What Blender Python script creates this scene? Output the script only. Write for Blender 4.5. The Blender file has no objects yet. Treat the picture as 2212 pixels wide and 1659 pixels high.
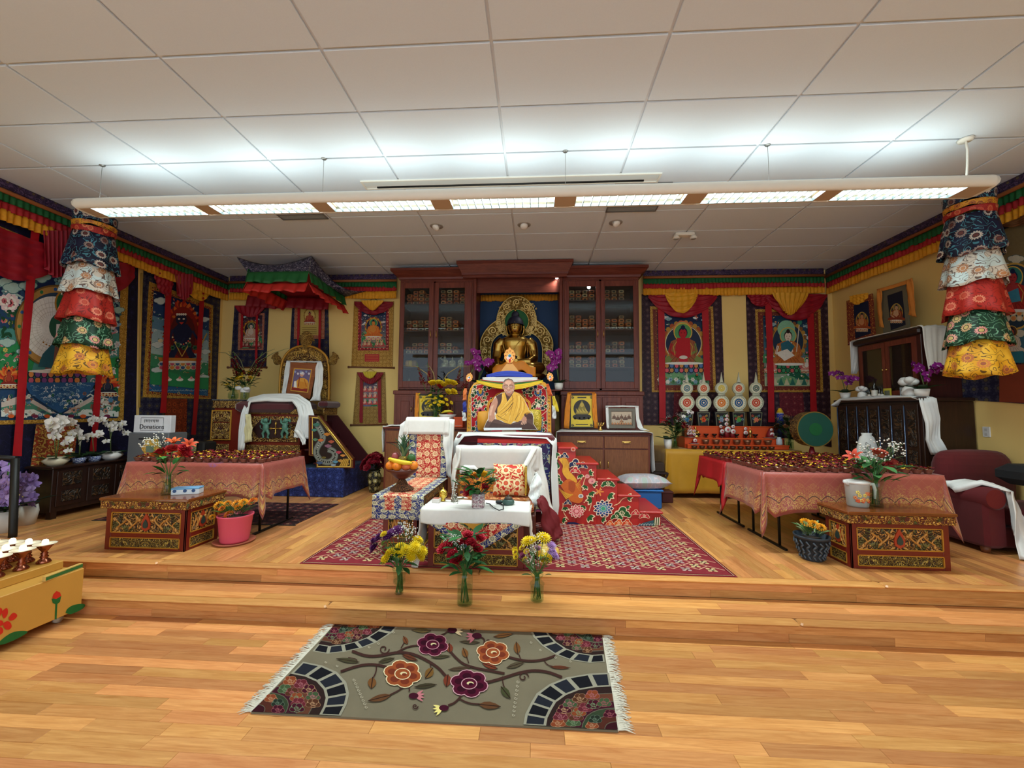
import bpy,math,random
from math import sin,cos,pi,sqrt,atan2
from mathutils import Vector,Matrix
random.seed(7)
SC=bpy.context.scene
COL=SC.collection
FPX,PITCH,YAW,ROLL=872.9,.0670,.0602,.0076
CAM=Vector((0,0,1.60));CEIL=4.163;STAGE=.28;YB=7.40;XL=-6.10;XR=5.25
_f=Vector((-sin(YAW)*cos(PITCH),cos(YAW)*cos(PITCH),sin(PITCH)))
_r=Vector((cos(YAW),sin(YAW),0));_u=_r.cross(_f)
RGT=_r*cos(ROLL)+_u*sin(ROLL);UPV=-_r*sin(ROLL)+_u*cos(ROLL);FWD=_f
cam=bpy.data.objects.new('camera',bpy.data.cameras.new('camera'));COL.objects.link(cam)
cam.data.sensor_width=36;cam.data.lens=36*FPX/2212;cam.data.clip_start=.02
_m=Matrix((RGT,UPV,-FWD)).transposed().to_4x4();_m.translation=CAM
cam.matrix_world=_m
SC.camera=cam
w=bpy.data.worlds.new('world');SC.world=w;w.use_nodes=True
w.node_tree.nodes['Background'].inputs[0].default_value=(.74,.88,1.0,1)
w.node_tree.nodes['Background'].inputs[1].default_value=1.0
SC.view_settings.view_transform='Standard';SC.view_settings.look='None'
SC.view_settings.gamma=1;SC.view_settings.use_curve_mapping=False
SC.view_settings.exposure=0.92
SC.cycles.transparent_max_bounces=32
def ray(x,y):return RGT*((x-1106)/FPX)+UPV*((829.5-y)/FPX)+FWD
def GZ(x,y,z=STAGE):d=ray(x,y);return CAM+d*((z-CAM.z)/d.z)
def GY(x,y,Y):d=ray(x,y);return CAM+d*(Y/d.y)
def GX(x,y,X):d=ray(x,y);return CAM+d*(X/d.x)
def lin(c):return c/12.92 if c<=.04045 else((c+.055)/1.055)**2.4
def C(h):
 if not isinstance(h,str):return tuple(h)+((1,)if len(h)==3 else())
 h=h.lstrip('#');return tuple(lin(int(h[i:i+2],16)/255)for i in(0,2,4))+(1,)
MATS={}
class NT:
 def __init__(s,name):
  s.m=bpy.data.materials.new(name);s.m.use_nodes=True;s.t=s.m.node_tree;s.n=s.t.nodes;s.l=s.t.links
  s.b=s.n['Principled BSDF']
 def node(s,typ,**kw):
  n=s.n.new('ShaderNode'+typ)
  for k,v in kw.items():
   if hasattr(n,k):setattr(n,k,v)
   else:n.inputs[k].default_value=v
  return n
 def set(s,sock,v):
  if hasattr(v,'links')or hasattr(v,'is_linked'):s.l.new(v,sock)
  else:sock.default_value=v
 def math(s,op,a,b=None,c=None,clamp=False):
  n=s.n.new('ShaderNodeMath');n.operation=op;n.use_clamp=clamp
  for i,v in enumerate((a,b,c)):
   if v is not None:s.set(n.inputs[i],v)
  return n.outputs[0]
 def mix(s,fac,a,b,blend='MIX'):
  n=s.n.new('ShaderNodeMix');n.data_type='RGBA';n.blend_type=blend
  s.set(n.inputs[0],fac);s.set(n.inputs[6],a);s.set(n.inputs[7],b);return n.outputs[2]
 def uv(s):return s.n.new('ShaderNodeUVMap').outputs[0]
 def obj(s):return s.n.new('ShaderNodeTexCoord').outputs['Object']
 def mapping(s,v,scale=(1,1,1),rot=(0,0,0),loc=(0,0,0)):
  n=s.n.new('ShaderNodeMapping');s.l.new(v,n.inputs[0])
  n.inputs[1].default_value=loc;n.inputs[2].default_value=rot;n.inputs[3].default_value=scale
  return n.outputs[0]
 def noise(s,v,scale,detail=2,rough=.5,dist=0):
  n=s.n.new('ShaderNodeTexNoise');s.l.new(v,n.inputs['Vector']);n.inputs['Scale'].default_value=scale
  n.inputs['Detail'].default_value=detail;n.inputs['Roughness'].default_value=rough;n.inputs['Distortion'].default_value=dist
  return n.outputs[0]
 def band(s,v,c,wd):
  return s.math('LESS_THAN',s.math('ABSOLUTE',s.math('SUBTRACT',v,c)),wd)
 def bump(s,h,strength=.3,dist=.01):
  n=s.n.new('ShaderNodeBump');n.inputs['Strength'].default_value=strength;n.inputs['Distance'].default_value=dist
  s.l.new(h,n.inputs['Height']);s.l.new(n.outputs[0],s.b.inputs['Normal'])
 def fin(s,base=None,rough=.6,metal=0,spec=.5,trans=0,ior=1.45,sheen=0):
  if base is not None:s.set(s.b.inputs['Base Color'],C(base)if isinstance(base,(str,tuple))else base)
  s.set(s.b.inputs['Roughness'],rough);s.set(s.b.inputs['Metallic'],metal)
  s.b.inputs['Specular IOR Level'].default_value=spec
  s.b.inputs['Transmission Weight'].default_value=trans;s.b.inputs['IOR'].default_value=ior
  s.b.inputs['Sheen Weight'].default_value=sheen
  return s.m
def plain(col,rough=.6,metal=0,spec=.5,var=.12,scale=9,bump=0,sheen=0):
 """one colour with a slight unevenness of its own"""
 k=('p',col,rough,metal,spec,var,scale,bump,sheen)
 if k in MATS:return MATS[k]
 t=NT('plain_'+str(col).strip('#'))
 n=t.noise(t.obj(),scale,3)
 c=C(col);lo=tuple(x*(1-var)for x in c[:3])+(1,);hi=tuple(min(1,x*(1+var))for x in c[:3])+(1,)
 if bump:t.bump(t.noise(t.obj(),scale*6,2),bump,.004)
 MATS[k]=t.fin(t.mix(n,lo,hi),rough,metal,spec,sheen=sheen);return MATS[k]
def glow(col,strength):
 k=('g',col,strength)
 if k in MATS:return MATS[k]
 t=NT('glow');t.b.inputs['Emission Color'].default_value=C(col);t.b.inputs['Emission Strength'].default_value=strength
 MATS[k]=t.fin(col);return MATS[k]
def glass(col='#f4fbf6',rough=.02,ior=1.45,thin=True):
 """clear glass: sees through with a fresnel sheen (walls are modelled thin, so light goes straight through)"""
 k=('gl',col,rough,ior)
 if k in MATS:return MATS[k]
 t=NT('glass');t.n.remove(t.b)
 tr=t.node('BsdfTransparent');tr.inputs[0].default_value=C(col)
 gl=t.node('BsdfGlossy');gl.inputs['Roughness'].default_value=rough
 fr=t.node('Fresnel');fr.inputs[0].default_value=ior
 ge=t.node('NewGeometry');fa=t.math('MULTIPLY',fr.outputs[0],t.math('SUBTRACT',1.,ge.outputs['Backfacing']))
 mx=t.node('MixShader');t.l.new(fa,mx.inputs[0]);t.l.new(tr.outputs[0],mx.inputs[1]);t.l.new(gl.outputs[0],mx.inputs[2])
 t.l.new(mx.outputs[0],t.n['Material Output'].inputs[0]);MATS[k]=t.m;return t.m
def frosted(col,amt=.45):
 """milky translucent plastic"""
 k=('fr',col,amt)
 if k in MATS:return MATS[k]
 t=NT('frosted');tr=t.node('BsdfTransparent');mx=t.node('MixShader');mx.inputs[0].default_value=amt;t.fin(col,.3)
 t.l.new(tr.outputs[0],mx.inputs[1]);t.l.new(t.b.outputs[0],mx.inputs[2]);t.l.new(mx.outputs[0],t.n['Material Output'].inputs[0]);MATS[k]=t.m;return t.m
def paintmat(rough=.75,metal=0,spec=.3,key=''):
 """colours printed / painted on, held in the mesh as one flat colour per shape"""
 k=('paint',rough,metal,spec,key)
 if k in MATS:return MATS[k]
 t=NT('painted_'+str(rough));a=t.node('Attribute');a.attribute_name='col'
 n=t.noise(t.obj(),40,3);f=t.math('MULTIPLY_ADD',n,.3,.85)
 v=t.node('VectorMath');v.operation='SCALE';t.l.new(a.outputs['Color'],v.inputs[0]);t.l.new(f,v.inputs['Scale'])
 MATS[k]=t.fin(v.outputs[0],rough,metal,spec);return MATS[k]
def brocade(base,line,flower,centre,scale=6,petals=8,rough=.55,lw=.035,contour=2.2,fsize=.3,fold=False,line_amt=1.,sheen=.0,base2=None,rnd=.25):
 """woven brocade: scroll lines plus petalled medallions, in metres of UV"""
 k=('b',base,line,flower,centre,scale,petals,rough,lw,contour,fsize,fold,line_amt,base2,rnd)
 if k in MATS:return MATS[k]
 t=NT('brocade_'+base.strip('#'));uv=t.mapping(t.uv(),(scale,scale,scale))
 n=t.noise(uv,contour,1.2,.4,.6)
 fr=t.math('FRACT',t.math('MULTIPLY',n,5.0));ln=t.math('MULTIPLY',t.band(fr,.5,lw*3.2),line_amt)
 vo=t.node('TexVoronoi');vo.voronoi_dimensions='2D';vo.inputs['Scale'].default_value=1;vo.inputs['Randomness'].default_value=rnd
 t.l.new(uv,vo.inputs['Vector'])
 d=t.node('VectorMath',operation='SUBTRACT');t.l.new(uv,d.inputs[0]);t.l.new(vo.outputs['Position'],d.inputs[1])
 sp=t.node('SeparateXYZ');t.l.new(d.outputs[0],sp.inputs[0])
 r=t.math('SQRT',t.math('ADD',t.math('MULTIPLY',sp.outputs[0],sp.outputs[0]),t.math('MULTIPLY',sp.outputs[1],sp.outputs[1])))
 th=t.math('ARCTAN2',sp.outputs[1],sp.outputs[0])
 lim=t.math('MULTIPLY_ADD',t.math('ABSOLUTE',t.math('COSINE',t.math('MULTIPLY',th,petals/2))),fsize*.35,fsize*.72)
 pet=t.math('LESS_THAN',r,lim);cen=t.math('LESS_THAN',r,fsize*.42);ring=t.band(r,fsize*.48,fsize*.06)
 b0=C(base)if base2 is None else t.mix(t.math('GREATER_THAN',t.noise(uv,1.1,0),.5),C(base),C(base2))
 if rnd>.5:
  kp=t.node('SeparateXYZ');t.l.new(vo.outputs['Color'],kp.inputs[0]);keep=t.math('GREATER_THAN',kp.outputs[0],.3);pet=t.math('MULTIPLY',pet,keep);cen=t.math('MULTIPLY',cen,keep);ring=t.math('MULTIPLY',ring,keep);flower_c=t.mix(kp.outputs[1],C(flower),C(centre))
 else:flower_c=C(flower)
 c=t.mix(ln,b0,C(line));c=t.mix(pet,c,flower_c);c=t.mix(cen,c,C(centre));c=t.mix(ring,c,C(base))
 t.bump(t.math('ADD',ln,pet),.15,.002)
 MATS[k]=t.fin(c,rough,0,.4,sheen=sheen);return MATS[k]
def carved(ground,gold,hi,scale=9,mirror=None,metal=.35,rough=.45,amt=.42,accent=None):
 """gilded carving: scroll relief, mirrored about the panel's middle when asked (UV metres)"""
 k=('c',ground,gold,hi,scale,mirror,metal,rough,amt,accent)
 if k in MATS:return MATS[k]
 t=NT('carved_'+gold.strip('#'));uv=t.uv()
 if mirror is not None:
  sp=t.node('SeparateXYZ');t.l.new(uv,sp.inputs[0])
  cb=t.node('CombineXYZ');t.l.new(t.math('ABSOLUTE',t.math('SUBTRACT',sp.outputs[0],mirror)),cb.inputs[0]);t.l.new(sp.outputs[1],cb.inputs[1]);uv=cb.outputs[0]
 n=t.noise(uv,scale,1.6,.45,1.1);fr=t.math('PINGPONG',t.math('MULTIPLY',n,7.0),.5)
 rel=t.math('MULTIPLY',fr,2.0)
 m1=t.math('GREATER_THAN',rel,1-amt);m2=t.math('GREATER_THAN',rel,1-amt*.45)
 c=t.mix(m1,C(ground),C(gold));c=t.mix(m2,c,C(hi))
 if accent:c=t.mix(t.math('MULTIPLY',t.math('GREATER_THAN',t.noise(uv,scale*.6,0),.58),m1),c,C(accent))
 t.bump(rel,.7,.012)
 MATS[k]=t.fin(c,rough,t.math('MULTIPLY',m1,metal),.5);return MATS[k]
def wood(dark,light,rough=.35,scale=1.,axis=0,spec=.5,tone=None):
 """long-grained wood; tone = 'obj' shifts each piece by its own custom property, 'col' by the mesh colour"""
 k=('w',dark,light,rough,scale,axis,spec,tone)
 if k in MATS:return MATS[k]
 t=NT('wood_'+dark.strip('#'));s=[14*scale,14*scale,14*scale];s[axis]=1.1*scale
 oc=t.obj()
 if tone:
  a=t.node('Attribute');a.attribute_name='tone';a.attribute_type='OBJECT' if tone=='obj' else 'GEOMETRY'
  ad=t.node('VectorMath',operation='ADD');t.l.new(oc,ad.inputs[0])
  cx=t.node('CombineXYZ');t.l.new(t.math('MULTIPLY',a.outputs['Fac'],37.),cx.inputs[2]);t.l.new(t.math('MULTIPLY',a.outputs['Fac'],13.),cx.inputs[0])
  t.l.new(cx.outputs[0],ad.inputs[1]);oc=ad.outputs[0]
 v=t.mapping(oc,s)
 n1=t.noise(v,2.2,5,.6,1.2);n2=t.noise(v,9,3,.6,.3)
 f=t.math('MULTIPLY_ADD',n2,.3,t.math('MULTIPLY',n1,.75))
 f=t.math('MULTIPLY_ADD',f,1.9,-.5,clamp=True)
 c=t.mix(f,C(dark),C(light))
 if tone:
  hv=t.node('HueSaturation');t.l.new(c,hv.inputs['Color'])
  t.l.new(t.math('MULTIPLY_ADD',a.outputs['Fac'],.5,.76),hv.inputs['Value'])
  t.l.new(t.math('MULTIPLY_ADD',t.math('FRACT',t.math('MULTIPLY',a.outputs['Fac'],7.3)),.016,.489),hv.inputs['Hue']);c=hv.outputs[0]
 t.bump(n2,.06,.003)
 MATS[k]=t.fin(c,rough,0,spec);return MATS[k]
def lerp(a,b,t):return a+(b-a)*t
class MB:
 def __init__(s):s.v=[];s.f=[];s.sm=[];s.uv=[];s.c=[]
 def add(s,vs,fs,smooth=False,uvs=None,col=None):
  o=len(s.v);s.v+=[tuple(p)for p in vs]
  for f in fs:
   s.f.append([i+o for i in f]);s.sm.append(smooth)
   s.uv.append([uvs[i]for i in f]if uvs else None);s.c.append(col)
  return s
 def box(s,a,b,bev=0,col=None):
  (x0,y0,z0),(x1,y1,z1)=a,b
  x0,x1=min(x0,x1),max(x0,x1);y0,y1=min(y0,y1),max(y0,y1);z0,z1=min(z0,z1),max(z0,z1)
  if bev<=0:
   v=[(x,y,z)for z in(z0,z1)for y in(y0,y1)for x in(x0,x1)]
   return s.add(v,[(0,2,3,1),(4,5,7,6),(0,1,5,4),(2,6,7,3),(0,4,6,2),(1,3,7,5)],col=col)
  e=min(bev,(x1-x0)*.45,(y1-y0)*.45,(z1-z0)*.45)
  def ring(z,i):
   X0,X1,Y0,Y1=x0+i,x1-i,y0+i,y1-i
   return[(X0+e,Y0,z),(X1-e,Y0,z),(X1,Y0+e,z),(X1,Y1-e,z),(X1-e,Y1,z),(X0+e,Y1,z),(X0,Y1-e,z),(X0,Y0+e,z)]
  v=ring(z0,e)+ring(z0+e,0)+ring(z1-e,0)+ring(z1,e)
  f=[tuple(range(7,-1,-1)),tuple(range(24,32))]
  for k in range(3):
   for i in range(8):j=(i+1)%8;f.append((k*8+i,k*8+j,k*8+8+j,k*8+8+i))
  return s.add(v,f,col=col)
 def grid(s,fn,nu,nv,closed_u=False,closed_v=False,smooth=True,uvs=None,col=None,flip=False):
  """surface fn(u,v), u,v in 0..1; uvs = (su,sv) metres or None"""
  mu=nu if closed_u else nu+1;mv=nv if closed_v else nv+1
  v=[tuple(fn(i/nu,j/nv))for j in range(mv)for i in range(mu)]
  f=[];o=len(s.v);s.v+=v
  for j in range(nv):
   for i in range(nu):
    i2=(i+1)%mu;j2=(j+1)%mv
    q=[j*mu+i,j*mu+i2,j2*mu+i2,j2*mu+i]
    if flip:q.reverse()
    s.f.append([k+o for k in q]);s.sm.append(smooth);s.c.append(col)
    if uvs:
     w_=[(i/nu*uvs[0],j/nv*uvs[1]),((i+1)/nu*uvs[0],j/nv*uvs[1]),((i+1)/nu*uvs[0],(j+1)/nv*uvs[1]),(i/nu*uvs[0],(j+1)/nv*uvs[1])]
     s.uv.append(w_[::-1]if flip else w_)
    else:s.uv.append(None)
  return s
 def lathe(s,prof,n=20,at=(0,0,0),caps=True,col=None,smooth=True,sx=1,sy=1):
  """prof: (radius, z) from bottom to top"""
  v=[];f=[];m=len(prof)
  for(r,z)in prof:
   for i in range(n):a=2*pi*i/n;v.append((at[0]+r*cos(a)*sx,at[1]+r*sin(a)*sy,at[2]+z))
  for k in range(m-1):
   for i in range(n):j=(i+1)%n;f.append((k*n+i,k*n+j,k*n+n+j,k*n+n+i))
  if caps:
   if prof[0][0]>1e-5:f.append(tuple(range(n-1,-1,-1)))
   if prof[-1][0]>1e-5:f.append(tuple(range((m-1)*n,m*n)))
  return s.add(v,f,smooth,col=col)
 def tube(s,pts,r,n=8,caps=True,col=None,smooth=True):
  pts=[Vector(p)for p in pts];m=len(pts);rs=r if isinstance(r,(list,tuple))else[r]*m
  v=[];f=[];ref=None
  for k,p in enumerate(pts):
   t=(pts[min(k+1,m-1)]-pts[max(k-1,0)])
   t=t.normalized()if t.length>1e-9 else Vector((0,0,1))
   if ref is None:ref=Vector((0,0,1))if abs(t.z)<.9 else Vector((1,0,0))
   a=t.cross(ref).normalized();b=a.cross(t).normalized();ref=b
   for i in range(n):q=2*pi*i/n;v.append(p+a*(rs[k]*cos(q))+b*(rs[k]*sin(q)))
  for k in range(m-1):
   for i in range(n):j=(i+1)%n;f.append((k*n+i,k*n+n+i,k*n+n+j,k*n+j))
  if caps:f.append(tuple(range(n)));f.append(tuple(range(m*n-1,(m-1)*n-1,-1)))
  return s.add(v,f,smooth,col=col)
 def ball(s,c,r,nu=12,nv=8,col=None):
  if not isinstance(r,(tuple,list)):r=(r,r,r)
  v=[];f=[]
  for j in range(nv+1):
   p=pi*j/nv-pi/2
   for i in range(nu):a=2*pi*i/nu;v.append((c[0]+r[0]*cos(p)*cos(a),c[1]+r[1]*cos(p)*sin(a),c[2]+r[2]*sin(p)))
  for j in range(nv):
   for i in range(nu):k=(i+1)%nu;f.append((j*nu+i,j*nu+k,j*nu+nu+k,j*nu+nu+i))
  return s.add(v,f,True,col=col)
 def prism(s,poly,fn,d,col=None,smooth=False):
  """2-D outline extruded by vector d; fn maps (x,y) to 3-D"""
  n=len(poly);d=Vector(d);a=[Vector(fn(*p))for p in poly];v=a+[p+d for p in a]
  f=[tuple(range(n)),tuple(range(2*n-1,n-1,-1))]+[(i,n+i,n+(i+1)%n,(i+1)%n)for i in range(n)]
  return s.add(v,f,smooth,col=col)
 def disc(s,c,nrm,r,n=16,col=None):
  c=Vector(c);nrm=Vector(nrm).normalized();a=nrm.orthogonal().normalized();b=nrm.cross(a)
  return s.add([c+a*(r*cos(2*pi*i/n))+b*(r*sin(2*pi*i/n))for i in range(n)],[tuple(range(n))],col=col)
 def build(s,name,mat,parent=None,world=True,loc=None,solid=0,sub=0):
  """parent given and world=True: coordinates are world, made local to the parent's place"""
  me=bpy.data.meshes.new(name);off=Vector((0,0,0))
  if parent is not None and world:off=WLOC.get(parent.name,Vector((0,0,0)))
  vs=[(p[0]-off[0],p[1]-off[1],p[2]-off[2])for p in s.v]
  me.from_pydata(vs,[],s.f);me.polygons.foreach_set('use_smooth',s.sm)
  ul=me.uv_layers.new(name='UVMap').data;k=0;data=[]
  for p,q in zip(me.polygons,s.uv):
   if q:
    for a in q:data+=[a[0],a[1]]
   else:
    nx,ny,nz=abs(p.normal.x),abs(p.normal.y),abs(p.normal.z)
    for i in p.vertices:
     X,Y,Z=s.v[i]
     data+=[X,Y]if nz>=nx and nz>=ny else([Y,Z]if nx>ny else[X,Z])
  ul.foreach_set('uv',data)
  if any(c is not None for c in s.c):
   ca=me.color_attributes.new('col','FLOAT_COLOR','CORNER');cd=[]
   for p,c in zip(me.polygons,s.c):
    cc=C(c)if c is not None else(1,1,1,1)
    cd+=list(cc)*p.loop_total
   ca.data.foreach_set('color',cd)
  for m in(mat if isinstance(mat,(list,tuple))else[mat]):me.materials.append(m)
  o=bpy.data.objects.new(name,me);COL.objects.link(o)
  if parent is not None:o.parent=parent;WLOC[o.name]=off.copy()
  if loc is not None:o.location=loc
  if solid:
   md=o.modifiers.new('thickness','SOLIDIFY');md.thickness=solid;md.offset=0
  if sub:
   md=o.modifiers.new('smooth','SUBSURF');md.levels=md.render_levels=sub
  return o
WLOC={}
def tag(o,label=None,cat=None,group=None,kind=None):
 for k,v in(('label',label),('category',cat),('group',group),('kind',kind)):
  if v:o[k]=v
 return o
def thing(name,label,cat,loc=(0,0,0),group=None,kind=None):
 o=bpy.data.objects.new(name,None);COL.objects.link(o);o.location=loc;o.empty_display_size=.1
 WLOC[o.name]=Vector(loc);return tag(o,label,cat,group,kind)
def copy_tree(o,parent=None):
 c=o.copy();COL.objects.link(c);c.parent=parent
 for ch in list(o.children):copy_tree(ch,c)
 return c
class Paint:
 """picture coordinates -> a plane (origin o, unit steps ex, ey); every shape lies a hair above the one before"""
 def __init__(s,o,ex,ey,step=.00007,fn=None):
  s.o=Vector(o);s.ex=Vector(ex);s.ey=Vector(ey);s.n=s.ex.cross(s.ey).normalized();s.k=0;s.step=step;s.mb=MB();s.fn=fn
 def P(s,x,y):
  if s.fn:return s.fn(x,y)+s.n*(s.k*s.step)
  return s.o+s.ex*x+s.ey*y+s.n*(s.k*s.step)
 def up(s,n=1):s.k+=n
 def poly(s,pts,col,lift=True):
  if lift:s.k+=1
  a=sum(pts[i][0]*pts[(i+1)%len(pts)][1]-pts[(i+1)%len(pts)][0]*pts[i][1]for i in range(len(pts)))
  if a<0:pts=pts[::-1]
  s.mb.add([s.P(*p)for p in pts],[tuple(range(len(pts)))],col=col)
 def rect(s,x0,y0,x1,y1,col,lift=True):s.poly([(x0,y0),(x1,y0),(x1,y1),(x0,y1)],col,lift)
 def ell(s,cx,cy,rx,ry,col,n=20,rot=0,a0=0,a1=2*pi,lift=True):
  full=abs(a1-a0)>6.28;m=n if full else n+1;p=[]
  for i in range(m):
   a=a0+(a1-a0)*i/n;x=rx*cos(a);y=ry*sin(a)
   p.append((cx+x*cos(rot)-y*sin(rot),cy+x*sin(rot)+y*cos(rot)))
  s.poly(p,col,lift)
 def ring(s,cx,cy,r0,r1,col,n=24,ky=1,lift=True):
  if lift:s.k+=1
  vs=[]
  for r in(r0,r1):vs+=[s.P(cx+r*cos(2*pi*i/n),cy+ky*r*sin(2*pi*i/n))for i in range(n)]
  s.mb.add(vs,[(i,(i+1)%n,n+(i+1)%n,n+i)if r0>r1 else(n+i,n+(i+1)%n,(i+1)%n,i)for i in range(n)],col=col)
 def line(s,pts,w,col,lift=True,taper=False):
  if lift:s.k+=1
  m=len(pts);L=[];R_=[]
  for i,p in enumerate(pts):
   a=pts[max(i-1,0)];b=pts[min(i+1,m-1)];dx,dy=b[0]-a[0],b[1]-a[1];l=sqrt(dx*dx+dy*dy)or 1
   ww=(w if not taper else w*(1-.85*i/(m-1)))/2;L.append(s.P(p[0]-dy/l*ww,p[1]+dx/l*ww));R_.append(s.P(p[0]+dy/l*ww,p[1]-dx/l*ww))
  s.mb.add(R_+L,[(i,i+1,m+i+1,m+i)for i in range(m-1)],col=col)
 def petals(s,cx,cy,r,n,col,wid=.5,rot=0,ky=1,lift=True,inner=.0):
  if lift:s.k+=1
  for i in range(n):
   a=rot+2*pi*i/n;p=[]
   for j in range(8):
    q=2*pi*j/8;lx=r*(inner+(1-inner)*(.5+.5*cos(q)));ly=r*wid*.5*sin(q)*(1.0)
    p.append((cx+lx*cos(a)-ly*sin(a),cy+ky*(lx*sin(a)+ly*cos(a))))
   s.poly(p,col,False)
 def leaf(s,x,y,l,w,a,col,vein=None):
  p=[]
  for t_,sgn in((0,0),(.25,.8),(.5,1),(.75,.7),(1,0),(.75,-.7),(.5,-1),(.25,-.8)):
   lx,ly=l*t_,w*.5*sgn;p.append((x+lx*cos(a)-ly*sin(a),y+lx*sin(a)+ly*cos(a)))
  s.poly(p,col)
  if vein:s.line([(x,y),(x+l*cos(a),y+l*sin(a))],w*.12,vein)
 def spiral(s,cx,cy,r,w,col,turns=1.4,a0=0,sgn=1,lift=True):
  n=int(14*turns);pts=[(cx+r*(1-i/n*.82)*cos(a0+sgn*2*pi*turns*i/n),cy+r*(1-i/n*.82)*sin(a0+sgn*2*pi*turns*i/n))for i in range(n+1)]
  s.line(pts,w,col,lift)
 def cloud(s,cx,cy,r,col,edge=None,ky=.7):
  for k_,cc in((1.18,edge),(1,col)):
   if cc is None:continue
   s.k+=1
   for dx,dy,q in((0,.25,.6),(-.6,-.1,.5),(.6,-.1,.5),(0,-.2,.62)):
    s.k+=.13;s.ell(cx+dx*r,cy+dy*r*ky,q*r*k_,q*r*k_*ky,cc,12,lift=False)
 def done(s,name,mat,parent=None):return s.mb.build(name,mat,parent)
 # ========= the room
M_WALL=plain('#f4d284',.85,spec=.2,var=.04,scale=3,bump=.05)
def struct(o,label=None):return tag(o,label,None,None,'structure')
struct(MB().box((XL-.12,YB,0),(XR+.12,YB+.12,CEIL)).build('wall_back',M_WALL),'yellow painted back wall of the shrine room')
struct(MB().box((XL-.12,-3,0),(XL,YB,CEIL)).build('wall_left',M_WALL),'yellow painted left wall hung with large scrolls')
struct(MB().box((XR,-3,0),(XR+.12,YB,CEIL)).build('wall_right',M_WALL),'yellow painted right wall with a power socket')
M_BASE=wood('#5d3a20','#8a5a34',.4)
struct(MB().box((XL,YB-.015,STAGE),(XR,YB,STAGE+.09)).build('baseboard_back',M_BASE),'brown wooden baseboard along the back wall')
struct(MB().box((XR-.015,3.4,STAGE),(XR,YB-.015,STAGE+.09)).build('baseboard_right',M_BASE),'brown wooden baseboard along the right wall')
struct(MB().box((XL,3.4,STAGE),(XL+.015,YB-.015,STAGE+.09)).build('baseboard_left',M_BASE),'brown wooden baseboard along the left wall')
M_TILE=plain('#d9e1e8',.9,spec=.1,var=.03,scale=120,bump=.12)
M_GRID=plain('#dcdee0',.6,spec=.3,var=.02)
ceil=MB().box((XL,-3,CEIL+.012),(XR,YB,CEIL+.1)).build('ceiling',M_GRID)
struct(ceil,'suspended ceiling of large off-white tiles')
TX0,TY0,TW,TD=-5.198,2.624,1.2192,.6096
tile=None
for i in range(-1,9):
 for j in range(-9,8):
  x0,x1=TX0+i*TW,TX0+(i+1)*TW;y0,y1=TY0+j*TD,TY0+(j+1)*TD
  x0,x1=max(x0,XL),min(x1,XR);y0,y1=max(y0,-3),min(y1,YB)
  if x1-x0<.05 or y1-y0<.03:continue
  full=x1-x0>TW-.01 and y1-y0>TD-.01
  if full and tile:o=tile.copy();COL.objects.link(o)
  else:
   a,b=(x1-x0)/2,(y1-y0)/2;g=.011
   m=MB();m.box((-a+g,-b+g,-.006),(a-g,b-g,.0125),.003)
   o=m.build('ceiling_tile',M_TILE);o.parent=ceil
   if full:tile=o
  o.location=((x0+x1)/2,(y0+y1)/2,CEIL)
F_D,F_L='#b06c32','#e0a666'
M_PLANK=wood(F_D,F_L,.3,1,0,.5,'obj');M_PLANKY=wood(F_D,F_L,.28,1,1,.5,'obj');M_PLANKS=wood(F_D,F_L,.28,1,1,.5,'col')
M_GAP=plain('#6a4320',.6)
YS,YT=3.365,3.02
PW=.0826
def plank_mesh(lx,ly):
 m=MB();m.box((0,0,-.014),(lx-.0012,ly-.0012,0),.0012);return m
floor=MB().box((XL,-3,-.2),(XR,YT+.04,-.006)).build('floor',M_GAP);struct(floor,'warm oak strip floor below the steps')
LENS=[.42,.55,.68,.8,.95,1.15,1.4];PM={}
random.seed(11)
def put_plank(par,x,y,z,ln,along='x',mat=None):
 k=(ln,along)
 if k not in PM:
  o=plank_mesh(ln if along=='x' else PW,PW if along=='x' else ln).build('plank',M_PLANK if along=='x' else M_PLANKY);PM[k]=o;new=True
 else:o=PM[k].copy();COL.objects.link(o)
 o.parent=par;o.location=(x,y,z);o.scale=(1,1,1);t=random.random();o['tone']=t if random.random()<.8 else t*t*.6
 return o
row=0;y=YT+.04-PW
while y>1.45:
 x=XL-random.random()*.8
 while x<XR:
  ln=random.choice(LENS)
  if x+ln<XL+.04:x+=ln;continue
  o=put_plank(floor,x,y,0,ln)
  if x<XL:o.scale.x=(ln-(XL-x))/ln;o.location.x=XL
  elif x+ln>XR:o.scale.x=max(.02,(XR-x)/ln)
  x+=ln
 y-=PW
m=MB();random.seed(3)
while y>-3:
 x=XL
 while x<XR-.01:
  ln=min(random.choice(LENS)*1.5,XR-x);m.box((x,y,-.012),(x+ln-.001,y+PW-.001,0));x+=ln
 y-=PW
o=m.build('plank_field',M_PLANKS,floor);o['kind']='stuff'
me=o.data;at=me.attributes.new('tone','FLOAT','FACE');at.data.foreach_set('value',[((i//6)*.61803)%1 for i in range(len(me.polygons))])
stage=MB().box((XL,YS+.042,0),(XR,YB,STAGE-.006)).build('floor_stage',M_GAP);struct(stage,'raised oak strip stage floor behind the steps')
random.seed(5);cells=[]
x=XL
while x<XR-.01:
 y=YS+.1-random.random()*.9
 while y<YB-.02:
  ln=random.choice(LENS);y0=max(y,YS+.09);y1=min(y+ln,YB-.016)
  if y1-y0>.03:cells.append((y0,x,y1-y0,ln))
  y+=ln
 x+=PW
def vis(c):
 y0,x0,l,_=c;yc=y0+l/2
 hid=(-1.95<x0<1.55 and yc<5.2)or abs(x0)>4.9
 return l/(yc**2)*(.15 if hid else 1)
cells.sort(key=vis,reverse=True)
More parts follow.
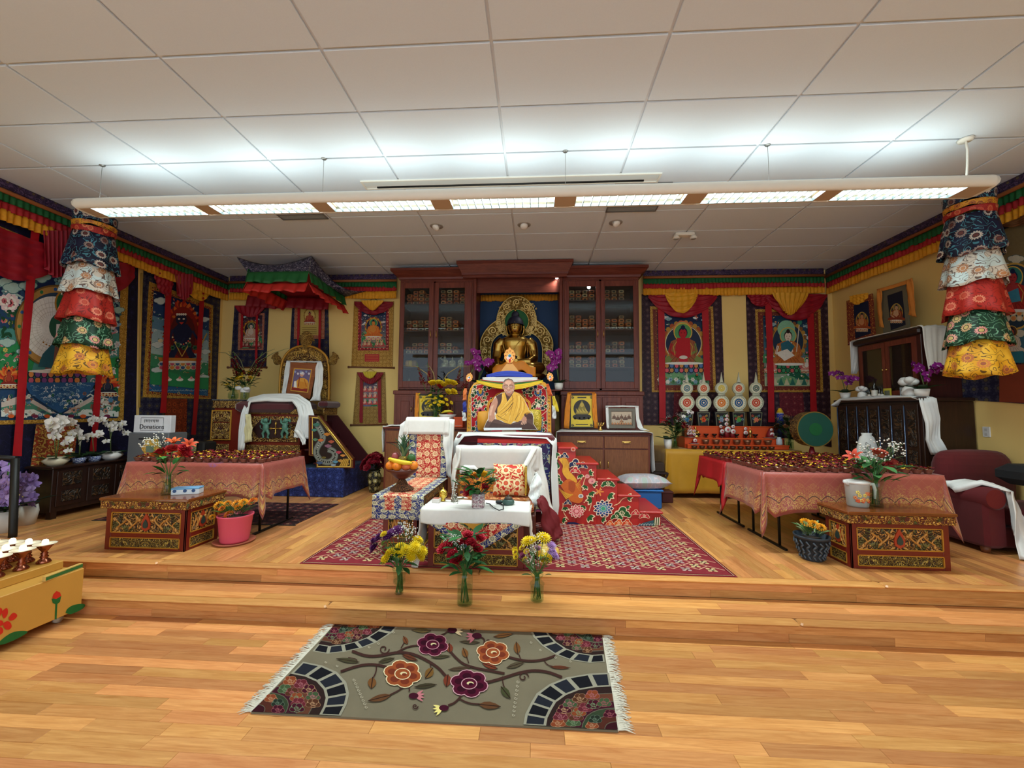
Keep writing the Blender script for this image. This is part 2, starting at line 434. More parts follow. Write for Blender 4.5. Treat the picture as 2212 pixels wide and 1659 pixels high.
for y0,x0,l,ln in cells[:300]:
 o=put_plank(stage,x0,y0,STAGE,ln,'y');o.scale.y=l/ln
 if x0+PW>XR:o.scale.x=(XR-x0)/PW
m=MB();tn=[]
for y0,x0,l,ln in cells[300:]:
 m.box((x0,y0,STAGE-.014),(min(x0+PW,XR)-.0012,y0+l-.0012,STAGE));t_=random.random();tn+=[t_]*6
o=m.build('plank_field',M_PLANKS,stage);o['kind']='stuff'
at=o.data.attributes.new('tone','FLOAT','FACE');at.data.foreach_set('value',tn)
steps=MB().box((XL,YT+.045,0),(XR,YS+.03,.134)).build('steps',M_GAP);struct(steps,'two wide oak steps up to the stage')
def board(x0,x1,y0,y1,z0,z1,par,name,bev=.001):
 m=MB();a,b,c=(x1-x0)/2,(y1-y0)/2,(z1-z0)/2;m.box((-a,-b,-c),(a,b,c),bev)
 o=m.build(name,M_PLANK,par,False);o.location=((x0+x1)/2,(y0+y1)/2,(z0+z1)/2);o['tone']=random.random();return o
def run(y0,y1,z0,z1,name,lo,hi,bev=.001):
 x=XL-random.random()
 while x<XR:
  ln=lo+random.random()*(hi-lo);a,b=max(x,XL),min(x+ln,XR)
  if b-a>.03:board(a,b-.001,y0,y1,z0,z1,steps,name,bev)
  x+=ln
random.seed(21)
for k,(yn,zt)in enumerate(((YS,STAGE),(YT,.14))):
 run(yn,yn+.09,zt-.024,zt+.0015,'nosing',2.2,3.4,.011)
 run(yn+.028,yn+.04,zt-.14+.001,zt-.082,'riser_board',.6,1.6)
 run(yn+.027,yn+.04,zt-.081,zt-.024,'riser_board',.7,1.9)
for k in range(3):run(YT+.09+k*.0937,YT+.0895+(k+1)*.0937,.126,.14,'tread_board',.9,2.0)
# ========= lamps and fittings on the ceiling
M_FIX=plain('#e4dfd2',.45,var=.03);M_FIX_SHADE=plain('#b99d7c',.5,var=.05);M_STEEL=plain('#8d8c88',.35,.6,var=.05)
def pendant(yc,label,x0=-4.70,x1=4.07,lit=1.):
 t=thing('pendant_light',label,'light',(0,yc,3.64))
 W=.125;n=14
 m=MB()
 prof=[(-W+.03,3.64)]+[(-W+.03-.055*sin(a)*.9,3.69-.055*cos(a))for a in[pi*i/8 for i in range(1,8)]]+[(-W+.035,3.748),(-W+.05,3.74),(-W+.045,3.70)]
 for sg in(1,-1):
  def sec(u,v,sg=sg):
   k=int(round(v*(len(prof)-1)));py,pz=prof[k]
   e=.0 if 0<u<1 else 0
   return(lerp(x0,x1,u)+e,yc+py*sg,pz)
  m.grid(sec,24,len(prof)-1,smooth=True,flip=(sg>0))
 m.build('housing',M_FIX,t)
 for xx,sg in((x0,-1),(x1,1)):
  e=MB();e.tube([(xx,yc-W+.02,3.694),(xx+sg*.02,yc-W+.06,3.69),(xx+sg*.02,yc+W-.06,3.69),(xx,yc+W-.02,3.694)],.052,10)
  e.build('end_cap',M_FIX,t)
 L=[(-4.576,-3.454),(-3.305,-2.247),(-2.078,-1.034),(-.848,.172),(.374,1.41),(1.592,2.652),(2.798,3.879)]
 edges=[x0]+[q for p in L for q in p]+[x1]
 for i in range(0,len(edges),2):
  MB().box((edges[i],yc-W+.03,3.641),(edges[i+1],yc+W-.03,3.70)).build('solid_cover',M_FIX_SHADE,t)  # covers browner than the housing: shade between lit louvres put into the colour
 for a,b in L:
  lv=MB();k=13
  for i in range(k+1):
   x=lerp(a,b,i/k);lv.box((x-.003,yc-W+.03,3.642),(x+.003,yc+W-.03,3.668))
  lv.box((a,yc-W+.028,3.641),(b,yc-W+.034,3.67));lv.box((a,yc+W-.034,3.641),(b,yc+W-.028,3.67))
  lv.build('louvre',plain('#343a3a',.5,0,var=.02),t)
  MB().box((a,yc-W+.034,3.695),(b,yc+W-.034,3.70)).build('reflector',plain('#f2f2f0',.3,var=.01),t)
  for up in(0,1):
   li=bpy.data.lights.new('tube_light','AREA');li.shape='RECTANGLE';li.size=b-a-.02;li.size_y=.16
   li.energy=(23 if not up else 2.2)*lit;li.color=(.84,1,.99)
   lo=bpy.data.objects.new('tube_light',li);COL.objects.link(lo);lo.parent=t
   lo.location=((a+b)/2,0,.046 if not up else.075);lo.rotation_euler=(pi if up else 0,0,0)
 for x in(-4.588,-2.173,.277,2.2):
  c=MB();c.tube([(x,yc,3.70),(x,yc,CEIL)],.0022,6);c.lathe([(.011,0),(.011,.03),(.004,.05)],10,(x,yc,3.74));c.lathe([(.02,0),(.03,.012)],12,(x,yc,CEIL-.014))
  c.build('suspension_cable',M_STEEL,t)
 c=MB();c.tube([(3.974,yc,CEIL-.01),(3.985,yc,4.05),(3.975,yc,3.9),(3.95,yc-.01,3.78),(3.93,yc,3.72)],.009,8);c.lathe([(.05,-.03),(.06,-.012),(.03,0)],16,(3.974,yc,CEIL))
 c.build('power_cord',M_FIX,t)
 return t
pendant(3.84,'long white linear pendant light with seven louvred tubes hung from the ceiling')
pendant(-1.6,'long white linear pendant light hung over the hall behind the steps',lit=.45)
t=thing('slot_diffuser','long white ceiling air diffuser with one black slot','air vent',(-.32,4.33,CEIL))
x0,x1=-1.975,1.337
m=MB();m.box((x0,4.245,CEIL-.02),(x1,4.262,CEIL));m.box((x0,4.398,CEIL-.02),(x1,4.415,CEIL));m.box((x0,4.262,CEIL-.02),(x0+.02,4.398,CEIL));m.box((x1-.02,4.262,CEIL-.02),(x1,4.398,CEIL))
m.build('frame',M_FIX,t)
MB().box((x0+.02,4.262,CEIL-.012),(x1-.02,4.345,CEIL-.004)).build('blade',plain('#d9dedb',.4,var=.02),t)
MB().box((x0+.02,4.346,CEIL-.010),(x1-.02,4.398,CEIL-.003)).build('slot_bed',plain('#dcdcd6',.5,var=.02),t)
MB().tube([(-1.828,4.373,CEIL-.014),(1.174,4.373,CEIL-.014)],.012,8).build('slot',plain('#0b0a0a',.4),t)
for x,y,nm in((-3.1,4.53,'beside the slot diffuser, over the gilded throne'),(1.19,4.5,'touching the end of the slot diffuser'),(-3.1,5.02,'in the dim ceiling before the hanging canopy'),(1.19,5.0,'in the ceiling before the spotlights')):
 t=thing('ceiling_grille','grey louvred ceiling air grille '+nm,'air vent',(x,y,CEIL-.006))
 m=MB();
 for sx in(-1,1):m.box((x+sx*.30,y-.07,CEIL-.02),(x+sx*.315,y+.07,CEIL-.005))
 for sy in(-1,1):m.box((x-.315,y+sy*.06,CEIL-.02),(x+.315,y+sy*.075,CEIL-.005))
 m.build('frame',M_STEEL,t)
 for k in range(6):
  MB().box((x-.3,y-.058+k*.02,CEIL-.016),(x+.3,y-.05+k*.02,CEIL-.006)).build('slat',plain('#9d9f9b',.5,.2),t)
for i,(x,y,nm)in enumerate(((-1.393,5.39,'turned towards the cream cabinet side'),(-.176,5.40,'facing straight down before the canopy cornice'),(1.065,5.386,'turned away from the statue'))):
 t=thing('spotlight','small white recessed gimbal spotlight '+nm,'spotlight',(x,y,CEIL))
 m=MB();m.lathe([(.052,-.008),(.085,-.012),(.092,-.006),(.092,0)],24,(x,y,CEIL),caps=False);m.build('trim_ring',plain('#a7a39c',.4,.3),t)
 MB().lathe([(.001,-.004),(.06,-.004)],24,(x,y,CEIL),caps=False).build('recess',plain('#3a3835',.6),t)
 tl=(i-1)*.5
 m=MB();m.lathe([(.0,-.05),(.035,-.05),(.05,-.036),(.052,-.01),(.04,.0)],20,(0,0,0))
 R_=Matrix.Rotation(-tl,3,'Y')@Matrix.Rotation(-.4,3,'X')
 m.v=[tuple(Vector((x,y,CEIL-.006))+R_@Vector(p))for p in m.v];m.build('lamp_head',plain('#e8e6e0',.4),t)
t=thing('emergency_light','white twin-headed emergency light on the ceiling grid','light',(2.104,5.76,CEIL))
MB().box((1.97,5.71,CEIL-.05),(2.24,5.81,CEIL-.002),.012).build('body',M_FIX,t)
for sx in(-1,1):
 o=MB().lathe([(.0,-.045),(.04,-.045),(.05,-.03),(.03,0),(.012,.02)],16,(2.104+sx*.12,5.74,CEIL-.05)).build('lamp_head',M_FIX,t)
 MB().lathe([(0,-.047),(.036,-.047),(.036,-.045)],16,(2.104+sx*.12,5.74,CEIL-.05)).build('lens',plain('#b9c2c4',.15),o)
 # ========= pleated valance round three walls
random.seed(9)
def valance(name,p0,p1,nrm,label):
 p0=Vector(p0);p1=Vector(p1);L=(p1-p0).length;d=(p1-p0)/L;nrm=Vector(nrm)
 t=thing(name,label,'valance',(p0+p1)/2+nrm*.03)
 def strip(nm,z0,z1,amp,off,mat,n,flare=0,solid=.004,waves=None):
  ph=[random.random()*6.28 for _ in range(6)]
  def fn(u,v):
   s=u*L;z=lerp(z1,z0,v)
   w_=sin(s*2*pi/.062+ph[0]+1.3*sin(s*3.1+ph[1]))*.6+.4*sin(s*2*pi/.21+ph[2]+sin(s*1.7))
   a=amp*(.35+.65*v)*w_+off+flare*v
   sag=.012*sin(s*2.1+ph[3])+.006*sin(s*5.3+ph[4])
   return p0+d*s+nrm*a+Vector((0,0,z+sag*(.4+.6*v)))
  m=MB();m.grid(fn,n,3,uvs=(L,z1-z0));m.build(nm,mat,t,solid=solid)
 n=int(L/.0095)
 strip('brocade_band',4.05,4.158,.006,.11,brocade('#2c1d3a','#5c4668','#4a3450','#6d5a40',9,lw=.05),n//3)
 m=MB();m.tube([p0+nrm*.125+Vector((0,0,4.025)),p1+nrm*.125+Vector((0,0,4.025))],.024,10);m.build('rod',plain('#9c5a2c',.55),t)
 strip('green_frill',3.905,4.01,.019,.115,plain('#0f5a2a',.7,var=.25,scale=30),n)
 strip('red_frill',3.82,3.915,.022,.11,plain('#a81c22',.7,var=.25,scale=30),n)
 strip('yellow_frill',3.70,3.832,.025,.105,plain('#e09a1a',.7,var=.25,scale=30),n)
 return t
valance('valance',(XL+.2,YB,0),(-2.62,YB,0),(0,-1,0),'pleated green, red and gold cloth valance beside the hanging canopy')
valance('valance',(1.92,YB,0),(XR-.2,YB,0),(0,-1,0),'pleated green, red and gold cloth valance above the twin red scroll paintings')
valance('valance',(XL,1.5,0),(XL,YB-.02,0),(1,0,0),'long pleated green, red and gold cloth valance above the largest scroll painting')
valance('valance',(XR,YB-.02,0),(XR,1.5,0),(-1,0,0),'long pleated green, red and gold cloth valance above the wall power socket')
# ========= scroll paintings on the walls
PB=lambda off:(lambda x,y:GY(x,y,YB-off))
PL=lambda off:(lambda x,y:GX(x,y,XL+off))
PR=lambda off:(lambda x,y:GX(x,y,XR-off))
def quad(c,u,v):
 a=(lerp(c[0][0],c[1][0],u),lerp(c[0][1],c[1][1],u));b=(lerp(c[3][0],c[2][0],u),lerp(c[3][1],c[2][1],u))
 return lerp(a[0],b[0],v),lerp(a[1],b[1],v)
def sheet(c,plane,nrm,thick=.006,wave=0,n=(10,12),uvk=None):
 """cloth panel whose four photo corners (TL TR BR BL) lie on a wall plane"""
 m=MB();nrm=Vector(nrm)
 def fr(u,v):x,y=quad(c,u,v);return Vector(plane(x,y))+nrm*(thick+wave*sin(u*9+v*3)*v)
 m.grid(fr,n[0],n[1]);m.grid(lambda u,v:Vector(plane(*quad(c,u,v))),n[0],n[1],flip=True)
 rim=[(i/n[0],0)for i in range(n[0])]+[(1,j/n[1])for j in range(n[1])]+[(1-i/n[0],1)for i in range(n[0])]+[(0,1-j/n[1])for j in range(n[1])]
 k=len(rim);vs=[fr(*p)for p in rim]+[Vector(plane(*quad(c,*p)))for p in rim]
 m.add(vs,[(i,(i+1)%k,k+(i+1)%k,k+i)for i in range(k)])
 return m
def ribbon(pts,wd,plane,nrm,off):
 """hanging strip along photo points"""
 m=MB();nrm=Vector(nrm);n=len(pts)-1
 def fn(u,v):
  s=v*n;k=min(int(s),n-1);f=s-k;x=lerp(pts[k][0],pts[k+1][0],f);y=lerp(pts[k][1],pts[k+1][1],f)
  return Vector(plane(x+(u-.5)*wd,y))+nrm*(off+.006*sin(v*17+u*2)*v)
 m.grid(fn,3,14);return m
def swag(x0,x1,yt,yb,plane,nrm,off,folds=5,amp=.03,yend=None,slope=0):
 """gathered veil hanging between two points: deepest in the middle"""
 m=MB();nrm=Vector(nrm);ye=yend if yend is not None else yt+(yb-yt)*.3
 def fn(u,v):
  x=lerp(x0,x1,u);b=ye+(yb-ye)*(sin(pi*u)**.8);y=yt+slope*u+(b-yt)*v
  return Vector(plane(x,y))+nrm*(off+amp*(.5+.5*sin(v*folds*2*pi*(.6+.4*sin(pi*u))+u*4))*(.3+.7*sin(pi*u))+.012*sin(u*31))
 m.grid(fn,24,16);return m
def festoon(x0,x1,yt,yb,plane,nrm,off,folds=9,amp=.025,pinch=.45):
 """cloth gathered towards a knot: pleats run down"""
 m=MB();nrm=Vector(nrm);xc=(x0+x1)/2
 def fn(u,v):
  w_=1-(1-pinch)*v**1.5;x=xc+(lerp(x0,x1,u)-xc)*w_;y=yt+(yb-yt)*v*(.75+.25*sin(pi*u))
  return Vector(plane(x,y))+nrm*(off+amp*sin(u*folds*2*pi+v*2)*(.4+.6*v)+amp*1.2)
 m.grid(fn,40,10);return m
RED=plain('#b0101c',.6,var=.2,scale=14);CRIM=plain('#9c1426',.55,var=.2,scale=10);MAROON=plain('#5e0f1c',.7,var=.15);YEL=plain('#e3a324',.6,var=.15,scale=20)
M_GOLDB=brocade('#b98a34','#8f6420','#d2a850','#9a6a26',14,lw=.05);M_ROD=plain('#6b3a1c',.5)
M_NAVYB=brocade('#1d1d38','#34344e','#3d3a4c','#58503e',8,fsize=.42,lw=.02);M_PURB=brocade('#2b1422','#4a2c38','#4d3440','#6a5048',9,fsize=.3,lw=.02)
M_BLUEB=brocade('#12122c','#1e1e42','#1a1a3c','#26264c',5,fsize=.2,lw=.02);M_REDG=brocade('#7a1418','#b98a3a','#c79a44','#3a1c10',12,lw=.05)
M_TEMP=paintmat(.7)
def lotus(p,cx,cy,w_,h,cols,n=7,edge='#e8d8b0'):
 for row,sg in((0,1),(1,-1)):
  for i in range(n):
   x=cx+w_*((i+.5)/n-.5);c=cols[(i+row)%len(cols)]
   p.ell(x,cy+sg*h*.25,w_/n*.55,h*.32,edge,10);p.ell(x,cy+sg*h*.25,w_/n*.40,h*.24,c,10)
 p.ell(cx,cy-h*.5,w_*.5,h*.16,'#e9e4d6',20)
def seated(p,cx,cy,s,skin,robe,hair='#15162a',halo='#2f7d4a',robe2=None,halo_edge='#d8b04a',hat=None):
 """cross-legged figure; s = height in photo pixels, base at cy"""
 r2=robe2 or robe
 p.ell(cx,cy-.78*s,.235*s,.235*s,halo_edge,24);p.ell(cx,cy-.78*s,.21*s,.21*s,halo,24)
 p.poly([(cx-.5*s,cy),(cx-.52*s,cy-.1*s),(cx-.3*s,cy-.22*s),(cx+.3*s,cy-.22*s),(cx+.52*s,cy-.1*s),(cx+.5*s,cy)],r2)
 p.ell(cx,cy-.07*s,.3*s,.07*s,robe)
 p.poly([(cx-.3*s,cy-.55*s),(cx-.38*s,cy-.3*s),(cx-.3*s,cy-.12*s),(cx+.3*s,cy-.12*s),(cx+.38*s,cy-.3*s),(cx+.3*s,cy-.55*s),(cx+.1*s,cy-.64*s),(cx-.1*s,cy-.64*s)],robe)
 p.poly([(cx-.16*s,cy-.58*s),(cx-.2*s,cy-.32*s),(cx,cy-.2*s),(cx+.14*s,cy-.34*s),(cx+.1*s,cy-.6*s)],skin)
 p.line([(cx-.28*s,cy-.5*s),(cx-.33*s,cy-.3*s),(cx-.12*s,cy-.16*s)],.07*s,skin);p.line([(cx+.3*s,cy-.5*s),(cx+.33*s,cy-.3*s),(cx+.06*s,cy-.17*s)],.06*s,r2)
 p.rect(cx-.05*s,cy-.7*s,cx+.05*s,cy-.58*s,skin);q=C(robe);dk=tuple(v*.5 for v in q[:3]);p.k+=1
 if s>20:
  for a in(-.32,-.2,-.06,.1,.22,.34):p.line([(cx+a*s,cy-.02*s),(cx+a*s*.8,cy-.1*s),(cx+a*s*.55,cy-.17*s)],.014*s,dk,lift=False)
  for sg in(-1,1):p.line([(cx+sg*.12*s,cy-.6*s),(cx+sg*.24*s,cy-.42*s),(cx+sg*.2*s,cy-.2*s)],.018*s,'#c9a048',lift=False);p.line([(cx+sg*.26*s,cy-.54*s),(cx+sg*.33*s,cy-.36*s),(cx+sg*.28*s,cy-.18*s)],.012*s,dk,lift=False)
  p.line([(cx-.5*s,cy-.005*s),(cx,cy-.02*s),(cx+.5*s,cy-.005*s)],.02*s,'#c9a048',lift=False)
 p.ell(cx,cy-.77*s,.115*s,.14*s,hair,16);p.ell(cx,cy-.75*s,.095*s,.12*s,skin,16)
 if hat:p.poly([(cx-.13*s,cy-.8*s),(cx,cy-1.02*s),(cx+.13*s,cy-.8*s)],hat)
 else:p.ell(cx,cy-.9*s,.055*s,.06*s,hair,12)
 for sx in(-1,1):p.ell(cx+sx*.04*s,cy-.765*s,.02*s,.008*s,'#1c1010',8)
 p.ell(cx,cy-.69*s,.025*s,.009*s,'#8a2a20',8)
def busy(p,c,n,cols,seed,s0=.012,s1=.03,edge=None):
 """small painted flowers, curls and leaves crowding an area"""
 rnd=random.Random(seed);W=max(abs(c[1][0]-c[0][0]),abs(c[2][1]-c[1][1])*.7)
 for i in range(n):
  if i%12==0:p.k+=1
  x,y=quad(c,rnd.random(),rnd.random());s=W*rnd.uniform(s0,s1);k=i%4;cc=rnd.choice(cols)
  p.k+=.02
  if k==0:p.petals(x,y,s,6,cc,.7,rnd.random(),lift=False);p.k+=.02;p.ell(x,y,s*.3,s*.3,rnd.choice(cols),6,lift=False)
  elif k==1:p.spiral(x,y,s*.9,s*.3,cc,1.1,rnd.random()*6,lift=False)
  elif k==2:p.ell(x,y,s*.9,s*.4,cc,8,rnd.random()*3,lift=False)
  else:p.line([(x-s,y+s*.3),(x,y-s*.4),(x+s,y+s*.2)],s*.35,cc,lift=False)
def scenery(p,c,sky,mid,low,seed=1,clouds=6,trees='#1f5a32',wc='#e6e8e4'):
 """painted sky, clouds, hills and water filling a quadrilateral c"""
 def Q(u,v):return quad(c,u,v)
 rnd=random.Random(seed);N=8
 cols=[C(sky),C(mid),C(low)]
 for k in range(N):
  t=k/(N-1)*2;a=cols[int(min(t,1.999))];b=cols[min(int(min(t,1.999))+1,2)];f=t-int(min(t,1.999))
  p.poly([Q(0,k/N),Q(1,k/N),Q(1,(k+1)/N),Q(0,(k+1)/N)],tuple(lerp(a[i],b[i],f)for i in range(3)),lift=(k==0))
 W=abs(c[1][0]-c[0][0])
 for i in range(5):
  u=rnd.random();v=.55+.08*i;x,y=Q(u,v);gr=rnd.choice(['#2f7a48','#3f8a58','#1f5f44','#6fa070'])
  xs=[max(c[0][0],min(c[1][0],x+q*W))for q in(-.3,-.12,0,.14,.3)];xl=min(c[0][0],c[3][0]);
  p.poly([(xs[0],Q(.5,v+.12)[1]),(xs[1],y),(xs[2],y-.03*W),(xs[3],y),(xs[4],Q(.5,v+.12)[1])],gr)
 for i in range(clouds):
  u=rnd.choice([rnd.uniform(.06,.24),rnd.uniform(.76,.94)]);v=rnd.uniform(.05,.5);x,y=Q(u,v)
  p.cloud(x,y,W*rnd.uniform(.04,.07),rnd.choice([wc,'#b9cfd0','#8fb0b4','#d8c9c0']),'#5d7d88')
 busy(p,[Q(.02,.02),Q(.98,.02),Q(.98,.98),Q(.02,.98)],150,[trees,'#8fb0b4','#d8c9c0','#c8604a','#e0c070','#3f6f8a','#6f9a5a',wc],seed+3)
 for i in range(10):
  u=rnd.choice([rnd.uniform(.03,.25),rnd.uniform(.75,.97)]);v=rnd.uniform(.5,.92);x,y=Q(u,v)
  p.petals(x,y,W*.035,7,trees,.7);p.petals(x+.01*W,y-.02*W,W*.022,5,rnd.choice(['#e08a9a','#f0e6d8','#d9603a']),.8)
def aura(p,cx,cy,rx,ry,inner,edge='#c8962e',petalc='#a8402c',n=26):
 for i in range(n):
  a=2*pi*i/n;p.ell(cx+rx*1.08*cos(a),cy+ry*1.08*sin(a),rx*.13,ry*.13,petalc if i%2 else edge,8,lift=(i%2==0))
 p.ell(cx,cy,rx*1.03,ry*1.03,edge,30);p.ell(cx,cy,rx*.97,ry*.97,inner,30)
def hanger(t,x,y,plane,nrm,wd=26):
 n=Vector(nrm);m=MB();m.tube([plane(x-wd/2,y+4)+n*.02,plane(x,y-5)+n*.025,plane(x+wd/2,y+4)+n*.02],.004,6);m.build('hanging_cord',plain('#8a5a30',.7),t)
def rod(t,x0,x1,y0,y1,plane,nrm,r=.014):
 n=Vector(nrm);a=Vector(plane(x0,y0))+n*.02;b=Vector(plane(x1,y1))+n*.02;d=(b-a).normalized();m=MB()
 m.tube([a,a+d*.02,a+d*.025,b-d*.025,b-d*.02,b],[r*1.6,r*1.6,r,r,r*1.6,r*1.6],10);m.build('roller_rod',M_ROD,t)
BN,LN,RN=(0,-1,0),(1,0,0),(-1,0,0)
t=thing('thangka','largest scroll painting, white many-armed deity disc in dark blue cloth border','scroll painting',GX(120,1000,XL+.01))
sheet([(-260,380),(298,575),(292,985),(-260,1110)],PL(.012),LN,.006,n=(20,10)).build('cloth_border',M_BLUEB,t)
sheet([(-250,385),(277,604),(266,909),(-250,925)],PL(.02),LN,.006,n=(20,6)).build('gold_border',M_GOLDB,t)
p=Paint((0,0,0),(0,0,1),(0,1,0),fn=PL(.03));p.n=Vector(LN)
q=[(-200,440),(260,622),(254,903),(-200,912)]
p.poly(q,'#27466a')
p.poly([(-200,440),(260,622),(258,690),(-200,590)],'#1b2b52');p.poly([(-200,700),(257,720),(255,830),(-200,830)],'#4d8f86');p.poly([(-200,760),(90,730),(60,830),(-200,850)],'#2f8a50')
p.poly([(210,780),(256,770),(255,850),(205,850)],'#2f8a50')
busy(p,[(-20,560),(256,640),(256,720),(-20,640)],110,['#a9c6bd','#6f9aa0','#dfe6de','#3f6f74','#2c4a6a'],1,.02,.05)
busy(p,[(-10,660),(60,670),(60,800),(-10,810)],90,['#1f4a30','#2f6a3c','#e9cfd0','#d9707a','#6f9a6a','#d8c060'],2,.03,.07);busy(p,[(200,690),(256,690),(255,860),(200,860)],90,['#1f4a30','#2f6a3c','#e9cfd0','#d9707a','#dfe6ea','#8fb4cc'],3,.03,.07)
for x,y,r in((8,610,16),(28,622,20),(60,618,18),(90,600,18),(15,740,16),(242,690,14),(255,670,12),(232,660,13),(50,760,14),(222,700,12)):
 p.cloud(x,y,r,'#a9c6bd','#3f6f74')
for x,y,r in((20,655,20),(8,650,13),(240,700,12),(228,655,10)):
 for k,c in((1.1,'#e9cfd0'),(.8,'#f4ece4'),(.45,'#d9707a')):p.petals(x,y,r*k,9,c,.7,rot=k)
for i in range(24):p.leaf(random.uniform(0,48),random.uniform(670,725),12,7,random.uniform(0,6.3),'#1f4a30')
p.ell(42,573,22,20,'#2b6a4a');seated(p,42,590,30,'#efe6dc','#e9dccb',halo='#2f7a50');p.ell(40,594,22,6,'#a83a4a')
seated(p,246,650,26,'#c9684a','#a03028',halo='#2f6a8a')
p.ell(118,705,88,90,'#7a5a2a',40);p.ell(118,705,84,86,'#b98a48',40)
for i in range(16):a=2*pi*i/16;p.ell(118+78*cos(a),705+80*sin(a),4,4,['#2f5f9a','#a03028','#2f7a4a'][i%3],8)
p.ell(118,705,71,73,'#31485c',40);p.ell(112,708,66,68,'#efebe2',40)
for i in range(40):a=2*pi*i/40;p.line([(112+26*cos(a),708+26*sin(a)),(112+66*cos(a),708+68*sin(a))],.7,'#c9c0b2',lift=(i==0))
for r in(34,44,54):p.ring(112,708,r,r+.8,'#c9bfae',40)
for i in range(14):a=.9+i*.22;p.ell(112-40*cos(a)*.8,708+40*sin(a),2,2,'#a9742e',6,lift=(i==0))
p.ell(130,706,26,30,'#2c5d46');p.ell(140,655,24,30,'#b8812f');p.ell(140,655,20,26,'#2b6a40')
for k,c in enumerate(('#efe6dc','#d9b9a0','#c06a4a','#3a5a9a')):p.ell(140,682-14*k,9-k,8,c)
p.poly([(120,700),(160,700),(152,750),(165,790),(100,792),(118,750)],'#efe6dc');p.poly([(118,745),(158,745),(172,795),(95,797)],'#8a5a48');p.poly([(90,765),(118,735),(112,795),(80,792)],'#2f5f6a')
p.ell(118,802,34,6,'#f4f0e8');lotus(p,122,815,128,26,['#c25a78','#d98a4a','#7a4a8a'],9,'#20324a')
p.poly([(48,826),(205,826),(190,850),(150,880),(128,893),(105,880),(62,850)],'#2f5d8e')
for i in range(60):x=random.uniform(60,190);y=random.uniform(830,872);p.line([(x,y),(x+4,y-2),(x+8,y)],.9,'#8fb4cc',lift=(i==0))
for a,b in((0,1),(254,-1)):
 p.poly([(a,868),(a+b*50,852),(a+b*120,893),(a,893)],'#cdbfb4');p.poly([(a,880),(a+b*60,868),(a+b*110,895),(a,898)],'#4d8a72');p.poly([(a,888),(a+b*70,884),(a+b*100,898),(a,900)],'#dfe4dc')
busy(p,[(0,850),(254,850),(254,900),(0,903)],110,['#2f6a4a','#dfe4dc','#c9a08a','#5a8ab0','#8a5a4a','#3a5a6a'],4,.012,.03);busy(p,[(70,828),(185,828),(150,875),(105,875)],60,['#8fb4cc','#dfe8ee','#1c3f6a','#4a7aa8'],5,.02,.04)
for x,y in((16,815),(230,832)):
 for i in range(11):a=pi+pi*i/10;p.leaf(x,y,26,10,a,['#d9602a','#b8321e','#e08a3a'][i%3])
 seated(p,x,y+16,34,'#33384e' if x>99 else '#a8402c','#23283c' if x>99 else '#8a2a20',halo='#c04a24');lotus(p,x,y+20,40,8,['#7a2a20','#c98a4a'],6)
for i in range(9):p.ell(20+i*26,899,7,4,['#d9602a','#e9e0d0','#7a2a4a'][i%3],10)
p.done('painting',M_TEMP,t)
sheet([(78,917),(168,916),(160,990),(66,1008)],PL(.03),LN,.004).build('door_patch',brocade('#8a3a22','#c9a04a','#b8452a','#d9b870',7,lw=.06),t)
for k,pts in enumerate(([(76,470),(60,640),(46,800),(34,985)],[(222,590),(214,760),(206,880),(198,975)])):
 ribbon(pts,19 if k==0 else 14,PL(.05),LN,.02).build('ribbon',RED,t)
swag(-120,118,455,560,PL(.06),LN,.01,4,.05,500,80).build('veil',CRIM,t)
festoon(82,140,498,600,PL(.06),LN,.03,6,.03,.9).build('veil',CRIM,t);swag(150,290,535,612,PL(.06),LN,.01,3,.03,560,40).build('veil',CRIM,t)
swag(120,175,515,560,PL(.05),LN,.03,3,.02,530,20).build('yellow_veil',YEL,t)
t=thing('thangka','tall scroll painting of a dark blue wrathful figure in flames with a gold frame border','scroll painting',GX(380,960,XL+.01))
sheet([(310,578),(476,636),(464,948),(298,982)],PL(.012),LN,.006).build('cloth_border',M_NAVYB,t)
sheet([(322,608),(460,660),(455,862),(308,858)],PL(.02),LN,.006).build('gold_border',M_GOLDB,t)
sheet([(328,618),(456,664),(452,859),(316,852)],PL(.026),LN,.004).build('red_border',M_REDG,t)
p=Paint((0,0,0),(0,0,1),(0,1,0),fn=PL(.034));p.n=Vector(LN)
q=[(332,627),(452,668),(449,855),(322,845)];
for k in range(8):
 cc=['#16234a','#24406c','#5e86a0','#9db8bf','#a9c2bd','#3f8a62','#2f7a50','#2d5f8a'][k]
 p.poly([quad(q,0,k/8),quad(q,1,k/8),quad(q,1,(k+1)/8),quad(q,0,(k+1)/8)],cc,lift=(k==0))
busy(p,q,170,['#cfd8d4','#6d8a94','#2f6a4a','#c9b070','#b8543a','#3f6f8a','#e0d8c8'],7,.012,.03)
for x,y,r in((347,650,13),(442,690,9),(340,745,12),(443,760,10),(340,800,12),(440,815,10)):p.cloud(x,y,r,'#cfd8d4','#6d8a94')
for i in range(46):
 a=-pi/2+(i/45-.5)*4.6;r0=34+8*random.random();p.leaf(394+r0*.62*cos(a),722+r0*1.35*sin(a),20,11,a-.25,['#a3281c','#c8441e','#7a1c18','#d96a2a'][i%4])
p.ell(394,722,34,60,'#8a2018',24);busy(p,[(370,680),(418,680),(418,765),(370,765)],60,['#c8441e','#d96a2a','#e0a03a','#5a1010'],8,.03,.08);p.ell(394,725,28,48,'#5a1a1a',24)
p.poly([(372,712),(384,700),(404,700),(415,715),(410,738),(414,758),(424,772),(408,774),(398,752),(386,752),(374,776),(360,772),(372,750),(376,735)],'#1c2140')
p.ell(391,690,12,13,'#1a1f3a');
for i in range(5):p.ell(382+i*4.5,679,2.4,2.8,'#e6dccb',8)
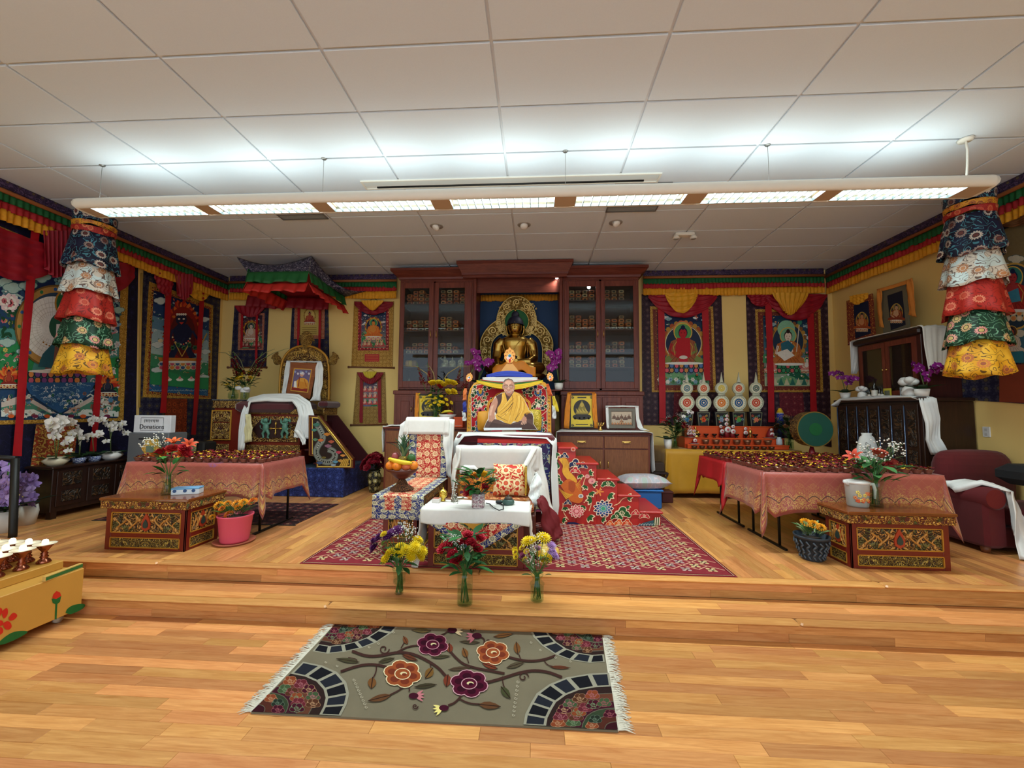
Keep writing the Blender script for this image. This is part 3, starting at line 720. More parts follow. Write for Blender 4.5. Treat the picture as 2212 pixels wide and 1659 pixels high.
for x in(386,396):p.ell(x,689,2.6,2,'#f0e6d0',8);p.ell(x,689,1.1,1.1,'#a01818',6)
p.poly([(386,696),(397,696),(391,701)],'#c83a2a')
for a,b in(((372,712),(352,738)),((415,715),(434,742)),((376,735),(398,730)),((410,738),(388,742))):p.line([a,((a[0]+b[0])/2+4,(a[1]+b[1])/2+8),b],5,'#23294a')
for i in range(9):a=.3+i*.3;p.ell(391-20*cos(a),722+22*sin(a),2,2,['#d9c9a0','#c84a3a'][i%2],6)
p.line([(376,738),(392,770),(410,738)],3,'#c9a24a');p.ell(346,736,6,4,'#e0d0a8');p.line([(434,744),(446,720)],2.5,'#c9a24a')
for i in range(6):p.petals(360+i*12,745+6*(i%2),6,6,'#3f6f50',.6)
p.poly([(340,772),(436,774),(430,786),(346,784)],'#c07a2e');lotus(p,388,790,92,16,['#c8546a','#3a5a8a','#d98a3a'],8,'#d9c9a8')
p.poly([quad(q,0,.82),quad(q,.3,.78),quad(q,.6,.82),quad(q,1,.79),quad(q,1,.93),quad(q,0,.93)],'#2f8a56')
for x in(362,387,412):p.ell(x,820,8,3.4,'#f0ece2',10);p.ell(x,816,3,3,'#e08a8a',8)
for i in range(20):x=326+i*6;p.line([(x,845),(x+2,842),(x+5,845)],1,'#a9c6d4',lift=(i==0))
p.done('painting',M_TEMP,t)
sheet([(358,861),(404,862),(402,946),(352,958)],PL(.03),LN,.004).build('door_patch',brocade('#8a3216','#5a1c10','#a8441e','#6a2412',9,lw=.05),t)
ribbon([(363,600),(358,720),(354,820),(350,892)],13,PL(.05),LN,.02).build('ribbon',RED,t);ribbon([(435,627),(429,740),(423,840),(416,939)],10,PL(.05),LN,.02).build('ribbon',RED,t)
swag(330,372,585,630,PL(.05),LN,.02,3,.03,600,16).build('veil',CRIM,t);festoon(368,408,592,648,PL(.05),LN,.04,5,.03,.7).build('veil',CRIM,t)
swag(396,450,606,640,PL(.05),LN,.02,3,.03,620,18).build('yellow_veil',YEL,t)
MB().tube([GX(306,590,XL+.02),GX(301,880,XL+.02)],.012,8).build('side_pole',plain('#c9a24e',.6),t)
t=thing('thangka','small dark navy scroll painting with red veil above the flower vases','scroll painting',GY(540,795,YB-.01))
c=[(507,660),(581,660),(575,793),(498,794)]
sheet(c,PB(.01),BN,.006).build('cloth_border',M_NAVYB,t);sheet([(516,676),(572,676),(569,756),(514,756)],PB(.018),BN,.004).build('pink_border',brocade('#b5745a','#8a4a3a','#c99070','#7a3a2a',14),t)
p=Paint((0,0,0),(1,0,0),(0,0,1),fn=PB(.025));p.n=Vector(BN);q=[(521,681),(567,681),(565,753),(519,753)]
p.poly(q,'#5a3038');scenery(p,q,'#3a2434','#6a4a4a','#4a4038',5,4)
aura(p,543,712,15,17,'#2a2430');seated(p,543,731,34,'#d9c8b4','#c9a08a',halo='#4a6a5a');lotus(p,543,736,34,8,['#b8606a','#c98a5a'],7)
for x in(526,535,551,560):seated(p,x,750,13,'#c9a08a','#8a3a3a',halo='#6a5a4a')
p.done('painting',M_TEMP,t)
festoon(510,578,661,686,PB(.04),BN,.01,6,.02,.55).build('veil',CRIM,t)
for x in(524,556):ribbon([(x,664),(x-1,720),(x-2,786 if x>540 else 752)],5,PB(.04),BN,.01).build('ribbon',RED,t)
hanger(t,544,658,PB(0),BN);rod(t,493,578,794,794,PB(0),BN)
t=thing('thangka','pale yellow printed scroll painting hanging behind the gilded throne','scroll painting',GY(670,790,YB-.01))
sheet([(632,655),(709,655),(712,795),(624,795)],PB(.01),BN,.006).build('cloth_border',M_NAVYB,t);sheet([(637,655),(702,655),(701,732),(635,732)],PB(.018),BN,.004).build('pink_border',brocade('#b9704c','#8a4a3a','#c99070','#7a3a2a',14),t)
p=Paint((0,0,0),(1,0,0),(0,0,1),fn=PB(.025));p.n=Vector(BN)
p.poly([(649,655),(688,655),(688,724),(648,724)],'#c9ac5a');aura(p,669,682,11,14,'#d9bc6a','#a8803a','#8a5a2a');seated(p,669,696,24,'#b8503a','#a03a2a',halo='#c9b070');lotus(p,669,699,24,5,['#a84a3a','#c98a4a'],6)
for i in range(4):p.line([(653,708+i*4),(684,708+i*4)],1,'#8a6a34')
p.done('painting',M_TEMP,t)
for x in(646,692):ribbon([(x,655),(x-1,720),(x-2,775)],5,PB(.04),BN,.01).build('ribbon',RED,t)
t=thing('thangka','gold brocade scroll painting of an orange robed figure with a red name patch','scroll painting',GY(806,794,YB-.01))
sheet([(765,651),(851,651),(848,795),(759,793)],PB(.01),BN,.006).build('cloth_border',M_GOLDB,t);sheet([(774,664),(840,664),(840,757),(773,757)],PB(.018),BN,.004).build('red_border',brocade('#26141c','#b8242c','#c9363a','#e0c08a',16,lw=.09),t)
p=Paint((0,0,0),(1,0,0),(0,0,1),fn=PB(.025));p.n=Vector(BN);q=[(781,672),(834,672),(833,751),(780,751)]
p.poly(q,'#3a3f5a');scenery(p,q,'#1e2b4a','#5a5a6a','#8a8a7a',8,7);aura(p,807,706,16,18,'#2a2f48');seated(p,807,727,38,'#d98a3a','#d9702a',halo='#3f8a5a');lotus(p,807,731,34,7,['#c8546a','#e0b070'],7)
for x in(789,798,816,825):seated(p,x,749,15,'#d9b890','#b8504a',halo='#c9a878')
p.done('painting',M_TEMP,t)
p=Paint((0,0,0),(1,0,0),(0,0,1),fn=PB(.022));p.n=Vector(BN);p.rect(788,765,819,781,'#b8323a')
for i in range(4):p.line([(790,768+i*3.4),(817,768+i*3.4)],.8,'#d9803a',lift=(i==0))
p.done('name_patch',M_TEMP,t)
swag(766,850,652,681,PB(.04),BN,.01,4,.03,658).build('veil',plain('#8a1522',.6,var=.2),t);festoon(782,831,650,672,PB(.06),BN,.02,7,.02,.4).build('yellow_veil',YEL,t)
hanger(t,808,650,PB(0),BN,34);rod(t,753,853,793,795,PB(0),BN)
t=thing('thangka','narrow gold scroll painting with maroon side strips, lower of two beside the dark wood cabinets','scroll painting',GY(800,917,YB-.01))
sheet([(771,804),(832,804),(835,917),(762,918)],PB(.01),BN,.006).build('cloth_border',brocade('#9c7636','#7a5a26','#ae8a46','#86622a',14,lw=.05),t)
p=Paint((0,0,0),(1,0,0),(0,0,1),fn=PB(.02));p.n=Vector(BN);q=[(785,826),(815,826),(815,878),(785,878)]
p.poly(q,'#6a5a6e');scenery(p,q,'#5a4a64','#8a6a74','#6a6a8a',4,5)
for i in range(9):seated(p,789+(i%3)*11,846+(i//3)*14,12,'#e0b8a0','#c8504a',halo='#d0b8b0')
p.done('painting',M_TEMP,t)
for x,d in((781,-1),(820,1)):ribbon([(x,806),(x,860),(x+d,913)],7,PB(.03),BN,.006).build('ribbon',plain('#8a0f1c',.6),t)
festoon(773,830,805,830,PB(.035),BN,.01,7,.02,.5).build('veil',plain('#8a1522',.6,var=.2),t);festoon(786,816,803,818,PB(.06),BN,.02,6,.02,.6).build('yellow_veil',plain('#d3bb3a',.6),t)
hanger(t,801,802,PB(0),BN,28);rod(t,758,838,918,917,PB(0),BN)
t=thing('thangka','purple bordered scroll painting of a red seated figure, yellow veil and red ribbons','scroll painting',GY(1476,920,YB-.01))
sheet([(1386,636),(1558,636),(1567,921),(1388,918)],PB(.01),BN,.006).build('cloth_border',M_PURB,t)
sheet([(1404,662),(1540,662),(1547,847),(1408,847)],PB(.018),BN,.004).build('gold_border',M_GOLDB,t);sheet([(1410,668),(1535,668),(1541,843),(1414,843)],PB(.024),BN,.003).build('red_border',brocade('#6a1a1c','#8a5a2a','#7a2a20','#a8803a',12),t)
p=Paint((0,0,0),(1,0,0),(0,0,1),fn=PB(.03));p.n=Vector(BN);q=[(1420,676),(1527,676),(1532,832),(1422,832)]
p.poly(q,'#22304a');scenery(p,q,'#182444','#31506a','#6a8a7a',12,10);aura(p,1476,742,40,42,'#26324a','#b88a3a','#a8542e');p.ring(1476,742,38,39.2,'#e9dfc0',30)
p.ell(1474,713,20,20,'#d9704a',26);p.ell(1474,713,17.5,17.5,'#9ab86a',26)
seated(p,1475,785,86,'#b8242c','#9a5a3a','#1a2440','#5a9a5a','#7a8a4a');p.poly([(1462,730),(1490,730),(1492,770),(1476,780),(1460,770)],'#b8242c');p.ell(1476,772,9,4,'#d9d4c4');p.poly([(1466,776),(1486,776),(1482,790),(1470,790)],'#c02a3a')
lotus(p,1477,795,84,20,['#d9606a','#c98a4a','#5a7aa8'],8,'#1c2438')
for i in range(18):p.petals(1424+i*6,820+5*(i%2),5,6,['#e9e2d2','#8ab0c0','#5a8a5a'][i%3],.7,lift=(i==0))
p.done('painting',M_TEMP,t)
sheet([(1456,848),(1507,848),(1510,917),(1454,917)],PB(.022),BN,.004).build('door_patch',brocade('#5c1420','#7a2a34','#6e2028','#8a4a44',8),t)
ribbon([(1427,636),(1429,740),(1430,830),(1431,915)],14,PB(.05),BN,.012).build('ribbon',RED,t);ribbon([(1522,636),(1524,720),(1527,822)],14,PB(.05),BN,.012).build('ribbon',RED,t)
swag(1400,1548,636,688,PB(.05),BN,.012,5,.05,644).build('veil',CRIM,t);swag(1436,1506,634,678,PB(.09),BN,.02,4,.04,640).build('yellow_veil',YEL,t)
t=thing('thangka','purple bordered scroll painting of an orange robed teacher with a pale green halo','scroll painting',GY(1705,965,YB-.01))
sheet([(1611,636),(1787,636),(1796,966),(1620,930)],PB(.01),BN,.006).build('cloth_border',M_PURB,t)
sheet([(1631,668),(1772,668),(1778,847),(1638,847)],PB(.018),BN,.004).build('gold_border',M_GOLDB,t);sheet([(1637,674),(1767,674),(1772,843),(1643,843)],PB(.024),BN,.003).build('red_border',brocade('#6a1a1c','#8a5a2a','#7a2a20','#a8803a',12),t)
p=Paint((0,0,0),(1,0,0),(0,0,1),fn=PB(.03));p.n=Vector(BN);q=[(1648,682),(1752,682),(1757,834),(1652,834)]
p.poly(q,'#2a4a5a');scenery(p,q,'#1a3450','#3f6a78','#a8b08a',14,9);aura(p,1702,738,34,38,'#26384c','#b88a3a','#8a5a2e')
p.ell(1698,711,19,19,'#8ac09a',26);seated(p,1702,786,78,'#e9d4bc','#b8642a','#2a1a18','#7ab48a','#c07038');p.poly([(1686,742),(1702,735),(1716,748),(1706,764),(1688,764)],'#2f6a78');p.poly([(1676,762),(1700,754),(1716,768),(1694,780)],'#ece4d4')
p.line([(1726,700),(1720,760)],2,'#d9d0b8');p.ell(1727,696,5,6,'#3a8a6a')
lotus(p,1706,796,74,18,['#2f7a50','#c85a5a','#3f8a5a'],8,'#1c3a2c')
for x in(1664,1742):seated(p,x,800,28,'#e9e0d0','#d98a7a',halo='#7ab48a');lotus(p,x,803,26,6,['#8a2a2a','#c98a5a'],6)
for i in range(8):p.poly([(1655+i*12.5,832),(1661+i*12.5,816),(1667+i*12.5,832)],['#2f6a5a','#c9c29a'][i%2],lift=(i==0))
p.done('painting',M_TEMP,t)
sheet([(1683,848),(1734,848),(1738,899),(1685,899)],PB(.022),BN,.004).build('door_patch',brocade('#5c1420','#7a2a34','#6e2028','#8a4a44',8),t)
ribbon([(1658,636),(1662,740),(1666,912)],14,PB(.05),BN,.012).build('ribbon',RED,t);ribbon([(1748,636),(1752,740),(1757,889)],14,PB(.05),BN,.012).build('ribbon',RED,t)
swag(1613,1668,636,664,PB(.05),BN,.012,3,.04,640).build('veil',CRIM,t);swag(1650,1786,636,694,PB(.05),BN,.012,5,.05,640).build('veil',CRIM,t);festoon(1664,1742,634,682,PB(.09),BN,.02,7,.03,.4).build('yellow_veil',YEL,t)
t=thing('thangka','large scroll painting of a red robed buddha, brown lower panel, behind the brocade column','scroll painting',GX(2150,870,XR-.01))
sheet([(2062,515),(2330,370),(2330,880),(2062,862)],PR(.012),RN,.006,n=(14,10)).build('cloth_border',M_NAVYB,t)
sheet([(2160,788),(2330,785),(2330,876),(2160,868)],PR(.02),RN,.006).build('door_patch',plain('#8a3c22',.7,var=.15),t)
p=Paint((0,0,0),(0,0,1),(0,1,0),fn=PR(.03));p.n=Vector(RN);q=[(2118,520),(2330,420),(2330,785),(2118,782)]
p.poly(q,'#5a5a48');p.poly([(2118,650),(2330,650),(2330,785),(2118,782)],'#3f6a78');p.poly([(2118,520),(2330,420),(2330,560),(2118,590)],'#7a6844')
for x,y,r in((2195,560,16),(2175,575,12),(2150,700,16),(2204,720,14),(2190,770,14)):p.cloud(x,y,r,'#c9c2a8','#4a6a6a')
p.ell(2192,640,50,70,'#2a3c4a',30);p.ring(2192,640,49,52,'#c9a04a',30,1.4);p.ell(2188,600,22,24,'#c9b070',26);p.ell(2188,600,19,21,'#2f7a6a',26)
seated(p,2188,672,96,'#b03a3a','#a82a24','#15284a','#2f7a6a','#8a2a24');p.poly([(2176,632),(2200,622),(2206,650),(2180,655)],'#3f8aa0')
lotus(p,2190,682,90,22,['#e0d0b8','#d9884a'],7,'#c9b98a');seated(p,2186,760,56,'#c05a3a','#d9c9b0',halo='#5a3a2a');p.poly([(2130,764),(2212,758),(2212,784),(2130,782)],'#2f7a86')
p.done('painting',M_TEMP,t)
swag(2140,2330,500,520,PR(.05),RN,.02,4,.04,480,-80).build('veil',plain('#8a5a34',.6,var=.2),t)
# ========= hanging brocade columns and the throne canopy
def bro(base,line,fl,ce,sc=8,**k):return brocade(base,line,fl,ce,sc,petals=14,fsize=.36,rnd=.8,lw=.03,contour=1.6,**k)
B_NAVY=bro('#10142c','#4a8a9a','#d9cfc0','#6a3a34',base2='#161b38');B_WHITE=bro('#d9d0c0','#6a5a52','#8a6a5a','#c98a5a',base2='#cfe0de');B_REDB=bro('#b02a20','#7a1c18','#e08a6a','#c04a34')
B_GREEN=bro('#10301e','#6a9a7a','#d98a8a','#c9b070',base2='#143a26');B_YEL=bro('#e0a01e','#6a4a1c','#d9803a','#a85a3a',base2='#e8b030');B_YB=bro('#d9962a','#6a4a1c','#c96a3a','#8a4a2a',12);B_RB=bro('#a82a24','#7a1c18','#d98a5a','#c04a34',12)
def column(xc,yc,zt,label,tiers,lean=0):
 t=thing('brocade_column',label,'hanging banner',(xc,yc,zt))
 def skirt(nm,z0,z1,r0,r1,mat,pleats,amp,seed):
  rnd=random.Random(seed);ph=rnd.random()*6
  def fn(u,v):
   a=2*pi*u;w_=sin(a*pleats+ph);w_=(abs(w_)**.6)*(1 if w_>0 else-1)
   r=lerp(r0,r1,v)+amp*v*w_;z=lerp(z0,z1,v)+.02*v*sin(a*2+ph)+.012*v*sin(a*5)
   return(xc+lean*(zt-z)+r*cos(a),yc+r*sin(a),z)
  m=MB();m.grid(fn,96,5,closed_u=True,uvs=(1.4,z0-z1));m.build(nm,mat,t,solid=.006)
 R0=.19
 MB().lathe([(.0,.0),(R0*.97,0),(R0*.97,-.02)],32,(xc,yc,zt-.01)).build('top_disc',plain('#20243c',.7),t)
 z=zt
 for i,(nm,h,m_,fl)in enumerate(tiers):
  skirt(nm,z,z-h-(.05 if fl else 0),R0+.01*(not fl),R0*(1.0 if not fl else 1.3),m_,7,.0 if not fl else.02,i*7+int(xc*3));z-=h
 m=MB();m.tube([(xc,yc,zt-.02),(xc,yc,CEIL)],.003,6);m.build('hanging_wire',M_STEEL,t)
 return t
TI=[(a,b*.9,c,d)for a,b,c,d in[('top_band',.13,B_NAVY,0),('yellow_band',.075,B_YB,0),('red_band',.075,B_RB,0),('navy_skirt',.42,B_NAVY,1),('white_skirt',.35,B_WHITE,1),('red_skirt',.37,B_REDB,1),('green_skirt',.35,B_GREEN,1),('yellow_skirt',.36,B_YEL,1)]]
column(-5.47,4.55,3.97,'tall tiered brocade column banner hanging before the largest scroll painting',TI,0)
column(4.70,4.55,3.98,'tall tiered brocade column banner hanging beside the antique cabinet',TI,-.012)
t=thing('throne_canopy','square cloth canopy with green and red frills slung from the ceiling over the gilded throne','canopy',(-4.05,6.4,3.75))
yF,yK=6.05,7.15;A=GY(536,590,yF);B=GY(667,585,yF);zf=A.z;x0,x1=A.x,B.x
A2,B2=Vector((x0-.02,yK,zf-.05)),Vector((x1+.05,yK,zf-.08))
U=GZ(512,556,CEIL-.01);V=GZ(673,553,CEIL-.01)
M_CAN=brocade('#20203c','#8a8496','#5a5068','#b0a8b0',7,fsize=.25,lw=.05)
m=MB()
def cloth(p,q,r,s,sag,nu=16,nv=6):
 def fn(u,v):
  a=Vector(p).lerp(Vector(q),u);b=Vector(s).lerp(Vector(r),u);o=a.lerp(b,v);o.z-=sag*sin(pi*u)*(1-v);return o
 return fn
m.grid(cloth((U.x,U.y,U.z),(V.x,V.y,V.z),(x1,yF,zf),(x0,yF,zf),.14),16,6);m.build('upper_cloth',M_CAN,t,solid=.005)
m=MB();m.grid(cloth((V.x,V.y,V.z),(x1+.45,yK,zf+.02),(B2.x,B2.y,B2.z),(x1,yF,zf),.2),16,6);m.build('upper_cloth',M_CAN,t,solid=.005)
m=MB();m.grid(lambda u,v:(lerp(x0,x1,u),lerp(yF,yK,v),zf-.02-.06*v),6,6);m.build('roof_cloth',CRIM,t,solid=.005)
def frill(p,q,z0,z1,amp,flare,mat,nm,n=90):
 p,q=Vector(p),Vector(q);d=(q-p);L=d.length;nn=Vector((d.y,-d.x,0)).normalized();m=MB()
 def fn(u,v):
  w_=sin(u*L*2*pi/.16+2*sin(u*5));o=p.lerp(q,u)+nn*(flare*v+amp*v*w_);o.z=lerp(z0,z1,v)+.015*sin(u*13)*v+lerp(p.z,q.z,u)-p.z;return o
 m.grid(fn,n,4,uvs=(L,z0-z1));m.build(nm,mat,t,solid=.004)
for a,b in(((x0,yF,zf),(x1,yF,zf)),((x1,yF,zf),tuple(B2)),(tuple(A2),(x0,yF,zf))):
 frill(a,b,zf+.02,zf-.17,.02,.05,plain('#17602c',.6,var=.15),'green_frill')
 frill(a,b,zf-.16,zf-.33,.03,.09,plain('#c0281e',.6,var=.15),'red_frill')
frill((GY(535,640,yK).x,yK,zf-.1),(GY(712,640,yK).x,yK,zf-.16),zf-.03,zf-.27,.03,.05,plain('#8a0f1c',.6,var=.15),'dark_red_frill')
for a,b in(((x0,yF,zf),U),((x1,yF,zf),V)):
 MB().tube([a,b,(b.x,b.y,CEIL)],.004,6).build('hanging_cord',M_STEEL,t)
 # ========= wall of cabinets with the shrine alcove
W_D,W_L='#481a13','#82402e'
M_MAH=wood(W_D,W_L,.35,1,2,.4);M_MAHX=wood(W_D,W_L,.35,1,0,.4);M_DARKIN=plain('#4a2a22',.7);M_BRASS=plain('#d8b060',.25,.9,var=.05)
M_PANE=glass('#e6ecea',.015,1.55)
YC=6.85
def PXX(x,y=720,Y=YC):return GY(x,y,Y).x
def PZZ(y,x=1110,Y=YC):return GY(x,y,Y).z
def frame_box(m,x0,x1,z0,z1,y0,y1,w_):
 m.box((x0,y0,z0),(x0+w_,y1,z1),.004);m.box((x1-w_,y0,z0),(x1,y1,z1),.004);m.box((x0+w_,y0,z0),(x1-w_,y1,z0+w_),.004);m.box((x0+w_,y0,z1-w_),(x1-w_,y1,z1),.004)
def cornice(m,x0,x1,yb,yf,z0,z1,out,left=True,right=True):
 """flared crown moulding: narrow below, wide above"""
 pr=[(0,z0),(0,z0+.04),(.18,z0+.045),(.22,z0+.08),(.55,z0+(z1-z0)*.55),(.9,z1-.05),(1,z1-.045),(1,z1)]
 vs=[];f=[]
 for o,z in pr:
  o*=out;vs+=[(x0-(o if left else 0),yb,z),(x0-(o if left else 0),yf-o,z),(x1+(o if right else 0),yf-o,z),(x1+(o if right else 0),yb,z)]
 for k in range(len(pr)-1):
  for i in range(3):f.append((k*4+i,k*4+i+1,k*4+5+i,k*4+4+i))
 n=len(pr);f+=[(3,2,1,0),(n*4-4,n*4-3,n*4-2,n*4-1)]
 m.add(vs,f)
def handle(par,x,y,z,h=.09):
 m=MB();m.tube([(x,y,z-h/2),(x,y-.025,z-h*.3),(x,y-.03,z),(x,y-.025,z+h*.3),(x,y,z+h/2)],.006,8);m.build('handle',M_BRASS,par)
def bookcase(label,x0,x1,xm,panes,ztop,shelves_px):
 t=thing('bookcase',label,'cabinet',((x0+x1)/2,7.1,STAGE))
 zb,zt=1.96,3.86;yb=YB-.012
 m=MB();m.box((x0,yb-.02,STAGE),(x1,yb,zt));m.box((x0,YC+.02,zb),(x0+.03,yb,zt));m.box((x1-.03,YC+.02,zb),(x1,yb,zt));m.box((x0,YC+.02,zt-.03),(x1,yb,zt));m.box((x0,YC+.02,zb-.03),(x1,yb,zb+.03));m.box((xm-.012,YC+.03,zb),(xm+.012,yb,zt))
 m.build('carcass',M_DARKIN,t)
 m=MB();m.box((x0-.03,YC-.07,STAGE),(x1+.03,yb,1.9),.004);m.box((x0-.05,YC-.09,1.87),(x1+.05,yb,1.94),.01);m.build('base_cupboard',M_MAH,t)
 m=MB();frame_box(m,x0,x1,zb,zt,YC,YC+.022,.035);m.box((xm-.02,YC,zb),(xm+.02,YC+.022,zt));m.build('face_frame',M_MAH,t)
 m=MB();cornice(m,x0,x1,yb,YC+.01,zt-.01,ztop,.14,x0<-2,x0>0);m.build('crown_moulding',M_MAHX,t)
 for k,(a,b)in enumerate(panes):
  z0,z1=PZZ(824),PZZ(621);dx0,dx1=(x0+.025,xm-.01)if k==0 else(xm+.01,x1-.025)
  d=MB();d.box((dx0,YC-.022,zb+.03),(a,YC,zt-.03),.004);d.box((b,YC-.022,zb+.03),(dx1,YC,zt-.03),.004);d.box((a,YC-.022,zb+.03),(b,YC,z0),.004);d.box((a,YC-.022,z1),(b,YC,zt-.03),.004)
  do=d.build('door',M_MAH,t)
  MB().box((a-.005,YC-.014,z0-.005),(b+.005,YC-.010,z1+.005)).build('pane',M_PANE,do)
  handle(do,xm+(-.05 if k==0 else.05),YC-.022,PZZ(722),.13)
  for q in range(2):
   wd=(dx1-dx0)/2;e0=dx0+q*wd;e1=e0+wd-.004
   d=MB();d.box((e0,YC-.088,.5),(e1,YC-.07,1.84),.004);do=d.build('cupboard_door',M_MAH,t)
   MB().box((e0+.07,YC-.098,.58),(e1-.07,YC-.086,1.76),.012).build('raised_panel',M_MAH,do)
   handle(do,(e1-.03)if q==0 else(e0+.03),YC-.088,1.62,.09)
 zs=[PZZ(v)for v in shelves_px]
 for k,(a,b)in enumerate(panes):
  for z in zs:
   MB().box((x0+.03 if k==0 else xm+.012,YC+.04,z-.018),(xm-.012 if k==0 else x1-.03,yb-.02,z)).build('shelf',plain('#4a241c',.5),t)
 return t,zs
LP=[(PXX(873),PXX(926)),(PXX(947),PXX(1003))];RP=[(PXX(1229),PXX(1287)),(PXX(1307),PXX(1368))]
XA0,XA1=PXX(1022),PXX(1215)
tl,zl=bookcase('dark mahogany glazed bookcase of wrapped texts and small statues beside the gold scrolls',PXX(862),XA0-.005,PXX(937.5),LP,4.06,(653,712,762,792))
tr,zr=bookcase('dark mahogany glazed bookcase full of wrapped texts beside the purple bordered scrolls',XA1+.005,PXX(1381),PXX(1297),RP,4.06,(648,711,760,792))
def text_proto(base,flap):
 m=MB();m.box((-.052,0,0),(.052,.34,.062),.014);o=m.build('wrapped_text',brocade(base,'#a8744a',base,'#6a3a24',22,lw=.03))
 f=MB();f.box((-.036,-.004,.004),(.036,.002,.05),.002);f.build('title_flap',plain(flap,.7),o,False)
 g=MB();g.box((-.024,-.006,.014),(.024,-.002,.038),.001);g.build('label_patch',plain('#2a2320',.8),o,False)
 return o
PRO=[text_proto('#b8522a','#e8844a'),text_proto('#96402c','#d07048'),text_proto('#a8745a','#e0c894'),text_proto('#7a4a3a','#b8946a'),text_proto('#c85e2a','#f09a58')]
used=set()
def put_text(x,y,z,k,lab,grp):
 o=PRO[k]
 if k in used:o=copy_tree(PRO[k])
 used.add(k);o.location=(x,y,z);o.rotation_euler=(0,0,random.uniform(-.03,.03));tag(o,lab,'book',grp)
random.seed(31)
for lab,grp,panes,zs,rows in(('cloth-wrapped loose-leaf text stacked behind glass in the bookcase beside the gold scrolls','texts in the bookcase with the statues',LP,zl,((0,3,4,3),(1,4,4,3),(2,3,3,3))),('cloth-wrapped loose-leaf text stacked behind glass in the bookcase beside the purple bordered scrolls','texts in the bookcase full of texts',RP,zr,((0,4,3,3),(1,4,4,3),(2,4,3,3),(3,3,3,2),(4,3,2,2)))):
 for k,(a,b)in enumerate(panes):
  for r_,nc,hmax,hmin in rows:
   z0=zs[r_]if r_<4 else 1.99;n=4;top=(zs[r_-1]if r_>0 and r_<4 else(3.8 if r_==0 else zs[3]))-.03
   for c_ in range(n):
    x=lerp(a+.055,b-.055,c_/(n-1));h=random.choice([hmin,hmax,hmax-1,hmax])
    if(k==1 and c_==3 and random.random()<.4)or(r_==2 and k==1 and c_==3):continue
    for q in range(max(1,h)):
     if z0+.064*(q+1)>top:break
     put_text(x+random.uniform(-.004,.004),YC+.07+random.uniform(0,.03),z0+.0005+.0645*q,random.choice([0,1,1,2,3,3,4]),lab,grp)
for nm,panes in(('beside the gold scrolls',LP),('beside the purple bordered scrolls',RP)):
 for a,b in panes:
  n=5;cs=['#a9c0c4','#c99a7a','#9ab09a','#b9b4c8','#cfc8b4']
  for i in range(n):
   x0=lerp(a+.01,b-.01,i/n);x1=lerp(a+.01,b-.01,(i+.94)/n);z=1.992
   m=MB();m.box((x0,YC+.03,z),(x1,YC+.033,z+.085));m.box((x0,YC+.033,z),(x1,YC+.05,z+.003))
   o=m.build('paper_note',plain(cs[(i+int(a*5))%5],.8));tag(o,'small folded paper note behind the glass of the bookcase '+nm,'paper note','notes along the glass '+nm)
   MB().box((lerp(x0,x1,.3),YC+.028,z+.02),(lerp(x0,x1,.7),YC+.0295,z+.065)).build('printed_oval',plain('#6a7a74',.8),o)
def mini_statue(x,y,z,s,lab,mat,pose=0):
 t=thing('statuette',lab,'statue',(x,y,z))
 MB().lathe([(.5*s,0),(.5*s,.1*s),(.4*s,.16*s),(.46*s,.22*s)],16,(x,y,z)).build('lotus_base',mat,t)
 m=MB();m.ball((x,y,z+.32*s),(.46*s,.3*s,.12*s));m.lathe([(.24*s,.3*s),(.17*s,.5*s),(.26*s,.78*s),(.1*s,.9*s)],12,(x,y,z));m.ball((x,y,z+1.02*s),(.12*s,.12*s,.16*s));m.lathe([(.08*s,1.14*s),(.05*s,1.24*s),(0,1.3*s)],10,(x,y,z))
 for sg in(-1,1):
  e=(x+sg*.36*s,y-.1*s,z+.5*s)if not pose or sg>0 else(x-.5*s,y,z+.95*s);h_=(x+sg*.08*s,y-.26*s,z+.42*s)if not pose or sg>0 else(x-.2*s,y,z+1.2*s)
  m.tube([(x+sg*.24*s,y,z+.78*s),e,h_],[.08*s,.07*s,.05*s],8)
 o=m.build('figure',mat,t);md=o.modifiers.new('r','REMESH');md.mode='VOXEL';md.voxel_size=.05*s
M_PALE=plain('#c9bb9a',.35,.5);zs4=zl[3]
for i,(px_,s,l)in enumerate(((958,.17,'small pale brass statuette with one raised arm in the bookcase'),(975,.15,'small pale brass statuette on a square base in the bookcase'),(995,.17,'small tall brass statuette beside the bookcase door frame'))):
 mini_statue(PXX(px_),YC+.14,zs4,s,l,M_PALE,i==0)
for i,px_ in enumerate((878,884,893)):
 o=MB().lathe([(.03,0),(.05,.03),(.055,.08),(.03,.12)],12,(PXX(px_),YC+.12,zs4)).build('offering_jar',plain(['#b98a4a','#c9a030','#8a6a3a'][i],.5));tag(o,['tan','yellow','brown'][i]+' little jar on the bookcase shelf above the paper notes','jar')
mini_statue(PXX(881),YC+.14,1.993,.14,'small green-grey statuette behind the paper notes in the bookcase',plain('#7a7a62',.5,.3))
t=thing('shrine_alcove','blue backed mahogany shrine alcove between the glazed bookcases with flared cornice','alcove',((XA0+XA1)/2,7.1,STAGE))
MB().box((XA0+.002,7.34,1.9),(XA1-.002,7.37,3.88)).build('back_panel',plain('#1c3a5e',.7,var=.06,scale=3),t)
for x,s_ in((XA0,1),(XA1,-1)):MB().box((x,YC-.02,1.955),(x+s_*.05,7.335,3.895),.003).build('side_panel',M_MAH,t)
m=MB();m.box((XA0+.002,6.76,3.90),(XA1-.002,7.33,4.12));m.build('soffit',M_MAHX,t)
m=MB();cornice(m,PXX(1000,600,6.74),PXX(1225,600,6.74),6.78,6.74,3.88,CEIL-.02,.10);m.build('crown_moulding',M_MAHX,t)
MB().box((XA0+.05,6.90,3.66),(XA1-.05,6.93,3.90)).build('fascia',M_MAHX,t)
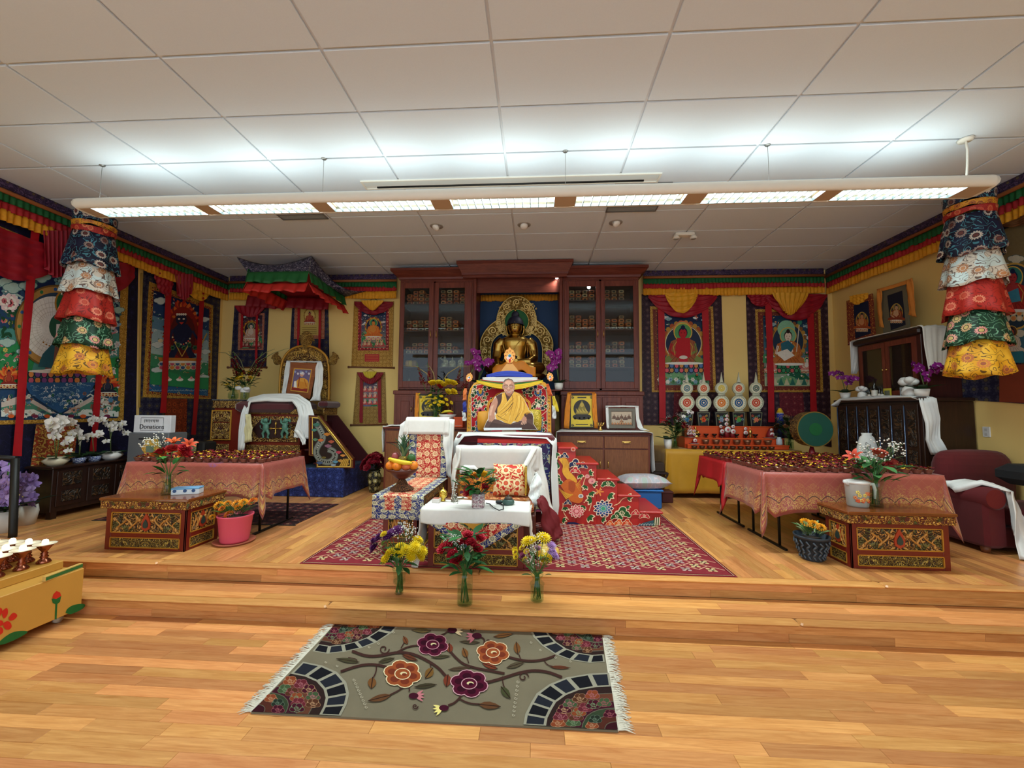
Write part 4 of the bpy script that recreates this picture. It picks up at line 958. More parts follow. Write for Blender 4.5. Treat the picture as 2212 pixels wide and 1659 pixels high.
m=MB();x0,x1=XA0+.06,XA1-.06
m.grid(lambda u,v:(lerp(x0,x1,u),7.30+.012*sin(u*150),lerp(3.74,3.62,v)+.006*sin(u*40)*v),160,2);m.build('gold_frill',plain('#c9861c',.6,var=.25,scale=30),t,solid=.003)
MB().box((-1.0,6.68,STAGE),(.31,7.34,1.93),.005).build('altar_cupboard',M_MAH,t);MB().box((XA0+.052,6.5,1.93),(XA1-.052,7.34,1.95),.004).build('altar_ledge',M_MAHX,t)
for x,y in((1022,604),(1203,601)):
 q=GZ(x,y,3.895);o=MB().lathe([(.034,-.004),(.026,-.008),(.026,0)],14,(q.x,q.y,3.9),caps=False).build('downlight',M_STEEL,t)
 MB().lathe([(0,-.006),(.026,-.006)],14,(q.x,q.y,3.9),caps=False).build('lamp',glow('#f4fbff',12),o)
 li=bpy.data.lights.new('downlight_beam','SPOT');li.energy=10;li.spot_size=1.3;li.spot_blend=.6;li.shadow_soft_size=.03;lo=bpy.data.objects.new('downlight_beam',li);COL.objects.link(lo);lo.parent=t
 lo.location=Vector((q.x,q.y,3.885))-WLOC[t.name];d=Vector((-.37,6.95,2.8))-Vector((q.x,q.y,3.885));lo.rotation_euler=d.to_track_quat('-Z','Y').to_euler()
q=GY(1272,622,7.0)
o=MB().ball((q.x,7.0,3.77),.03,12,8).build('cabinet_lamp',glow('#f4fbff',10),tr)
# ========= the great gilded buddha
M_GILD=plain('#b08c46',.26,1,var=.1,scale=6);M_GILDM=plain('#c9a24a',.35,.9,var=.08)
bx,by,bz=-.372,7.0,2.25
t=thing('buddha_statue','great gilded seated buddha statue before a scrolled gold aureole in the alcove','statue',(bx,by,1.95))
m=MB()
m.lathe([(.40,1.95),(.52,1.97),(.56,2.03),(.5,2.1),(.44,2.12),(.5,2.17),(.54,2.22),(.5,2.25),(.0,2.25)],40,(bx,by,0),sy=.55);m.build('lotus_pedestal',M_GILD,t)
HK=1.2
def B(x,z,y=0):
 if z>.69:x*=HK;y*=HK;z=.68+(z-.69)*1.14
 return(bx+x,by+y,bz+z)
m=MB()
m.tube([B(-.14,.11),B(-.3,.10,-.07),B(-.43,.09,-.10),B(-.30,.075,-.2),B(0,.07,-.26),B(.2,.08,-.24)],[.12,.125,.10,.09,.075,.05],14)
m.tube([B(.14,.11),B(.3,.10,-.07),B(.43,.09,-.10),B(.30,.085,-.19),B(.05,.11,-.24),B(-.18,.13,-.2)],[.12,.125,.10,.09,.075,.05],14)
m.ball(B(0,.12,.02),(.27,.2,.13),16,10)
m.lathe([(.21,.1),(.185,.2),(.18,.28),(.21,.38),(.245,.48),(.255,.55),(.23,.61),(.15,.655),(.08,.675)],24,(bx,by,bz),sy=.68)
m.tube([B(0,.63),B(0,.72,-.01)],[.085,.075],14)
m.ball(B(0,.81,-.015),(.126,.135,.165),20,14);m.ball(B(0,.765,-.045),(.1,.1,.098),14,10)
m.tube([B(-.21,.58),B(-.29,.50),B(-.305,.38),B(-.32,.24,-.06),B(-.31,.16,-.18),B(-.285,.10,-.27)],[.095,.1,.088,.075,.062,.042],12)
for i in range(5):m.tube([B(-.315+i*.016,.10,-.27),B(-.318+i*.017,.04,-.31),B(-.318+i*.017,-.015-.008*(i in(1,2)),-.315)],[.014,.012,.009],6)
m.tube([B(.21,.58),B(.29,.50),B(.315,.38),B(.325,.26,-.06),B(.24,.185,-.2),B(.06,.18,-.25)],[.095,.1,.09,.08,.066,.042],12)
for i in range(4):m.tube([B(.06,.185+i*.014,-.26),B(-.02,.18+i*.014,-.275),B(-.08,.178+i*.012,-.26)],[.014,.012,.009],6)
m.tube([B(.05,.2,-.25),B(.0,.235,-.27)],[.014,.01],6)
o=m.build('body',M_GILD,t);md=o.modifiers.new('remesh','REMESH');md.mode='VOXEL';md.voxel_size=.011;md.use_smooth_shade=True;md=o.modifiers.new('sm','SMOOTH');md.iterations=6;md.factor=.6
m=MB();m.tube([B(0,.845,-.128),B(0,.815,-.14),B(0,.785,-.15),B(0,.775,-.138)],[.006,.009,.014,.008],8);m.ball(B(0,.865,-.127),.008,8,6);m.build('nose',M_GILD,t)
for sg in(-1,1):
 MB().tube([B(sg*.012,.842,-.128),B(sg*.035,.853,-.124),B(sg*.068,.84,-.106)],[.003,.004,.002],6).build('brow',plain('#6a4a18',.4,.5),t)
 o=MB().ball(B(sg*.04,.816,-.117),(.022,.01,.011),12,8).build('eyelid',M_GILDM,t)
 MB().tube([B(sg*.02,.812,-.126),B(sg*.04,.807,-.128),B(sg*.062,.812,-.119)],.0028,6).build('eye_line',plain('#2a1a10',.5),o)
 MB().tube([B(sg*.108,.83,0),B(sg*.125,.83,.005),B(sg*.128,.79,.005),B(sg*.118,.72,0),B(sg*.112,.66,-.01)],[.01,.02,.018,.014,.008],8).build('ear',M_GILD,t)
m=MB();m.tube([B(-.03,.746,-.124),B(-.012,.75,-.135),B(0,.746,-.137),B(.012,.75,-.135),B(.03,.746,-.124)],[.003,.006,.006,.006,.003],6);m.tube([B(-.02,.738,-.128),B(0,.733,-.135),B(.02,.738,-.128)],[.004,.007,.004],6);m.build('lips',plain('#a8563a',.4,.4),t)
m=MB();m.grid(lambda u,v:B(.123*cos(2*pi*u)*cos(v*1.5),.845+.145*sin(v*1.5),-.005+.128*sin(2*pi*u)*cos(v*1.5)),28,8,closed_u=True)
m.grid(lambda u,v:B(.118*cos(pi*u),.845-.12*v,.118*sin(pi*u)),16,3)
m.ball(B(0,1.0,.0),(.07,.07,.075),14,10)
o=m.build('hair',plain('#14142a',.6),t)
MB().ball(B(0,1.075,0),(.02,.02,.026),10,8).build('hair_jewel',M_GILD,t)
m=MB();m.tube([B(.14,.645,-.08),B(.09,.55,-.16),B(-.02,.42,-.155),B(-.13,.3,-.15),B(-.2,.2,-.14)],.011,8);m.tube([B(-.18,.62,-.06),B(-.2,.5,-.13),B(-.17,.36,-.14)],.009,8);m.build('robe_hem',M_GILDM,t)
for k in range(4):
 MB().tube([B(.2+.03*k,.6-.03*k,-.09),B(.19+.035*k,.45,-.15+.02*k),B(.17+.05*k,.27,-.16)],.006,6).build('robe_fold',M_GILD,t)
MB().lathe([(.02,.0),(.06,.03),(.075,.07),(.07,.075),(.05,.03)],16,B(-.02,.2,-.24)).build('alms_bowl',plain('#2a2630',.4,.4),t)
ya=7.2
def Z4(x,y,Y=ya):return GY(1000+x/8.296,630+y/8.296,Y)
m=MB()
def band(o,i,dy=.03):
 a=[Z4(*p)for p in o];b=[Z4(*p)for p in i];n=len(a);dv=Vector((0,dy,0))
 v=a+b+[p+dv for p in a]+[p+dv for p in b]
 f=[]
 for k in range(n-1):
  f+=[(k,k+1,n+k+1,n+k),(2*n+k+1,2*n+k,3*n+k,3*n+k+1),(k+1,k,2*n+k,2*n+k+1),(n+k,n+k+1,3*n+k+1,3*n+k)]
 f+=[(0,n,3*n,2*n),(n-1,3*n-1,4*n-1,2*n-1)]
 m.add(v,f)
def smoothpts(p,k=3):
 for _ in range(k):
  q=[p[0]]
  for a,b in zip(p,p[1:]):q+=[(a[0]*.75+b[0]*.25,a[1]*.75+b[1]*.25),(a[0]*.25+b[0]*.75,a[1]*.25+b[1]*.75)]
  p=q+[p[-1]]
 return p
oL=smoothpts([(440,1480),(370,1290),(325,1090),(305,940),(340,800),(430,660),(530,570),(650,490)],2);iL=smoothpts([(500,1480),(505,1290),(495,1090),(505,960),(545,860),(610,790),(690,745),(740,740)],2)
band(oL,iL);band([(1924-a,b)for a,b in oL][::-1],[(1924-a,b)for a,b in iL][::-1])
n=48;oc=[]
for k in range(n+1):
 a=pi/2+2*pi*k/n;c_,s_=cos(a),sin(a);r=350 if s_<.1 else lerp(350,450,max(0,s_)**3);r=r if s_>-.5 else lerp(350,285,min(1,(-s_-.5)*2));oc.append((962+c_*r*1.02,530-s_*r))
band(oc,[(962+215*cos(pi/2+2*pi*k/n),530-215*sin(pi/2+2*pi*k/n))for k in range(n+1)],.025)
m.build('aureole',carved('#5a3c12','#c09440','#e0bc66',30,None,.3,.4,.42),t)
m=MB();m.grid(lambda u,v:Z4(962+222*v*cos(2*pi*u),530+222*v*sin(2*pi*u),ya+.035),40,2,closed_u=True,smooth=False);m.build('halo_disc',plain('#1f6a34',.6),t)
m=MB()
def spir(x,y,r,a0,sg,tr_=.009,turns=1.5):
 pts=[];N=int(10*turns)+2
 for k in range(N+1):q=a0+sg*2*pi*turns*k/N;rr=r*(1-.86*k/N);pts.append(Z4(x+rr*cos(q),y+rr*sin(q),ya-.004-.012*k/N))
 m.tube(pts,[tr_*(1-.35*k/N)for k in range(N+1)],6)
BIG=[(962,190,62),(785,275,58),(690,405,50),(650,560,40),(535,700,78),(435,865,70),(395,1070,48),(410,1210,40),(720,680,36),(445,1330,36)]
for x,y,r in BIG:
 for q in((1,-1)if x!=962 else(1,)):
  X=x if q==1 else 1924-x;spir(X,y,r,2.2 if q==1 else.9,q,.0125)
rnd=random.Random(4);cnt=0
while cnt<230:
 a=rnd.random();up=rnd.random()<.45
 if up:th=rnd.uniform(-.9,pi+.9);rr=rnd.uniform(235,345 if sin(th)<.5 else 420);X,Y_=962+rr*cos(th),530-rr*sin(th)
 else:
  k=rnd.randrange(len(oL));f=rnd.uniform(.08,.92);X,Y_=lerp(oL[k][0],iL[k][0],f),lerp(oL[k][1],iL[k][1],f)
  if rnd.random()<.5:X=1924-X
 if any((X-x)**2+(Y_-y)**2<(r*.95)**2 or(1924-X-x)**2+(Y_-y)**2<(r*.95)**2 for x,y,r in BIG):continue
 spir(X,Y_,rnd.uniform(16,30),rnd.random()*6.3,rnd.choice((-1,1)),.0058,1.1);cnt+=1
o=m.build('scrollwork',plain('#f2d68c',.35,.45),t);o['kind']='stuff'
m=MB()
for pts in(oL,[(1924-a,b)for a,b in oL],oc):
 m.tube([Z4(a,b,ya-.005)for a,b in pts],.008,6)
 for k in range(0,len(pts)-1):
  for f in(0,.5):m.ball(Z4(lerp(pts[k][0],pts[k+1][0],f),lerp(pts[k][1],pts[k+1][1],f),ya),.012,6,4)
for pts in(iL,[(1924-a,b)for a,b in iL],[(962+215*cos(2*pi*k/40),530+215*sin(2*pi*k/40))for k in range(41)]):m.tube([Z4(a,b,ya-.005)for a,b in pts],.007,6)
m.build('beaded_rim',plain('#e6c878',.35,.6),t)['kind']='stuff'
o=MB().grid(lambda u,v:B(-.36+.72*u,.06+.13*sin(pi*u)-.16*v+.02*sin(u*20),-.30-.05*sin(pi*u)-.03*v),30,6).build('silk_wrap',plain('#e0861a',.5,var=.2,scale=14));tag(o,'orange silk scarf laid over the knees of the great gilded buddha','scarf');o.modifiers.new('s','SOLIDIFY').thickness=.006
# ========= flowers, vases, cloths, carved tables
FL={}
def fmesh(kind,col,col2=None):
 """one blossom / leaf mesh per kind and colour, facing +Z, about 1 unit across"""
 k=(kind,col,col2)
 if k in FL:return FL[k]
 m=MB();rnd=random.Random(hash(kind)%99)
 def petal(a,r0,r1,wd,z0,z1,c,curl=.0,n=3):
  pts=[]
  for i in range(n+1):
   f=i/n;r=lerp(r0,r1,f);z=lerp(z0,z1,f)+curl*sin(f*pi*.9);ww=wd*(sin(pi*min(1,.25+f*.75))**.8 if f<1 else.25)
   for sg in(-1,1):pts.append((r*cos(a)-sg*ww*sin(a),r*sin(a)+sg*ww*cos(a),z))
  m.add(pts,[(2*i,2*i+2,2*i+3,2*i+1)for i in range(n)],True,col=c)
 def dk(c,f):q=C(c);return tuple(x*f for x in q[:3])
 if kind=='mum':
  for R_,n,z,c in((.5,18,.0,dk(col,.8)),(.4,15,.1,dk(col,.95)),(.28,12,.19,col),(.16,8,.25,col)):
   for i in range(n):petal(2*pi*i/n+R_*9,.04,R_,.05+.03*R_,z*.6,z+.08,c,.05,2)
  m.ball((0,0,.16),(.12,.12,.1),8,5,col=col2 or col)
 elif kind=='daisy':
  for n,R_,z in((13,.5,0),(10,.36,.06)):
   for i in range(n):petal(2*pi*i/n+z*9,.1,R_,.085,z,z+.04,col,.04,2)
  m.ball((0,0,.06),(.17,.17,.11),10,6,col=col2 or '#c98a1a')
 elif kind=='rose':
  for L_,(R_,n,z)in enumerate(((.48,5,.0),(.38,5,.1),(.27,4,.2),(.16,3,.26))):
   for i in range(n):petal(2*pi*i/n+L_*.7,.05,R_,.26*R_/.48+.05,z-.12,z+.22-.05*L_,dk(col,1-.12*(L_%2)),.1,4)
  m.ball((0,0,.2),(.14,.14,.16),8,6,col=dk(col,.75))
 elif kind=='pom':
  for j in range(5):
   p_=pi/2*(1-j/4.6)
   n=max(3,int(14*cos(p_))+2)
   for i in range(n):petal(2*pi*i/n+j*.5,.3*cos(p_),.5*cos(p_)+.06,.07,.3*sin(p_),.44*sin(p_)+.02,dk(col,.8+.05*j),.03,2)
 elif kind=='orchid':
  for a,R_,w_ in((pi/2,.5,.15),(pi/2+2.2,.48,.15),(pi/2-2.2,.48,.15)):petal(a,.03,R_,w_,0,-.03,dk(col,.9),.03)
  for a in(.25,pi-.25):petal(a,.02,.52,.27,.02,.03,col,.06,4)
  petal(-pi/2,.02,.2,.1,.05,.16,col2 or dk(col,.5),.05);m.ball((0,0,.06),.05,6,4,col=col2 or '#c9a030')
 elif kind=='lily':
  for i in range(6):petal(2*pi*i/6,.04,.5,.12,.0,.22,col if i%2 else dk(col,.85),.12,4)
  for i in range(5):m.tube([(0,0,.05),(.1*cos(i*1.3),.1*sin(i*1.3),.26)],.012,4,col=col2 or '#5a2a10')
 elif kind=='leaf':
  v=[];n=5
  for i in range(n+1):
   f=i/n;ww=.2*sin(pi*min(1,f*.93+.05))**.9
   for sg,dz in((-1,.05),(0,0),(1,.05)):v.append((sg*ww,f,dz*sin(pi*f)-.18*f*f))
  m.add(v,[(3*i+j,3*i+j+1,3*i+j+4,3*i+j+3)for i in range(n)for j in(0,1)],True,col=col)
 elif kind=='blade':
  n=6;v=[]
  for i in range(n+1):
   f=i/n;ww=.07*(1-f)**.7+.002
   for sg in(-1,0,1):v.append((sg*ww,f*.8,.55*f-.5*f*f+abs(sg)*.025))
  m.add(v,[(3*i+j,3*i+j+1,3*i+j+4,3*i+j+3)for i in range(n)for j in(0,1)],True,col=col)
 elif kind=='fern':
  for i in range(9):
   for sg in(-1,1):
    y=.08+.1*i;l=.3*sin(pi*(.15+.8*i/9));m.add([(0,y,0),(sg*l,y+.12,-.03),(sg*l*.6,y+.02,.01)],[(0,1,2)],col=col)
  m.tube([(0,0,0),(0,.5,.02),(0,1,-.05)],.012,4,col=col)
 elif kind=='sprig':
  for i in range(26):
   a,r,z=rnd.random()*6.3,.45*sqrt(rnd.random()),.25+.35*rnd.random()
   p_=(r*cos(a),r*sin(a),z);m.ball(p_,.035,5,3,col=col)
   if i%3==0:m.tube([(0,0,-.2),p_],.006,3,col='#5a7a4a')
 elif kind=='glad':
  for i in range(11):
   a=i*2.4;z=.05+i*.085;s=.16*(1-.06*i)
   for q in range(4):b=a+q*1.2;m.add([(0,0,z),(s*cos(b-.4),s*sin(b-.4),z+.1),(s*1.2*cos(b),s*1.2*sin(b),z+.06),(s*cos(b+.4),s*sin(b+.4),z+.1)],[(0,1,2,3)],True,col=dk(col,.8+.2*(q%2)))
  m.tube([(0,0,-.4),(0,0,1),(.03,0,1.25)],[.02,.018,.008],5,col='#5a7a3a')
 o=m.build(kind,paintmat(.55,0,.3,'fl'));me=o.data;bpy.data.objects.remove(o);FL[k]=me;return me
def bloom(par,kind,col,pos,d,size,name='blossom',col2=None,spin=None):
 me=fmesh(kind,col,col2);o=bpy.data.objects.new(name,me);COL.objects.link(o);o.parent=par
 d=Vector(d).normalized()
 if kind in('leaf','blade','fern'):q=d.to_track_quat('Y','Z')
 else:q=d.to_track_quat('Z','Y')
 M_=q.to_matrix().to_4x4()@Matrix.Rotation(random.random()*6.28 if spin is None and kind not in('leaf','blade','fern','orchid')else(spin or 0),4,'Z')
 o.matrix_local=Matrix.Translation(Vector(pos)-WLOC[par.name])@M_@Matrix.Diagonal((size,size,size,1));return o
M_STEM=plain('#3f6a2c',.6,var=.2);M_WATER=glass('#eef6f0',.0,1.12)
def vase(par,prof,at,water=.5,n=24,mat=None,name='vase'):
 """glass vase: an outer and an inner wall"""
 m=MB();m.lathe([(.001,prof[0][1])]+prof+[(prof[-1][0]-.004,prof[-1][1]),(prof[-1][0]-.005,prof[-1][1]-.01)],n,at,caps=False);o=m.build(name,mat or glass('#eaf4ee',.03,1.45),par)
 if water:
  zt=prof[0][1]+(prof[-1][1]-prof[0][1])*water;w_=[(max(r-.006,.002),z+.007)for r,z in prof if z<zt]
  if len(w_)>1:MB().lathe(w_+[(w_[-1][0],zt)],n,at).build('water',M_WATER,o)
 return o
def bouquet(par,at,zneck,items,stems=True,leaves=18,leafc=('#2f6a2a','#24561f','#3f7a34'),spread=.16,lift=.12,zbase=.02,leaf_size=.11,leafk='leaf'):
 """items: (pos, kind, colour, size[, colour2]); stems run from the foot of the vase through its neck"""
 at=Vector(at);neck=at+Vector((0,0,zneck));sm=MB();rnd=random.Random(int(at.x*100));
 for it in items:
  pos=Vector(it[0]);d=pos-neck+Vector((0,0,.03));bloom(par,it[1],it[2],pos,(d.x,d.y-.25*d.length,d.z),it[3],col2=it[4]if len(it)>4 else None)
  if stems:
   a=rnd.random()*6.28;foot=at+Vector((.03*cos(a),.03*sin(a),zbase));mid=neck+(pos-neck)*.12;mid.z=neck.z
   mid.x=at.x+max(-.03,min(.03,mid.x-at.x));mid.y=at.y+max(-.03,min(.03,mid.y-at.y))
   sm.tube([foot,mid,mid.lerp(pos,.55)+Vector((0,0,.01)),pos],.0023,5)
 if stems and sm.v:o=sm.build('stems',M_STEM,par);o['kind']='stuff'
 for i in range(leaves):
  a=rnd.random()*6.28;r=spread*rnd.uniform(.2,.9);p_=neck+Vector((r*cos(a)*.6,r*sin(a)*.6,rnd.uniform(-.01,lift)));d=Vector((cos(a),sin(a),rnd.uniform(-.1,.9)))
  bloom(par,leafk,rnd.choice(leafc),p_,d,leaf_size*rnd.uniform(.7,1.2),'leaf')
def scatter(at,rx,ry,z0,z1,specs,seed=1):
 """dome of blossoms: specs (kind, colour, size, count[, colour2])"""
 rnd=random.Random(seed);out=[];at=Vector(at)
 for sp in specs:
  for i in range(sp[3]):
   a=rnd.random()*6.28;q=sqrt(rnd.random());z=lerp(z1,z0,q*q*.8+.2*rnd.random());out.append((at+Vector((rx*q*cos(a),ry*q*sin(a),z)),sp[0],sp[1],sp[2]*rnd.uniform(.85,1.15))+tuple(sp[4:]))
 return out
def hang(poly,mat,name='cloth',par=None,nu=24,solid=.004,wob=.01,seed=1,freq=(9,5)):
 """cloth strip through cross-sections: poly = list of (left point, right point) down its length"""
 m=MB();rnd=random.Random(seed);ph=rnd.random()*6;n=len(poly)-1;nv=n*4
 def fn(u,v):
  s=v*n;k=min(int(s),n-1);f=s-k;f2=f*f*(3-2*f)*.35+f*.65
  a=Vector(poly[k][0]).lerp(Vector(poly[k+1][0]),f2);b=Vector(poly[k][1]).lerp(Vector(poly[k+1][1]),f2);p_=a.lerp(b,u)
  d=(b-a);nn=d.cross(Vector(poly[k+1][0])-Vector(poly[k][0]));nn=nn.normalized()if nn.length>1e-6 else Vector((0,0,1))
  return p_+nn*(wob*(sin(u*freq[0]*pi+ph+v*3)+.6*sin(v*freq[1]*pi+u*4+ph)+.55*sin(u*freq[0]*2.3*pi-v*7+ph)))
 L=sum((Vector(poly[k][0])-Vector(poly[k+1][0])).length for k in range(n));m.grid(fn,nu,nv,uvs=((Vector(poly[0][0])-Vector(poly[0][1])).length,L))
 return m.build(name,mat,par,solid=solid)
M_KHATA=plain('#dcdad6',.5,var=.06,scale=8,sheen=.3);M_LINEN=plain('#e2dfd9',.75,var=.05,scale=30,bump=.05)
BR_RED=brocade('#b3161e','#e6b98a','#efcfa2','#dfae80',11,petals=10,fsize=.33,lw=.05,contour=2.6);BR_NAVY=brocade('#1d2a72','#c6c2a2','#d8d3ac','#b9b48e',11,petals=10,fsize=.33,lw=.045,contour=2.6)
C_RED=plain('#6e1f12',.4,var=.2);C_GOLDL=plain('#c08a30',.4,.3);M_LACQ=wood('#5a2c12','#8a4a20',.16,1,0,.6)
def choktse(name,label,cat,x0,x1,y0,y1,z0,h,group=None,faces=('front',),plain_top=True):
 """low carved and painted table"""
 t=thing(name,label,cat,((x0+x1)/2,(y0+y1)/2,z0),group);z1=z0+h;ov=.035;xc,yc=(x0+x1)/2,(y0+y1)/2
 MB().box((x0+.012,y0+.012,z0),(x1-.012,y1-.012,z1-.1)).build('body',C_RED,t)
 MB().box((x0-ov,y0-ov,z1-.1),(x1+ov,y1+ov,z1-.028),.006).build('frieze',carved('#5a1a10','#b8802e','#e0b45c',22,xc,.2,.45,.5,'#5a6a34'),t)
 MB().box((x0-ov-.008,y0-ov-.008,z1-.028),(x1+ov+.008,y1+ov+.008,z1),.006).build('table_top',M_LACQ,t)
 for fc in faces:
  a0,a1=(x0,x1)if fc=='front' else(y0,y1)
  def P3(a,d,z):return(a,y0+d,z)if fc=='front' else((x0+d)if fc=='left' else(x1-d),a,z)
  def bx(m,a,b,d0,d1,za,zb,bev=.003):m.box(P3(a,d0,za),P3(b,d1,zb),bev)
  zb_,zm=z0+.025,z0+.115;zt=z1-.1
  m=MB();bx(m,a0,a0+.055,0,.016,z0,zt);bx(m,a1-.055,a1,0,.016,z0,zt);bx(m,a0+.055,a1-.055,0,.016,zt-.04,zt);bx(m,a0+.055,a1-.055,0,.016,zm,zm+.045);bx(m,a0+.055,a1-.055,0,.016,z0,zb_)
  fr=m.build('frame',C_RED,t);g=MB()
  for(p,q,zz0,zz1)in((a0+.05,a1-.05,zm+.042,zt-.037),(a0+.05,a1-.05,zb_-.003,zm+.003)):
   for s_ in(0,1):bx(g,p if not s_ else q-.008,p+.008 if not s_ else q,-.004,.012,zz0,zz1,.001);bx(g,p,q,-.004,.012,zz0 if not s_ else zz1-.008,zz0+.008 if not s_ else zz1,.001)
  g.build('gold_moulding',C_GOLDL,t)
  pm=carved('#2c1a0e','#a8743a','#d3a058',15,(a0+a1)/2,.15,.5,.5,'#6e6a3a')
  mm=MB();bx(mm,a0+.055,a1-.055,.008,.014,zm+.045,zt-.04,0);po=mm.build('carved_panel',pm,t)
  mm=MB();bx(mm,a0+.055,a1-.055,.008,.014,zb_,zm,0);mm.build('base_panel',carved('#3a2210','#8a7434','#c9ac54',24,(a0+a1)/2,.15,.5,.5),t)
  H=zt-.04-(zm+.045);ac=(a0+a1)/2;zc=zm+.045+H*.5;W=(a1-a0)/2-.07
  for sg in(-1,1):
   pts=[]
   for i in range(46):f=i/45;pts.append(P3(ac+sg*(W*(.2+.72*f)+W*.075*sin(f*25)),.006,zc+H*(.33*sin(f*12.5+.4)*(1-.3*f))))
   d=MB();d.tube(pts,[H*.05*(1-.6*abs(i/45-.35))for i in range(46)],6);hd=pts[0]
   d.ball(hd,(H*.09,H*.09,H*.09),8,6)
   for i in(7,16,27,36):p_=pts[i];q_=P3(ac+sg*(W*(.2+.72*i/45)+H*.12),.006,zc+H*(.42 if i%2 else-.42));d.tube([p_,q_],[H*.03,H*.012],5)
   d.build('dragon_relief',plain('#c08a44',.4,.3,var=.2),po)
  d=MB();pr=[(.0,-.42),(.26,-.3),(.3,-.05),(.2,.2),(.0,.48),(-.2,.2),(-.3,-.05),(-.26,-.3)]
  d.prism([(q[0]*H*.8,q[1]*H)for q in pr],lambda a,b:P3(ac+a,.008,zc+b),Vector(P3(0,-.008,0))-Vector(P3(0,0,0)));d.build('flame_relief',plain('#a83a1c',.5),po)
  d=MB();d.prism([(q[0]*H*.45,q[1]*H*.5-H*.06)for q in pr],lambda a,b:P3(ac+a,.0,zc+b),Vector(P3(0,-.006,0))-Vector(P3(0,0,0)));d.build('jewel_relief',plain('#2f3f3a',.4),po)
 return t
 # ========= credenzas either side of the great throne
M_ZEB=wood('#5a2c16','#8f5a34',.4,2.2,2,.4)
def credenza(label,x0,x1,y0,y1,zt,drawers=True):
 t=thing('credenza',label,'cabinet',((x0+x1)/2,(y0+y1)/2,STAGE));xm=(x0+x1)/2
 MB().box((x0,y0+.02,STAGE),(x1,y1,zt-.03),.004).build('body',M_MAH,t);MB().box((x0-.02,y0-.015,zt-.03),(x1+.02,y1,zt),.008).build('top',M_MAHX,t)
 for k,(a,b)in enumerate(((x0+.03,xm-.01),(xm+.01,x1-.03))):
  d=MB().box((a,y0,zt-.235),(b,y0+.02,zt-.06),.004).build('drawer',M_ZEB,t)
  xm_=(a+b)/2;h_=MB();h_.tube([(xm_-.06,y0-.004,zt-.14),(xm_-.03,y0-.022,zt-.15),(xm_+.03,y0-.022,zt-.15),(xm_+.06,y0-.004,zt-.14)],.006,6);h_.box((xm_-.065,y0-.005,zt-.155),(xm_+.065,y0,zt-.125),.004);h_.build('handle',M_BRASS,d)
  d=MB().box((a,y0,STAGE+.06),(b,y0+.02,zt-.255),.004).build('door',M_ZEB,t);handle(d,b-.05 if k==0 else a+.05,y0,zt-.47,.1)
 return t
credenza('zebra-grained wooden credenza with two drawers behind the red painted stairs',.33,1.70,6.18,6.66,1.29)
credenza('zebra-grained wooden credenza behind the brocade seat and crimson flower vase',-2.36,-1.02,6.2,6.66,1.34)
o=hang([((.30,6.15,.62),(.30,6.25,.62)),((.31,6.13,1.29),(.31,6.27,1.29)),((.40,6.12,1.305),(.40,6.64,1.305)),((1.65,6.12,1.305),(1.65,6.64,1.305)),((1.735,6.14,1.29),(1.735,6.5,1.29)),((1.745,6.14,.75),(1.74,6.24,.7))],M_KHATA,'white_scarf',nu=12,wob=.006)
tag(o,'long white scarf laid across the credenza behind the red stairs','scarf')
o=hang([((-2.385,6.2,.95),(-2.385,6.3,.95)),((-2.385,6.19,1.345),(-2.385,6.4,1.345)),((-2.25,6.2,1.362),(-2.25,6.5,1.362)),((-1.15,6.22,1.362),(-1.15,6.5,1.362))],M_KHATA,'white_scarf',nu=12,wob=.01)
tag(o,'white scarf crumpled on the credenza behind the brocade seat','scarf')
def picture(label,cpx,Y,frame,draw,drapec=None,fw=5,lean=.0,cat='picture',name='framed_picture'):
 """frame standing upright at depth Y; cpx = photo corners TL TR BR BL"""
 base=GY((cpx[2][0]+cpx[3][0])/2,(cpx[2][1]+cpx[3][1])/2,Y);t=thing(name,label,cat,base)
 f=lambda x,y:GY(x,y,Y)
 sheet(cpx,f,(0,1,0),.025).build('backing',plain('#3a2a1c',.7),t)
 m=MB();c=cpx;ins=[(c[0][0]+fw,c[0][1]+fw),(c[1][0]-fw,c[1][1]+fw),(c[2][0]-fw,c[2][1]-fw),(c[3][0]+fw,c[3][1]-fw)]
 o_=[f(*p)-Vector((0,.004,0))for p in c];i_=[f(*p)-Vector((0,.004,0))for p in ins];dv=Vector((0,-.016,0));v=o_+i_+[p+dv for p in o_]+[p+dv for p in i_];fs=[]
 for k in range(4):j=(k+1)%4;fs+=[(8+k,8+j,12+j,12+k),(k,j,8+j,8+k),(4+j,4+k,12+k,12+j)]
 m.add(v,fs);m.build('frame',frame,t)
 p=Paint((0,0,0),(1,0,0),(0,0,1),fn=lambda x,y:GY(x,y,Y-.006));p.n=Vector((0,-1,0));p.poly(ins,'#c9b44a');draw(p,ins);p.done('print',paintmat(.45,0,.5,'pic'),t)
 return t
